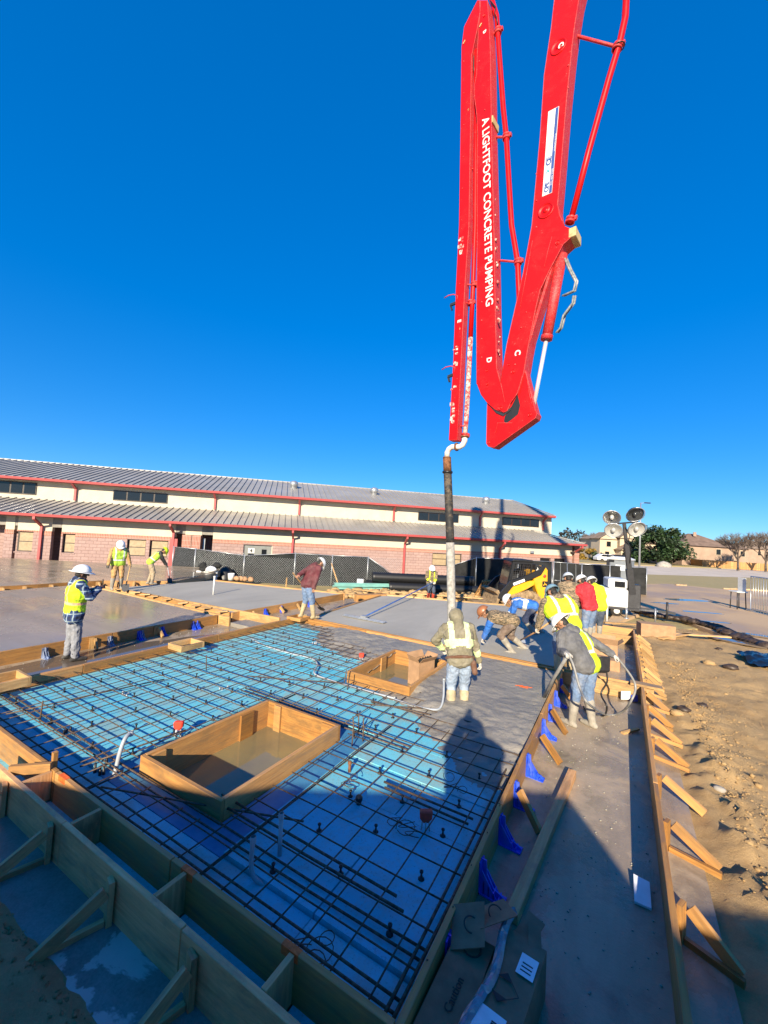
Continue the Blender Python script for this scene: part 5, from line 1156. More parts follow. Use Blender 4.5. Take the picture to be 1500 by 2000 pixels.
def fused(name, prims, mats, voxel, parent, folds=0.0, smooth=3, assign=None):
    me = capsules(prims); tmp = bpy.data.objects.new('tmp', me); COL.objects.link(tmp)
    rm = tmp.modifiers.new('r', 'REMESH'); rm.mode = 'VOXEL'; rm.voxel_size = voxel
    sm = tmp.modifiers.new('s', 'SMOOTH'); sm.iterations = smooth; sm.factor = .5
    if folds:
        dm = tmp.modifiers.new('d', 'DISPLACE'); dm.texture = tex_w; dm.strength = folds; dm.mid_level = .5; dm.texture_coords = 'LOCAL'
    out = bpy.data.meshes.new_from_object(tmp.evaluated_get(bpy.context.evaluated_depsgraph_get())); bpy.data.objects.remove(tmp); bpy.data.meshes.remove(me)
    out.name = name; out.materials.clear()
    for m_ in mats: out.materials.append(M[m_])
    out.polygons.foreach_set('use_smooth', [True]*len(out.polygons))
    if assign: out.polygons.foreach_set('material_index', [assign(p.center) for p in out.polygons])
    o = bpy.data.objects.new(name, out); COL.objects.link(o); o.parent = parent; return o
def ik(a, c, l1, l2, pole):
    d = c-a; L = min(d.length, (l1+l2)*.999); d = d.normalized(); x = (l1*l1-l2*l2+L*L)/(2*L); h = math.sqrt(max(0, l1*l1-x*x))
    q = pole-d*pole.dot(d); q = q.normalized() if q.length > 1e-4 else basis(d)[1]; return a+d*x+q*h, a+d*L
def person(loc, az, label, h=1.76, pelvis=.95, pelvis_xy=(0, 0), bend=0, side=0, chest_turn=0, hands=((-.25, .1, .85), (.25, .1, .85)), feet=((-.13, 0), (.13, 0)), head=(0, 0), top='grey_hood', legs='denim', boots='boot_dark', gloves=None, vest=None,
           hat='hat_white', hat_style='cap', skin='skin', hood=None, bib=None, vox=.012, bulk=1.0, sleeves=None, knees=None, foot_dirs=None, straps=None, shirt_hem=None, tall_boots=None, elbows=None, fz=(0.0, 0.0), tape='silver_tape', hands_w=None, thin_straps=False, belt=None, half_vest=False):
    """pose in the person's own frame: x to their right, y forward, z up; az is the plan direction they face"""
    e = empty('person', loc, label, 'person'); e.rotation_euler.z = -R(az); k = h/1.76
    V3 = lambda p: Vector(p)*1.0
    pel = Vector((pelvis_xy[0], pelvis_xy[1], pelvis)); b_ = R(bend); sd = R(side)
    sp = Vector((math.sin(sd), math.sin(b_)*math.cos(sd), math.cos(b_)*math.cos(sd))).normalized()
    fw = Vector((0, math.cos(b_), -math.sin(b_))); rt_ = fw.cross(sp).normalized(); fw = sp.cross(rt_).normalized()
    ct = R(chest_turn); rc = rt_*math.cos(ct)+fw*math.sin(ct) if ct else rt_; fc = sp.cross(rc).normalized()
    waist = pel+sp*.14*k; chest = pel+sp*.37*k; neck = pel+sp*.53*k+fc*.0; sh = [neck+rc*(s*.185*k*bulk)-sp*.045*k for s in (-1, 1)]
    hp, hy = R(head[0]), R(head[1])
    hf = (fc*math.cos(hy)+rc*math.sin(hy)); hup = (sp if bend < 50 else (sp+Vector((0, 0, .4))).normalized()); 
    base_up = (hup*.6+Vector((0, 0, .4))).normalized() if bend < 70 else hup
    rh = hf.cross(base_up).normalized(); hf = base_up.cross(rh).normalized(); hu = (base_up*math.cos(hp)+hf*math.sin(hp)).normalized(); hf = hu.cross(rh).normalized()*-1 if hu.cross(rh).dot(hf) < 0 else hu.cross(rh).normalized()
    hc = neck + sp*.06*k + hu*.115*k + hf*.02*k
    hips = [pel+rt_*(s*.095*k)-Vector((0, 0, .03)) for s in (-1, 1)]
    kn, an = [], []
    for i in (0, 1):
        f = feet[i]; a = Vector((f[0], f[1], .085+fz[i])); fd = (foot_dirs[i] if foot_dirs else 0); kd = Vector((math.sin(R(fd)), math.cos(R(fd)), 0))
        if knees and knees[i] is not None: kq = Vector(knees[i]); kn.append(kq); an.append(a)
        else: q, w = ik(hips[i], a, .43*k, .43*k, kd+Vector((0, 0, .1))); kn.append(q); an.append(a)
    el, wr = [], []
    for i in (0, 1):
        pole = Vector(elbows[i]) if elbows else (rc*(.6 if i else -.6)-fc*.7-Vector((0, 0, .5)))
        ht_ = Vector(hands[i]) if not hands_w or hands_w[i] is None else Matrix.Rotation(R(az), 3, 'Z') @ (Vector(hands_w[i])-Vector(loc))
        q, w = ik(sh[i], ht_, .29*k, .26*k, pole); el.append(q); wr.append(w)
    K = k*bulk
    def torso(g, lo=0.0, hi=1.0):
        pr = []
        for f, w, r in ((0.0, .075, .115), (.2, .07, .112), (.45, .08, .118), (.75, .1, .118), (.95, .1, .09)):
            if lo <= f <= hi:
                c = pel+sp*(.5*f*k); x = rt_.lerp(rc, f); y = fc; pr += [(c-x*w*K, c+x*w*K, r*K+g, r*K+g)]
        for i in range(len(pr)-1):
            pr.append(((Vector(pr[i][0])+Vector(pr[i][1]))/2, (Vector(pr[i+1][0])+Vector(pr[i+1][1]))/2, r_ := pr[i][2]*.98, r_))
            pr.append((pr[i][0], pr[i+1][0], pr[i][2]*.96, pr[i+1][2]*.96)); pr.append((pr[i][1], pr[i+1][1], pr[i][2]*.96, pr[i+1][2]*.96))
        return pr
    def arm(i, g, full=True): 
        q = el[i].lerp(wr[i], .97 if full else .5); return [(sh[i], el[i], .064*K+g, .05*K+g), (el[i], q, .05*K+g, .037*K+g), (sh[i], neck.lerp(sh[i], .3), .064*K+g, .07*K+g)]
    def leg(i, g, to=1.0): return [(hips[i], kn[i], .094*K+g, .066*K+g), (kn[i], kn[i].lerp(an[i], to), .064*K+g, .046*K+g)]
    # body: one continuous skin
    hands_pr = []
    for i in (0, 1):
        s = -1 if i == 0 else 1; d = (wr[i]-el[i]).normalized(); dn = Vector((0, 0, -1)); px_ = d.cross(dn); px_ = px_.normalized() if px_.length > .1 else Vector((1, 0, 0)); pn = px_.cross(d).normalized()
        if pn.z > 0: pn = -pn
        pc = wr[i]+d*.045; acr = px_
        hp_ = [(wr[i]-d*.02, pc-acr*.022, .027, .026), (wr[i]-d*.02, pc+acr*.022, .027, .026), (pc, wr[i]+d*.09-acr*.026, .026, .017), (pc, wr[i]+d*.09+acr*.026, .026, .017)]
        for j, (o, l) in enumerate(((-.033, .034), (-.011, .042), (.011, .039), (.033, .03))):
            b0 = wr[i]+d*.092+acr*o; b1 = b0+d*l*.6+pn*l*.55; b2 = b1+pn*l*.8-d*l*.25; hp_ += [(b0, b1, .0105, .0098), (b1, b2, .0098, .008)]
        t0 = wr[i]+d*.03-acr*.032*s; t1 = t0-acr*.03*s+d*.025+pn*.015; t2 = t1+d*.03+pn*.022; hp_ += [(t0, t1, .015, .012), (t1, t2, .012, .009)]
        hands_pr.append(hp_)
    headp = [(hc, hc+hf*-.015*k+hu*.02*k, .088*k, .094*k), (hc-hu*.045*k+hf*.03*k, hc-hu*.085*k+hf*.055*k, .062*k, .04*k), (hc-hf*.02*k, neck, .058*k, .06*k), (neck, neck-sp*.06, .06*k, .075*k),
             (hc+hf*.092*k+hu*.005*k, hc+hf*.112*k-hu*.03*k, .012*k, .017*k), (hc+hf*.083*k-rh*.05*k+hu*.028*k, hc+hf*.083*k+rh*.05*k+hu*.028*k, .016*k, .016*k), (hc+hf*.08*k-hu*.072*k-rh*.02*k, hc+hf*.08*k-hu*.072*k+rh*.02*k, .014*k, .014*k)]
    for s in (-1, 1): headp.append((hc+rh*s*.092*k-hu*.01*k, hc+rh*s*.1*k-hu*.04*k-hf*.01*k, .018*k, .014*k))
    body = headp + torso(-.03) + [p for i in (0, 1) for p in arm(i, -.012)] + [p for i in (0, 1) for p in leg(i, -.016)]
    for i in (0, 1): body += [(kn[i].lerp(an[i], .8), an[i]-Vector((0, 0, .03)), .035, .035)]
    if gloves is None: body += hands_pr[0]+hands_pr[1]
    bo = fused('body', body, [skin], min(vox, .0085) if gloves is None else vox, e, 0, 2)
    b = MB()
    for s in (-1, 1): b.ball(hc+hf*.089*k+rh*s*.032*k+hu*.004*k, .011*k, 7, 5)
    b.build('eyes', M['eye'], e, local=True)
    if hat != 'none': fused('hair', [(hc-hf*.03*k+hu*.02*k, hc-hf*.04*k-hu*.03*k, .09*k, .075*k), (hc+hu*.04*k, hc-hf*.02*k+hu*.03*k, .088*k, .088*k)], ['hair'], .012, e, 0, 1)
    # clothes
    fused('trousers', torso(.006, -1, .21)+[p for i in (0, 1) for p in leg(i, .012, .34 if tall_boots else .95)], [legs], vox, e, .034, 2)
    tp = torso(.012, 0 if shirt_hem is None else -1)+[p for i in (0, 1) for p in arm(i, .013)]
    if shirt_hem: tp += [(pel-rt_*.09*K-sp*shirt_hem, pel+rt_*.09*K-sp*shirt_hem, .13*K, .13*K), (pel-rt_*.09*K, pel-rt_*.09*K-sp*shirt_hem, .128*K, .13*K), (pel+rt_*.09*K, pel+rt_*.09*K-sp*shirt_hem, .128*K, .13*K)]
    tp.append((neck-sp*.02, neck+sp*.03, .078*k, .07*k))
    sl = None
    if sleeves: 
        def sl(c): return 1 if min((c-el[0].lerp(wr[0], .3)).length, (c-el[1].lerp(wr[1], .3)).length, (c-el[0].lerp(sh[0], .35)).length, (c-el[1].lerp(sh[1], .35)).length, (c-el[0].lerp(wr[0], .8)).length, (c-el[1].lerp(wr[1], .8)).length) < .13 else 0
    fused('jacket', tp, [top, sleeves or top], vox, e, .04, 2, sl)
    if hood: fused('hood', [(hc-hf*.03*k+hu*.01*k, hc-hf*.03*k-hu*.06*k, .125*k, .115*k), (hc-hu*.08*k-hf*.03*k, neck-sp*.02-fc*.02, .1*k, .11*k)] if hood == 'up' else [(neck-fc*.07*k-rc*.07*k, neck-fc*.07*k+rc*.07*k, .07*k, .07*k), (neck-fc*.1*k-sp*.05*k, neck-fc*.05*k+sp*.05*k, .075*k, .07*k)], [top], vox, e, .02, 2)
    if bib: fused('bib', [q for q in torso(.02, .0, .8)], [bib], vox, e, .02, 2)
    if vest:
        def va(c):
            q = c-pel; f = q.dot(sp)/(.5*k); x = abs(q.dot(rc)); 
            if half_vest and q.dot(rc) < -.01*K: return 2
            if .22 < f < .32: return 1
            if .09 < x/K < .135 and f > .28: return 1
            if tape == 'both' and .05 < f < .12: return 1
            return 0
        fused('vest', torso(.031, -.0, .8)+[(pel+sp*.47*k-rc*.115*K-fc*.0, pel+sp*.3*k-rc*.11*K, .105*K, .15*K), (pel+sp*.47*k+rc*.115*K, pel+sp*.3*k+rc*.11*K, .105*K, .15*K)], [vest, 'silver_tape' if tape == 'both' else tape, top], vox*.85, e, .02, 2, va)
    if straps:
        def sa(c):
            q = c-pel; f = q.dot(sp)/(.5*k); x = abs(q.dot(rc))
            if thin_straps: return 1 if (.085 < x/K < .125 and f > .1) else 0
            return 1 if (.36 < f < .58 or (.08 < x/K < .16 and f > .3)) else 0
        me_ = e.children
        for o in e.children:
            if o.name.startswith('jacket'):
                o.data.materials.append(M[straps]); ix = len(o.data.materials)-1
                for p in o.data.polygons:
                    c = p.center; near = min((c-el[0].lerp(wr[0], .45)).length, (c-el[1].lerp(wr[1], .45)).length)
                    arm_near = min((c-(el[i])).length for i in (0, 1))
                    if near < .075 or (sa(c) and arm_near > .12): p.material_index = ix
    if belt: fused('belt', [(pel-rt_*.085*K+sp*.02, pel+rt_*.085*K+sp*.02, .138*K, .138*K)][:0]+[(pel+sp*.02+(rt_*math.cos(a)*.2+fw*math.sin(a)*.125)*K, pel+sp*.02+(rt_*math.cos(a+.45)*.2+fw*math.sin(a+.45)*.125)*K, .026, .026) for a in [q*.449 for q in range(14)]]+[(pel-sp*.06+rt_*.17*K-fw*.06, pel-sp*.2+rt_*.18*K-fw*.06, .05, .045)], [belt], vox, e, 0, 1)
    if gloves: 
        for i in (0, 1): fused('glove', hands_pr[i]+[(wr[i]-(wr[i]-el[i]).normalized()*.06, wr[i], .04, .034)], [gloves], .0055 if vox < .011 else .008, e, 0, 1)
    for i in (0, 1):
        fd = (foot_dirs[i] if foot_dirs else 0); d = Vector((math.sin(R(fd)), math.cos(R(fd)), 0)); a = an[i]; shin = (kn[i]-a).normalized(); z = Vector((0, 0, 1)); ky = d
        if shin.z < .5: ky = (d*.3-z).normalized()     # kneeling: toes down
        pr = [(a-z*.045-ky*.04, a-z*.05+ky*.1, .045, .043), (a-z*.05+ky*.1, a-z*.055+ky*.17, .043, .034), (a+shin*(.1 if not tall_boots else .3), a-z*.03, .062 if not tall_boots else .078, .054), (a-z*.05-ky*.055, a-z*.06+ky*.16, .036, .034)]
        fused('boot', pr, [boots], vox, e, .012 if tall_boots else 0, 1)
    if hat in M:
        # shell with a brim, on the head's own axes
        b = MB(); b.smooth = True; c = hc+hu*.035*k-hf*.012*k; n = 20; m = 7; sx, sy, sz = .135*k, .16*k, .13*k
        for j in range(m+1):
            th = math.pi/2*j/m
            for q in range(n):
                a = 2*math.pi*q/n; rr = math.cos(th); rg = 1+.035*max(0, 1-abs(math.cos(a)*rr)*5) if j > 1 else 1
                b.v.append(c+rh*(sx*rr*math.cos(a))+hf*(sy*rr*math.sin(a))+hu*(sz*math.sin(th)*rg))
        for j in range(m):
            for q in range(n): q2 = (q+1) % n; b.face((j*n+q, j*n+q2, (j+1)*n+q2, (j+1)*n+q))
        ht = b.build('hard_hat', M[hat], e, local=True)
        b = MB(); b.smooth = True; ob, ib, lo = [], [], []
        for q in range(n):
            a = 2*math.pi*q/n; front = max(0, math.sin(a)); w_ = (.055 if hat_style == 'brim' else .012)*k + (.02 if hat_style == 'brim' else .058)*k*front**2
            dirp = rh*math.cos(a)*sx+hf*math.sin(a)*sy; o_ = dirp.normalized()*w_
            b.v += [c+dirp*.98-hu*.002, c+dirp+o_-hu*(.014+.012*front)*k, c+dirp+o_-hu*(.02+.012*front)*k, c+dirp*.96-hu*.012*k]
        for q in range(n):
            q2 = (q+1) % n
            for s in range(4): s2 = (s+1) % 4; b.face((q*4+s, q2*4+s, q2*4+s2, q*4+s2))
        b.build('brim', M[hat], ht, local=True)
    elif hat == 'beanie': fused('beanie', [(hc+hu*.04*k-hf*.01*k, hc+hu*.03*k-hf*.02*k, .108*k, .105*k)], ['tan_canvas'], .012, e, .01, 1)
    Mw = Matrix.Translation(loc) @ Matrix.Rotation(-R(az), 4, 'Z')
    e['_'] = 0; del e['_']
    return dict(o=e, hand=[Mw @ (wr[i]+(wr[i]-el[i]).normalized()*.1) for i in (0, 1)], mw=Mw, hc=hc, hu=hu, hf=hf)
def tool(name, label, cat, fn):
    e = None; b = fn(); return b
dep_ = lambda p: (Vector(p)-CAM).dot(CF)
AZ = lambda p: math.degrees(math.atan2(p.x, p.y))       # line of sight towards a place
# 1 man taking a picture
p = Vector((-9.12, 3.93, -.25)); A = AZ(p)
P1 = person(p, A+82, 'person in plaid shirt and yellow vest with white hard hat, holding up a phone', 1.76, .975, bend=3, hands=((-.04, .36, 1.36), (.1, .35, 1.36)), feet=((-.13, -.03), (.12, .06)), head=(8, 0), top='plaid', legs='jeans_grey', boots='boot_dark', vest='hivis', hat='hat_white', hat_style='brim', skin='skin_dark', vox=.0095, bulk=1.2, shirt_hem=.13, tape='orange_tape', hood='down')
# 2 man in tan canvas with a shovel
p = at(226, 1150, .02); p.z = .02; A = AZ(p)
P2 = person(p, A+168, 'person in tan canvas work clothes and yellow vest, walking with a shovel', 1.72, .92, bend=8, hands=((.02, .3, .72), (-.36, .1, .84)) and ((-.34, .18, .86), (.34, .2, .8)), feet=((-.14, .0), (.16, .14)), head=(35, 0), top='tan_canvas', legs='tan_canvas', boots='boot_mud', gloves='glove_dark', vest='hivis_green', hat='hat_white', vox=.014, bulk=1.14, tall_boots=True)
# 3 stooping man in front of the school
p = at(290, 1141, -.12); p.z = -.12; A = AZ(p)
P3 = person(p, A+82, 'person stooping in lime vest, black sleeves and khaki trousers before the school windows', 1.7, .92, bend=42, hands=((-.1, .62, .75), (.12, .7, .62)), feet=((-.1, .0), (.12, .1)), head=(40, 0), top='black_cloth', legs='khaki', boots='boot_mud', gloves='glove_dark', vest='hivis_green', hat='hivis', vox=.014)
# 4 man in maroon with a shovel
p = at(596, 1207, .01); p.z = .01; A = AZ(p)
P4 = person(p, A+62, 'person in maroon hoodie and muddy jeans with white hard hat, working a shovel', 1.78, .965, bend=26, hands=((-.2, .18, .92), (.16, .55, .72)), feet=((-.16, -.05), (.18, .16)), head=(48, 0), hands_w=(atd(583, 1124, dep_(p)-.1), atd(612, 1152, dep_(p)-.12)), top='maroon', legs='denim', boots='boot_tan', hat='hat_white', vox=.011, bulk=1.22, tall_boots=True, hood='down')
# 5 bull float man
p = Vector((-7.65, 17.9, -.52)); A = AZ(p)
P5 = person(p, A+165, 'person in a camouflage hoodie and red boots pushing the long bull float handle', 1.74, .84, bend=12, hands=((.05, .3, .92), (-.12, .38, .88)) and ((-.1, .34, .9), (.12, .34, .94)), feet=((-.13, .0), (.13, .08)), head=(20, 10), top='camo', legs='dark_denim', boots='boot_red', gloves='glove', hat='hat_white', vox=.014, bulk=1.12, tall_boots=True, straps='hivis', thin_straps=True)
# 6 man guiding the hose
p = Vector((-2.12, 6.3, -.36)); A = AZ(p)
P6 = person(p, A-12, 'person seen from behind in olive hooded jacket with pale bands, guiding the hose', 1.76, .98, bend=24, side=-3, hands=((-.22, .42, 1.02), (.36, .16, .86)), feet=((-.11, -.02), (.12, .05)), head=(44, 0), top='olive', legs='pale_denim', boots='boot_tan', gloves='glove', hat='none', vox=.009, bulk=1.08, tall_boots=True, hood='up', straps='hivis_pale', belt='brown_leather', fz=(.06, .05), elbows=((-.9, -.2, -.2), (.8, -.6, 0)))
# 7 kneeling man levelling the concrete
p = at(1000, 1272, -.06); p.z = -.08; A = AZ(p)
P7 = person(p, A-95, 'person bent double in brown overalls with blue sleeves, reaching to wet concrete', 1.74, .74, bend=84, hands=((-.1, .72, .12), (.16, .66, .1)), feet=((-.2, .0), (.3, -.32)), head=(-10, 0), top='camo', legs='brown_bib', boots='boot_mud', gloves='glove', hat='hat_brown', vox=.0105, bulk=1.2, sleeves='blue_shirt', tall_boots=True, elbows=((-.4, .3, -.3), (.4, .3, -.3)))
# 8 man in blue with pale straps
p = at(1040, 1238, -.06); p.z = -.08; A = AZ(p)
P8 = person(p, A-92, 'person stooping in blue top with white straps, behind the worker in brown overalls', 1.74, .8, bend=84, hands=((-.12, .62, .3), (.1, .72, .3)), feet=((-.16, -.05), (.16, -.25)), head=(0, 0), top='blue_shirt', legs='navy_cloth', boots='boot_mud', gloves='glove', hat='hat_white', vox=.0125, bulk=1.2, tall_boots=True, straps='silver_tape')
# 9 man in the big yellow vest
p = at(1104, 1318, -.1); p.z = -.1; A = AZ(p)
P9 = person(p, A-28, 'person with faded blue hard hat and big yellow vest over camouflage, raking', 1.84, 1.0, bend=34, side=-8, hands=((-.42, .42, .78), (-.1, .58, .9)), feet=((-.16, .0), (.16, .12)), head=(28, -10), top='camo', legs='denim', boots='boot_tan', gloves='glove', vest='hivis', hat='hat_blue', vox=.0095, bulk=1.36, tall_boots=True)
# 10 man half hidden behind him
p = at(1112, 1252, -.1); p.z = -.1; A = AZ(p)
P10 = person(p, A-20, 'person in camouflage with pale grey hard hat, half hidden behind big yellow vest', 1.8, .99, bend=16, hands=((-.3, .4, .9), (.34, .3, .95)), feet=((-.14, 0), (.14, .1)), head=(22, 0), top='camo', legs='dark_denim', boots='boot_mud', gloves='glove', hat='hat_grey', vox=.013, bulk=1.2, tall_boots=True)
# 11 man in red
p = at(1150, 1256, -.1); p.z = -.1; A = AZ(p)
P11 = person(p, A-52, 'person in red sweatshirt and jeans with white hard hat, between two yellow vests', 1.78, .98, bend=20, hands=((-.3, .45, .8), (.2, .5, .8)), feet=((-.14, 0), (.14, .1)), head=(25, 0), top='red_shirt', legs='denim', boots='boot_mud', gloves='glove', hat='hat_white', vox=.012, bulk=1.24, tall_boots=True, hood='down')
# 12 man in yellow next to him
p = at(1166, 1252, -.1); p.z = -.1; A = AZ(p)
P12 = person(p, A-35, 'person in yellow top with white hard hat, just right of the red sweatshirt', 1.74, .96, bend=22, hands=((-.28, .42, .85), (.24, .42, .85)), feet=((-.13, 0), (.13, .1)), head=(28, 0), top='hivis', legs='dark_denim', boots='boot_mud', gloves='glove', vest='hivis', hat='hat_white', vox=.013, bulk=1.2, tall_boots=True, hood='down', tape='hivis')
# 13 man with the vibrator
p = Vector((-.4, 7.25, -.3)); A = AZ(p)
P13 = person(p, A-58, 'person in grey hoodie and yellow vest with white hard hat, handling a vibrator hose', 1.76, .97, bend=36, side=2, half_vest=True, hands=((-.26, .5, .95), (.62, .0, .98)), feet=((-.16, .1), (.12, -.06)), head=(34, -18), top='grey_hood', legs='denim', boots='boot_mud', gloves='glove', vest='hivis', hat='hat_white', hat_style='brim', vox=.009, bulk=1.2, hands_w=(atd(1106, 1277, dep_(p)-.2), atd(1232, 1302, dep_(p)+.05)), tall_boots=True, hood='down', elbows=((-.5, -.4, -.6), (.6, -.3, .2)))
# the photographer, standing behind the lens; only the shadow falls in the picture
p = Vector((.13, -.46, .84)); 
P14 = person(p, -30, 'person holding up a camera phone, behind the lens', 1.76, .95, bend=0, hands=((-.08, .3, 1.66), (.04, .32, 1.66)), feet=((-.13, 0), (.13, 0)), top='black_cloth', legs='dark_denim', boots='boot_dark', hat='hat_white', vox=.016, bulk=1.5, elbows=((-.3, .2, -.9), (.3, .2, -.9)), hood='up')
# ------------------------------------------------------------------ tools and loose things
def simple(name, mb, mat, label, cat, group=None, kind=None, bevel=0.0): return tag(mb.build(name, mat if not isinstance(mat, str) else M[mat], bevel=bevel), label, cat, group, kind)
def shovel(grip, low, blade, label, blade_dir=None, mat='wood_old', name='shovel', cat='shovel'):
    e = empty(name, blade, label, cat); grip, low, blade = Vector(grip), Vector(low), Vector(blade); d = (blade-grip).normalized()
    MB().tube([grip, grip.lerp(blade, .45), blade-d*.2], .0165, 8).build('handle', M[mat], e)
    a, s, u = basis(d); b = MB(); pts = [(-.1, 0), (.1, 0), (.115, .16), (.07, .26), (0, .29), (-.07, .26), (-.115, .16)]
    b.prism([(x, y) for x, y in pts], blade-d*.25, s, d, u, -.003, .003); b.build('blade', M['dark_steel'], e); b = MB(); b.cyl(blade-d*.36, blade-d*.2, .02, 8, .03); b.build('socket', M['dark_steel'], e); return e
h = P4['hand']; q = at(628, 1190, -.1); shovel(h[0]-(h[1]-h[0])*.25, h[1], at(630, 1192, -.12), 'wooden-handled shovel held by the worker in maroon', mat='wood_new')
h = P2['hand']; shovel(h[0]+UP*.12, h[0], h[0]+VW(Vector((1, .1, 0)))*.35+Vector((.0, -.35, -.78)), 'shovel in the hands of the worker in tan canvas', mat='wood_new')
h = P3['hand']; d = (h[1]-h[0]); shovel(h[0]+UP*.15, h[1], h[1]+Vector((.12, .1, -.72)), 'shovel of the stooping worker before the school', mat='pvc')
# phone
c = (P1['hand'][0]+P1['hand'][1])/2; f = (P1['mw'].to_3x3() @ Vector((0, 1, 0))); s = (P1['mw'].to_3x3() @ Vector((1, 0, 0)))
e = empty('phone', c, 'dark phone held up in both hands by the man in plaid', 'phone'); b = MB(); b.obox(c+UP*.05, s, UP, f, .04, .08, .005); b.build('case', M['black'], e, bevel=.003); b = MB(); b.obox(c+UP*.05-f*.0055, s, UP, f, .036, .075, .0006); b.build('screen', M['glass_dark'], e)
c = (P14['hand'][0]+P14['hand'][1])/2; f = (P14['mw'].to_3x3() @ Vector((0, 1, 0))); s = (P14['mw'].to_3x3() @ Vector((1, 0, 0)))
b = MB(); b.obox(c+f*-.06+UP*.02, s, UP, f, .04, .085, .005); simple('phone', b, 'black', 'phone held by the photographer behind the lens', 'phone')
# bull float
e = empty('bull_float', at(712, 1206, Z0), 'long-handled bull float lying on the fresh grey slab', 'bull float')
a, c = at(672, 1201, 0.0), at(752, 1216, 0.0); b = MB(); b.bar(a, c, .2, .03); b.bar(a+UP*.02, c+UP*.02, .05, .03); b.build('blade', M['steel'], e, bevel=.008)
mid = a.lerp(c, .5); hnd = (P5['hand'][0]+P5['hand'][1])/2; M['blue_alu'] = plain('blue_anodised_pole', (.1, .2, .5), .35, .5, .15, 5)
b = MB(); b.tube([mid+UP*.05, mid.lerp(hnd, .5)+UP*.02, hnd, hnd+(hnd-mid).normalized()*.25], .024, 8); b.build('pole', M['blue_alu'], e); b = MB(); b.obox(mid+UP*.05, Vector((1, 0, 0)), Vector((0, 1, 0)), UP, .09, .07, .045); b.build('bracket', M['steel'], e, bevel=.01)
# rake of the man in the big yellow vest
h = P9['hand']; e = empty('concrete_rake', h[0], 'rake with a pale handle held by the worker in the big yellow vest', 'rake'); tip = at(1010, 1254, -.02); b = MB(); b.tube([h[1]+(h[1]-tip).normalized()*.3, h[0], tip], .018, 8); b.build('handle', M['wood_old'], e)
d = (tip-h[1]).normalized(); a_, s_, u_ = basis(d); b = MB(); b.obox(tip, s_, d, u_, .24, .012, .06); b.build('head', M['steel'], e)
# vibrator hose: two hands, a loop down to the footing and up again
M['vib_hose'] = plain('grey_rubber_hose', (.26, .255, .24), .55, 0, .2, 12)
h = P13['hand']; e = empty('concrete_vibrator', h[0], 'grey concrete vibrator hose looped round the legs of the worker in grey', 'vibrator')
pts = [at(1058, 1362, -.1), at(1075, 1335, .1), at(1092, 1290, .45)]; pts = [at(1060, 1366, -.08), h[0].lerp(at(1060, 1366, -.08), .5)+UP*.03, h[0]]
b = MB(); b.tube(pts, [.03, .026, .024], 10); b.build('shaft', M['vib_hose'], e)
def spline(ctrl, n=10):
    out = []; c = [ctrl[0]]+list(ctrl)+[ctrl[-1]]
    for i in range(1, len(c)-2):
        for k in range(n):
            t_ = k/n; p0, p1, p2, p3 = c[i-1], c[i], c[i+1], c[i+2]
            out.append(.5*((2*p1)+(p2-p0)*t_+(2*p0-5*p1+4*p2-p3)*t_*t_+(3*p1-p0-3*p2+p3)*t_**3))
    return out+[ctrl[-1]]
dep = lambda p: (p-CAM).dot(CF)
d0, d1 = dep(h[0]), dep(h[1])
ctrl = [h[0], atd(1120, 1300, d0-.1), atd(1133, 1345, d0-.25), atd(1150, 1375, d0-.45), at(1185, 1396, -.27), at(1212, 1392, -.2), atd(1232, 1370, d1-.1), atd(1240, 1335, d1), h[1]]
b = MB(); b.tube(spline(ctrl), .017, 10); b.build('hose', M['vib_hose'], e)
ctrl = [atd(1182, 1300, d1+.25), atd(1186, 1330, d1+.2), atd(1174, 1355, d1+.2), atd(1185, 1380, d1), at(1178, 1398, -.28), at(1150, 1392, -.28), at(1140, 1380, -.28)]
b = MB(); b.tube(spline(ctrl), .014, 8); b.build('power_cable', M['black'], e)
mt = P13['mw'] @ Vector((.3, -.1, .95)); b = MB(); b.obox(mt, s_, UP, d, .09, .12, .07); b.build('motor', M['dark_steel'], e, bevel=.02)
# blue bracket with a white label, lying on the strip
e = empty('plastic_brace', at(1224, 1362, -.28), 'loose blue brace with a white label lying at the end of the footing strip', 'brace'); q = at(1222, 1358, -.2)
b = MB(); b.obox(q, Vector((.8, .6, 0)), Vector((-.6, .8, 0)), UP, .09, .004, .075); b.build('label_card', M['paper'], e); b = MB(); b.obox(q+Vector((.14, .03, -.03)), Vector((.8, .6, 0)), Vector((-.6, .8, 0)), UP, .06, .02, .06); b.build('moulding', M['blue'], e, bevel=.01)
# loose lumber, white sheet
b = MB(); b.bar((-.425, 5.66, -.255), (-.625, 3.3, -.255), .09, .085); simple('timber_post', b, 'wood_old', 'long square timber lying on the shaded footing strip', 'timber', bevel=.004)
b = MB(); b.prism([(0, 0), (.115, 0), (.115, .25), (0, .27)], (.175, 4.02, -.285), (1, 0, 0), Vector((0, .98, .12)), (0, -.12, .98), -.01, .01); simple('white_tile', b, 'paper', 'white rectangular board standing on the footing beside the right form', 'board')
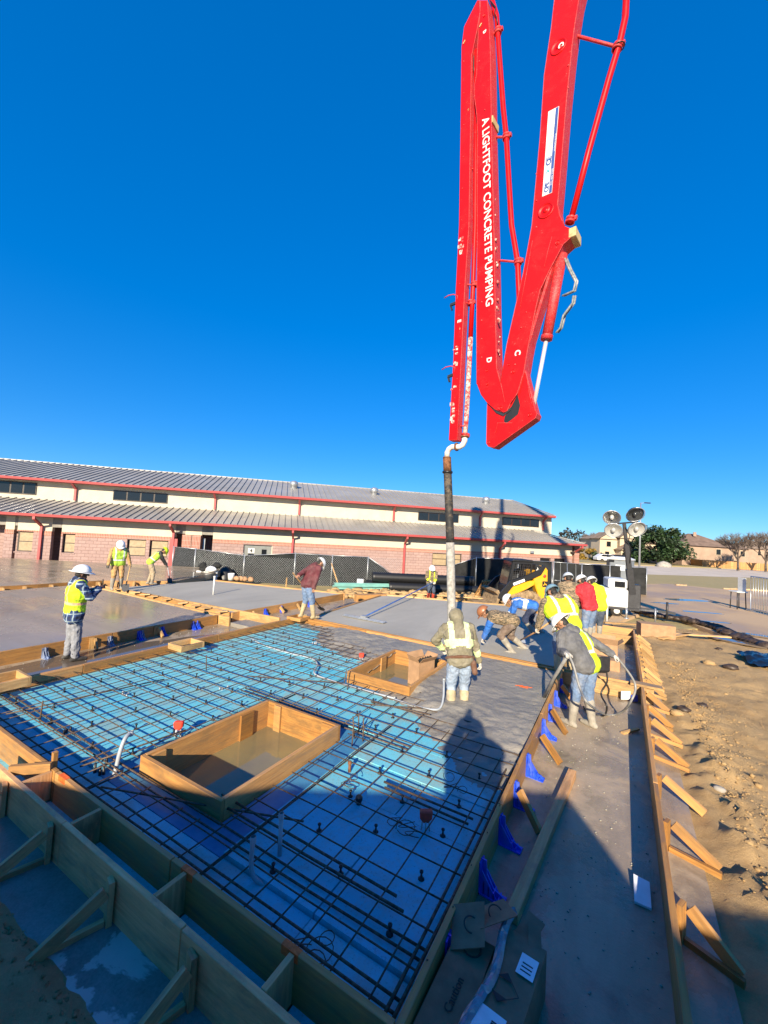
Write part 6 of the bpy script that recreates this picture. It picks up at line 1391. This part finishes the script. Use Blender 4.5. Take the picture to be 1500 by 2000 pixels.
# cardboard boxes at the bottom edge
def carton(c, ax, size, label, flaps=True, mat='card', name='cardboard_box', marks=None, open_top=True, tilt=0.0):
    c = Vector(c); ax = Vector(ax).normalized(); ay = Vector((-ax.y, ax.x, 0)); az = UP
    if tilt: az = (UP+ay*tilt).normalized(); ay = az.cross(ax)
    e = empty(name, c, label, 'cardboard box'); L, W, H = size; th = .006
    for s in (-1, 1):
        b = MB(); b.obox(c+ax*(s*(L/2-th/2))+az*(H/2), ay, az, ax, W/2, H/2, th/2); b.build('side', M[mat], e); b = MB(); b.obox(c+ay*(s*(W/2-th/2))+az*(H/2), ax, az, ay, L/2-th-.0005, H/2, th/2); b.build('side', M[mat], e)
    b = MB(); b.obox(c+az*(th/2+.001), ax, ay, az, L/2-th-.001, W/2-th-.001, th/2); b.build('bottom', M[mat], e)
    if not open_top: b = MB(); b.obox(c+az*(H+.003), ax, ay, az, L/2, W/2, .003); b.build('lid', M[mat], e)
    if flaps:
        for s in (-1, 1):
            o = rnd.uniform(.3, 1.0); d = (ay*s*math.sin(o)+az*math.cos(o)).normalized(); k = W*.45; b = MB(); b.obox(c+ay*(s*W/2)+az*H+d*(k/2+.004), ax, d, ax.cross(d), L/2-.004, k/2, .003); b.build('flap', M[mat], e)
            o = rnd.uniform(.5, 1.3); d = (ax*s*math.sin(o)+az*math.cos(o)).normalized(); k = W*.45; b = MB(); b.obox(c+ax*(s*L/2)+az*H+d*(k/2+.004), ay, d, ay.cross(d), W/2-.004, k/2, .003); b.build('flap', M[mat], e)
    return e, ax, ay, az
M['card_dark'] = plain('damp_cardboard', (.27, .165, .09), .85, 0, .15, 6, dirt=(.1, .07, .05)); M['print'] = plain('dark_print', (.03, .025, .022), .7, bump=0)
M['film'] = plain('clear_plastic_film', (.2, .24, .28), .1, 0, .2, 18, .5)
e, ax, ay, az = carton((-.5, 2.47, -.3), (.1, 1, 0), (.9, .25, .28), 'long dark carton with white shipping labels, at the bottom picture edge', False, 'card_dark', open_top=False)
tp = Vector((-.5, 2.47, -.01))
def lab(c, w_, h_, mat, parent, z=.0, rot=0.0, nm='label'):
    x = (ax*math.cos(rot)+ay*math.sin(rot)); y = az.cross(x); b = MB(); b.obox(Vector(c)+az*(.0095+z), x, y, az, w_/2, h_/2, .0012); return b.build(nm, M[mat], parent)
lb = lab(tp-ax*.22+ay*.02, .26, .15, 'paper', e); lb2 = lab(tp+ax*.26-ay*.06, .14, .1, 'paper', e)
for i in range(9): lab(tp-ax*(.14+.012*i)-ay*.02, .006*(1+(i*7 % 3)*.4), .06, 'print', lb, .0026, nm='barcode_line')
for i in range(4): lab(tp-ax*(.25+.02*i)+ay*.03, .006, .09-(i % 2)*.03, 'print', lb, .0026, nm='text_line')
for i in range(3): lab(tp+ax*(.22+.025*i)-ay*.06, .006, .06, 'print', lb2, .0026, nm='text_line')
for a in range(4): 
    t_ = math.pi/4+math.pi/2*a; cc = tp+ax*(.06+.075*math.cos(math.pi/2*a))+ay*(.02+.075*math.sin(math.pi/2*a)); 
    b = MB(); q0 = tp+ax*.06+ay*.02+az*.0095
    dirs = [(1, 0), (0, 1), (-1, 0), (0, -1)]; p0 = q0+ax*(.09*dirs[a][0])+ay*(.09*dirs[a][1]); p1 = q0+ax*(.09*dirs[(a+1) % 4][0])+ay*(.09*dirs[(a+1) % 4][1]); b.bar(p0, p1, .004, .001); b.build('diamond_mark', M['print'], e)
for s in (1, -1): b = MB(); b.prism([(.09*s, 0), (.05*s, .04), (.05*s, -.04)][::s], tp+ax*.06+ay*.02+az*.009, ax, ay, az, .0, .0018); b.build('diamond_mark', M['print'], e)
for (cx_, cy_, w_, h_, rz) in ((-.45, 2.98, .12, .18, .4), (-.41, 2.94, .08, .14, -.2)): b = MB(); b.obox((cx_, cy_, -.0), Vector((math.sin(rz), math.cos(rz), .3)).normalized(), Vector((math.cos(rz), -math.sin(rz), .0)), UP, h_/2, w_/2, .003); b.build('flap', M['card_dark'], e)
e, ax, ay, az = carton((-.765, 2.42, -.3), (.04, 1, 0), (.8, .24, .22), 'dark open carton with printing, wedged beside the form at the bottom edge', False, 'card_dark', open_top=False)
lettering('Caution', .065, Vector((-.74, 2.3, -.0675)), ax, az.cross(ax), 'print', e, .002)
b = MB(); b.lathe((-.75, 2.72, -.072), UP, [(.06, 0), (.06, .003), (.05, .003), (.05, 0)], 20); b.build('round_mark', M['print'], e)
for (cx_, cy_, rz, z) in ((-.68, 2.93, .9, .02), (-.8, 2.78, -.3, -.0)):
    b = MB(); b.obox((cx_, cy_, z), Vector((math.sin(rz), math.cos(rz), .25)).normalized(), Vector((math.cos(rz), -math.sin(rz), .35)).normalized(), UP, .13, .11, .003); fl_ = b.build('flap', M['card_dark'], e)
    b = MB(); b.lathe((cx_+.02, cy_, z+.012), Vector((.2, -.3, 1)), [(.05, 0), (.05, .003), (.042, .003), (.042, 0)], 18); b.build('round_mark', M['print'], e)
b = MB(); n = 26
for i in range(n+1):
    for j in range(4):
        f = i/n; b.v.append(Vector((-.665+.08*f+j*.018-.02*math.sin(f*9), 2.05+1.0*f, -.005+.035*abs(fbm(f*14, j*1.7, 0, 1, 3))+(.02 if j in (1, 2) else 0))))
for i in range(n):
    for j in range(3): b.face((i*4+j, i*4+j+1, (i+1)*4+j+1, (i+1)*4+j))
simple('plastic_wrap', b, 'film', 'crumpled clear plastic wrap between the two dark cartons', 'plastic wrap')
e, ax, ay, az = carton((-3.2, 7.25, -.33), (-.35, -1, 0), (.42, .28, .5), 'open brown carton with bundles inside, standing in the smaller wooden box-out', True)
b = MB(); 
for k in range(5): b.bar((-3.24+k*.02, 7.1+k*.07, .02), (-3.14+k*.02, 7.16+k*.07, .2), .015, .12)
b.build('contents', M['black'], e)
carton(at(1280, 1243, -.42), (1, .25, 0), (1.0, .5, .42), 'long brown carton lying on the dirt beyond the right form', False, open_top=False)
carton((-.35, 12.3, -.3), (1, .1, 0), (.75, .4, .3), 'brown carton on the footing strip, left of the far right form', True)
carton((-.3, 11.0, -.3), (1, -.05, 0), (.8, .35, .22), 'flattened reddish carton on the footing strip behind the worker in grey', False, open_top=False)
# conduits, caps and coils standing in the foam
def conduit(pts, label, cap=None, r=.017, mat='pvc'):
    e = empty('conduit', pts[0], label, 'conduit'); MB().tube(spline([Vector(p) for p in pts], 6) if len(pts) > 2 else pts, r, 10).build('pipe', M[mat], e)
    top = Vector(pts[-1]); b = MB(); b.lathe(top-UP*.03, UP, [(r*1.3, 0), (r*1.3, .045), (r*1.1, .05)], 10); b.build('coupling', M[mat], e); return e
conduit([(-2.05, 2.52, -.24), (-2.28, 2.43, -.2), (-2.37, 2.37, -.1), (-2.38, 2.37, .14)], 'grey conduit elbow standing nearest the camera in the shaded rebar', r=.018)
conduit([(-2.36, 2.66, -.24), (-2.37, 2.66, .16)], 'straight grey conduit stub just behind the nearest elbow', r=.018)
conduit([(-4.42, 2.35, -.24), (-4.6, 2.5, -.18), (-4.63, 2.55, .0), (-4.64, 2.6, .13), (-4.68, 2.68, .15)], 'bent grey conduit near the left corner of the large pit', r=.022)
p = at(378, 1243, -.2); 
wh = [at(865, 1385, -.06), at(868, 1350, .08), at(866, 1325, .2)]
conduit([at(770, 1366, -.1), at(810, 1379, -.09), at(846, 1386, -.07), at(860, 1382, -.05), at(866, 1362, .05), at(867, 1328, .22)], 'white conduit lying on the bars that turns up out of the wet concrete', r=.016, mat='pvc')
conduit([at(490, 1247, -.16), at(520, 1262, -.15), at(570, 1277, -.15), at(608, 1286, -.15), at(620, 1298, -.1), at(614, 1315, -.1), at(640, 1327, -.12), at(700, 1345, -.11), at(770, 1364, -.1)], 'long white flexible conduit snaking across the rebar', r=.016, mat='pvc')
conduit([(-12.6, 9.75, -.05), (-12.6, 9.75, .62)], 'white stub pipe rising from the matt grey slab', r=.03, mat='white')
def redcap(px, py, z, label, s=1.0):
    p = at(px, py, z); e = empty('marker_cap', p, label, 'marker'); b = MB(); b.prism([(-.06*s, .06), (.06*s, .06), (.055*s, -.01), (.02*s, -.045), (-.02*s, -.045), (-.055*s, -.01)], p, CX, UP, -Vector((CF.x, CF.y, 0)), -.03*s, .03*s); b.build('cap', M['orange'], e, bevel=.012)
    b = MB()
    for k in range(4): a = k*1.57+.4; b.tube([p+Vector((.03*math.cos(a), .03*math.sin(a), -.03)), p+Vector((.045*math.cos(a), .045*math.sin(a), -.22-z*.4))], .008, 6)
    b.build('stem', M['pvc'], e)
redcap(349, 1418, -.02, 'orange-red cap on a conduit left of the large pit'); redcap(832, 1595, -.03, 'orange-red cap among coiled tie wire on the shaded rebar', 1.0); redcap(706, 1281, -.06, 'orange-red cap lying on the rebar beside the smaller box-out', .9)
def coil(px, py, label, n=3): 
    p = at(px, py, -.08); b = MB()
    for i in range(n):
        c = p+Vector((rnd.uniform(-.1, .1), rnd.uniform(-.1, .1), rnd.uniform(-.06, .03))); q = rnd.uniform(.05, .09); tl = Vector((rnd.uniform(-1, 1), rnd.uniform(-1, 1), 1.2)).normalized(); a_, s1, u1 = basis(tl)
        b.tube([c+s1*(q*math.cos(t_))+u1*(q*.7*math.sin(t_))+a_*t_*.006 for t_ in [k*.5 for k in range(13)]], .0035, 4)
    simple('tie_wire', b, 'rebar', label, 'wire')
coil(790, 1610, 'loose loops of tie wire left of the orange-red cap in the shade', 5); coil(605, 1840, 'loops of tie wire on the shaded foam near the bottom board', 4); coil(690, 1530, 'tangle of tie wire round a conduit stub in the shade', 3); coil(895, 1525, 'tie wire loops on the rebar near the poured concrete', 3)
def stub(px, py, label, mat='rust', hgt=.14, r=.02): p = at(px, py, -.2); b = MB(); b.cyl(p-UP*.04, p+UP*hgt, r, 8, r*.8); b.ball(p+UP*hgt, r*1.3, 8, 5); simple('pipe_stub', b, mat, label, 'pipe stub')
stub(682, 1515, 'rusty pipe stub standing in the foam right of the large pit'); stub(700, 1580, 'dark pipe stub with a square base in the middle of the shaded foam', 'black', .1, .03)
for i, (px, py, lb) in enumerate(((132, 1440, 'cluster of black bar supports nearest the left board'), (243, 1365, 'cluster of supports and clips in the sunlit foam, left'), (436, 1350, 'pale clip cluster on the sunlit rebar, middle left'), (613, 1262, 'clip cluster on the rebar near the long white conduit'), (200, 1510, 'black support cluster beside the bent conduit'))):
    p = at(px, py, -.2); b = MB()
    for k in range(4): q = p+Vector((rnd.uniform(-.06, .06), rnd.uniform(-.06, .06), 0)); b.cyl(q-UP*.03, q+UP*rnd.uniform(.06, .12), .018, 8, .012)
    simple('support_cluster', b, 'black' if i in (0, 4) else 'pvc', lb, 'bar supports')
b = MB(); p = at(1022, 1339, Z0+.02)
for k in range(5): b.obox(p+Vector((rnd.uniform(-.1, .1), rnd.uniform(-.04, .04), -.017+k*.0005)), Vector((1, .2*k, 0)).normalized(), Vector((-.2*k, 1, 0)).normalized(), UP, .07, .012, .002)
simple('paint_mark', b, 'orange_paint', 'small orange paint mark on the just poured concrete', 'paint mark')
# things by the fence
def pallet(c, ax, up, w_, h_, n, label, mat='wood_new', name='pallet'):
    e = empty(name, c, label, 'pallet'); c = Vector(c); ax = Vector(ax).normalized(); up = Vector(up).normalized(); nn = ax.cross(up)
    for i in range(n): b = MB(); b.obox(c+ax*(w_*(i+.5)/n-w_/2)+up*h_/2, up, ax, nn, h_/2, w_/n*.3, .01); b.build('slat', M[mat], e)
    for f in (.08, .5, .92): b = MB(); b.obox(c+up*h_*f+nn*.05, ax, up, nn, w_/2, .04, .035); b.build('stringer', M[mat], e)
c = at(404, 1134, -.5); pallet(c, HR, (0, 0, 1), 1.1, .5, 7, 'pale pallet standing on edge in front of the dark fence, bags on top', 'paper')
b = MB(); 
for k in range(9): b.ball(c+HR*rnd.uniform(-.5, .5)+UP*rnd.uniform(.5, .85), rnd.uniform(.12, .24), 8, 6, (1.4, .8, .7), .15)
simple('plastic_bags', b, 'screen_black', 'dark rumpled bags piled on the pale pallet', 'bags')
b = MB(); b.ball(c+HR*.2+UP*.62-HF*.1, .26, 9, 6, (1.6, .8, .6), .15); simple('white_sack', b, 'paper', 'white sack on the pale pallet by the fence', 'sack')
c = at(940, 1165, -.5); pallet(c, HR*.75+HF*.3, (.45*HR.x, .45*HR.y, .9), 1.0, 1.0, 7, 'weathered pallet leaning left of the black screening', 'wood')
p = at(462, 1112, -.5); q = p+UP*.0; b = MB(); t0 = atd(463, 1083, dep(p)); 
b = MB(); b.smooth = True; 
prof = [(.07, 0), (.2, -.12), (.27, -.4), (.3, -.75), (.24, -.95), (0, -.95)]
b.lathe(t0+UP*.0, UP, [(r_, z_) for r_, z_ in prof][::-1], 12); cj = simple('hanging_jacket', b, 'tan_canvas', 'tan jacket hung on a stake in front of the dark fence', 'jacket'); cj.scale = (1, .6, 1)
b = MB(); b.bar(t0-UP*2.0, t0-UP*.1, .05, .05); simple('stake', b, 'wood_new', 'wooden stake holding the tan jacket', 'stake')
b = MB(); c = at(451, 1133, -.45); b.lathe(c, UP, [(0, 0), (.15, 0), (.18, .36), (.17, .36), (.145, .02)], 14); simple('bucket', b, 'white', 'white bucket at the foot of the dark fence', 'bucket')
b = MB(); c = at(440, 1130, -.45); b.smooth = True; b.lathe(c, UP, [(.5, 0), (.42, .35), (.2, .6), (0, .66)], 12); simple('black_sack', b, 'black', 'black rubbish bag beside the white bucket', 'bag')
b = MB(); c = at(475, 1135, -.45); 
for k in range(6): b.ball(c+HR*rnd.uniform(-.4, .4)+UP*.12, .16, 7, 5, (1.3, .8, .8), .2)
simple('rubble_sacks', b, 'card', 'brown bundle on the ground right of the white bucket', 'bundle')
M['mint'] = plain('mint_plastic', (.22, .48, .42), .5, 0, .1, 4)
def trough(c, L, label, d=HR, rr=.2):
    b = MB(); c = Vector(c); d = Vector(d).normalized(); s = Vector((-d.y, d.x, 0)); pts = [(rr*math.cos(t_), rr*.9*math.sin(t_)) for t_ in [math.pi*k/8 for k in range(9)]]; inn = [(x*.9, y*.88) for x, y in pts[::-1]]
    b.prism(pts+inn, c, s, UP, d, -L/2, L/2); simple('half_pipe', b, 'mint', label, 'half pipe')
trough(at(372, 1133, -.4), 1.2, 'mint green half pipe lying left of the pale pallet'); trough(at(104, 1109, -.2), 1.0, 'mint green half pipe lying by the wall of the school', rr=.16)
a, c = at(655, 1152, -.5), at(800, 1153, -.5); e = empty('mint_boards', a, 'stack of long mint green boards on the ground before the chain-link fence', 'boards')
for k in range(6): o = HF*rnd.uniform(-.3, .3)+UP*(.04+.05*k); b = MB(); b.bar(a+o+HR*rnd.uniform(-.2, .2), a.lerp(c, rnd.uniform(.6, 1))+o, .28, .04); b.build('board', M['mint'], e)
b = MB(); p = at(703, 1146, -.45); b.obox(p+UP*.3, HR, HF, UP, .17, .14, .11); simple('white_carton', b, 'paper', 'small white carton on the mint boards', 'carton')
for i, (px, py, lb) in enumerate(((559, 1146, 'pale stake near the matt slab, left of the maroon worker'), (661, 1143, 'leaning pole against the chain-link fence'))):
    p = at(px, py, -.4); b = MB(); b.bar(p, p+UP*(.45 if i == 0 else 1.15)+HR*(-.45 if i else 0), .05, .05); simple('stake', b, 'wood_new', lb, 'stake')
# planks and dirt beyond the far slab
for i, (a, c, lb) in enumerate((((770, 1158), (1010, 1176), 'plank lying beyond the bull-floated slab under the black pipes'), ((690, 1152), (760, 1160), 'short plank by the mint boards'), ((1255, 1236), (1425, 1247), 'long plank lying on the dirt right of the carton'), ((1290, 1250), (1350, 1240), 'dark plank stub beside the long plank on the dirt'), ((1180, 1218), (1250, 1222), 'plank lying before the light tower wheels'))):
    p, q = at(*a, -.4), at(*c, -.4); b = MB(); b.bar(p+UP*.05, q+UP*.05, .16, .045); simple('plank', b, 'wood_new', lb, 'plank')
b = MB()
for i in range(240):
    px = rnd.uniform(640, 1010); p = at(px, rnd.uniform(1150, 1166)+(px-640)*.012, -.5); b.ball(p, rnd.uniform(.05, .22), 6, 4, (1.5, 1.2, .7), .2)
tag(b.build('dirt_clods', M['dirt']), kind='stuff')
# black plastic sheeting at the right edge
b = MB(); b.smooth = True; c = at(1500, 1295, -.33); n = 24
for j in range(n+1):
    for i in range(n+1): 
        x, y = (i/n-.5), (j/n-.5); z = .13*max(0, 1-(x*x+y*y)*3)+.11*abs(fbm(x*3.2+1, y*3.2, 0, 1, 4))+.02; b.v.append(c+Vector((x*1.0, y*1.5, z)))
for j in range(n):
    for i in range(n): b.face((j*(n+1)+i, j*(n+1)+i+1, (j+1)*(n+1)+i+1, (j+1)*(n+1)+i))
M['film_black'] = plain('black_polythene', (.012, .013, .016), .18, 0, .2, 9, .6); simple('black_sheeting', b, 'film_black', 'crumpled black plastic sheeting on the dirt at the right edge', 'plastic sheet')
# steel barrier with a folding chair behind it, far right
base = at(1466, 1194, -.5); e = empty('barrier_panel', base, 'pale steel barrier panel with thin bars standing on the paving at the right edge', 'barrier'); dpt = dep(base); zt = atd(1466, 1126, dpt).z-base.z; dd = (at(1560, 1216, -.5)-base); dd.z = 0; dd = dd.normalized(); Lb = 4.2
b = MB(); b.tube([base, base+UP*zt, base+UP*zt+dd*Lb, base+dd*Lb], .03, 8, True, True); b.build('frame', M['steel'], e)
for k in range(1, 26): b = MB(); b.cyl(base+dd*(Lb*k/26)+UP*.03, base+dd*(Lb*k/26)+UP*(zt-.02), .012 if k % 5 else .02, 5); b.build('bar', M['steel'], e)
b = MB(); b.bar(base+dd*.0-HF*.25+UP*.05, base+dd*.0+HF*.25+UP*.05, .06, .06); b.bar(base+dd*.1+UP*.16, base+dd*Lb+UP*.1, .05, .04); b.build('foot', M['steel'], e)
c = base+HF*1.2+dd*.5; e = empty('folding_chair', c, 'pale plastic chair standing behind the steel barrier', 'chair')
for sx in (-.24, .24):
    for sy in (-.22, .22): b = MB(); b.cyl(c+HR*sx+HF*sy, c+HR*sx*.9+HF*sy*.9+UP*.9, .025, 6); b.build('leg', M['dark_steel'], e)
b = MB(); b.obox(c+UP*.92, HR, HF, UP, .3, .28, .03); b.build('seat', M['white'], e, bevel=.02); b = MB(); b.obox(c+UP*1.3+HR*.2, UP, HF, HR, .38, .25, .025); b.build('backrest', M['white'], e, bevel=.02)
# clods and stones on the dirt
b = MB()
for i in range(2600):
    y = rnd.uniform(2.2, 13); x = (1.12+abs(rnd.gauss(0, .32)) if rnd.random() < .75 else rnd.uniform(.9, 4.5)); z = ground_z(x, y); s = rnd.uniform(.004, .014)*(1 if rnd.random() < .95 else 2.4)
    b.ball((x, y, z+s*.3), s, 5, 3, (rnd.uniform(.8, 1.5), rnd.uniform(.8, 1.5), rnd.uniform(.6, 1)), .3)
for i in range(500):
    a = rnd.uniform(-5.2, -.8); y = 1.40-abs(rnd.gauss(0, .22)); z = ground_z(a, y); s = rnd.uniform(.004, .016); b.ball((a, y, z+s*.2), s, 5, 3, (1.2, 1, .8), .4)
tag(b.build('soil_clods', M['dirt']), kind='stuff')
def rock(px, py, s, lb, mat='dirt', sc=(1.3, 1, .7)): p = at(px, py, -.3); p.z = ground_z(p.x, p.y)+s*.25; b = MB(); b.ball(p, s, 10, 7, sc, .16); simple('soil_lump', b, mat, lb, 'soil lump')
rock(1385, 1293, .11, 'large pale soil lump on the dirt right of the kickers'); rock(1428, 1304, .12, 'dark wet soil lump in the middle of the dirt', 'mud_dark'); rock(1405, 1259, .07, 'small dark lump near the plank on the dirt', 'mud_dark'); rock(1322, 1395, .08, 'soil lump at the feet of the kickers'); rock(1335, 1392, .08, 'dark soil lump beside the kicker ends', 'mud_dark'); rock(1372, 1378, .07, 'dark soil lump on the dirt', 'mud_dark'); rock(1405, 1545, .05, 'pale stone lying near the timber kickers', 'rock')
# little offcut on the strip
b = MB(); p = at(1215, 1432, -.29); b.bar(p, p+Vector((.22, .28, .02)), .05, .03); simple('wood_offcut', b, 'wood_new', 'small wooden offcut on the footing strip below the hose loop', 'offcut')
b = MB(); p = at(1185, 1215, -.4); b.cyl(p, p+UP*.75, .04, 8); simple('grade_stake', b, 'white', 'pale stake standing left of the light tower', 'stake')

# straw, chips and pale stones trodden into the ground
b = MB()
for i in range(420):
    x = rnd.uniform(1.0, 4.5); y = rnd.uniform(2.5, 13); z = ground_z(x, y)+.012; a = rnd.uniform(0, 3.14); l = rnd.uniform(.02, .09); d = Vector((math.cos(a), math.sin(a), rnd.uniform(-.1, .2)))*l
    b.bar((x, y, z), Vector((x, y, z))+d, rnd.uniform(.004, .012), .004)
tag(b.build('straw_chips', M['wood_new']), kind='stuff')
b = MB()
for i in range(420):
    x = rnd.uniform(-.75, .33); y = 2.2+9*rnd.random()**1.3; s = rnd.uniform(.003, .009); b.ball((x, y, -.3+s*.4), s, 5, 3, (1.3, 1, .7), .25)
for i in range(160):
    x = rnd.uniform(-9.5, -8.1); y = rnd.uniform(1.5, 7.5); s = rnd.uniform(.004, .012); b.ball((x, y, -.26+s*.4), s, 5, 3, (1.3, 1, .7), .25)
tag(b.build('concrete_crumbs', M['slab_grey']), kind='stuff')
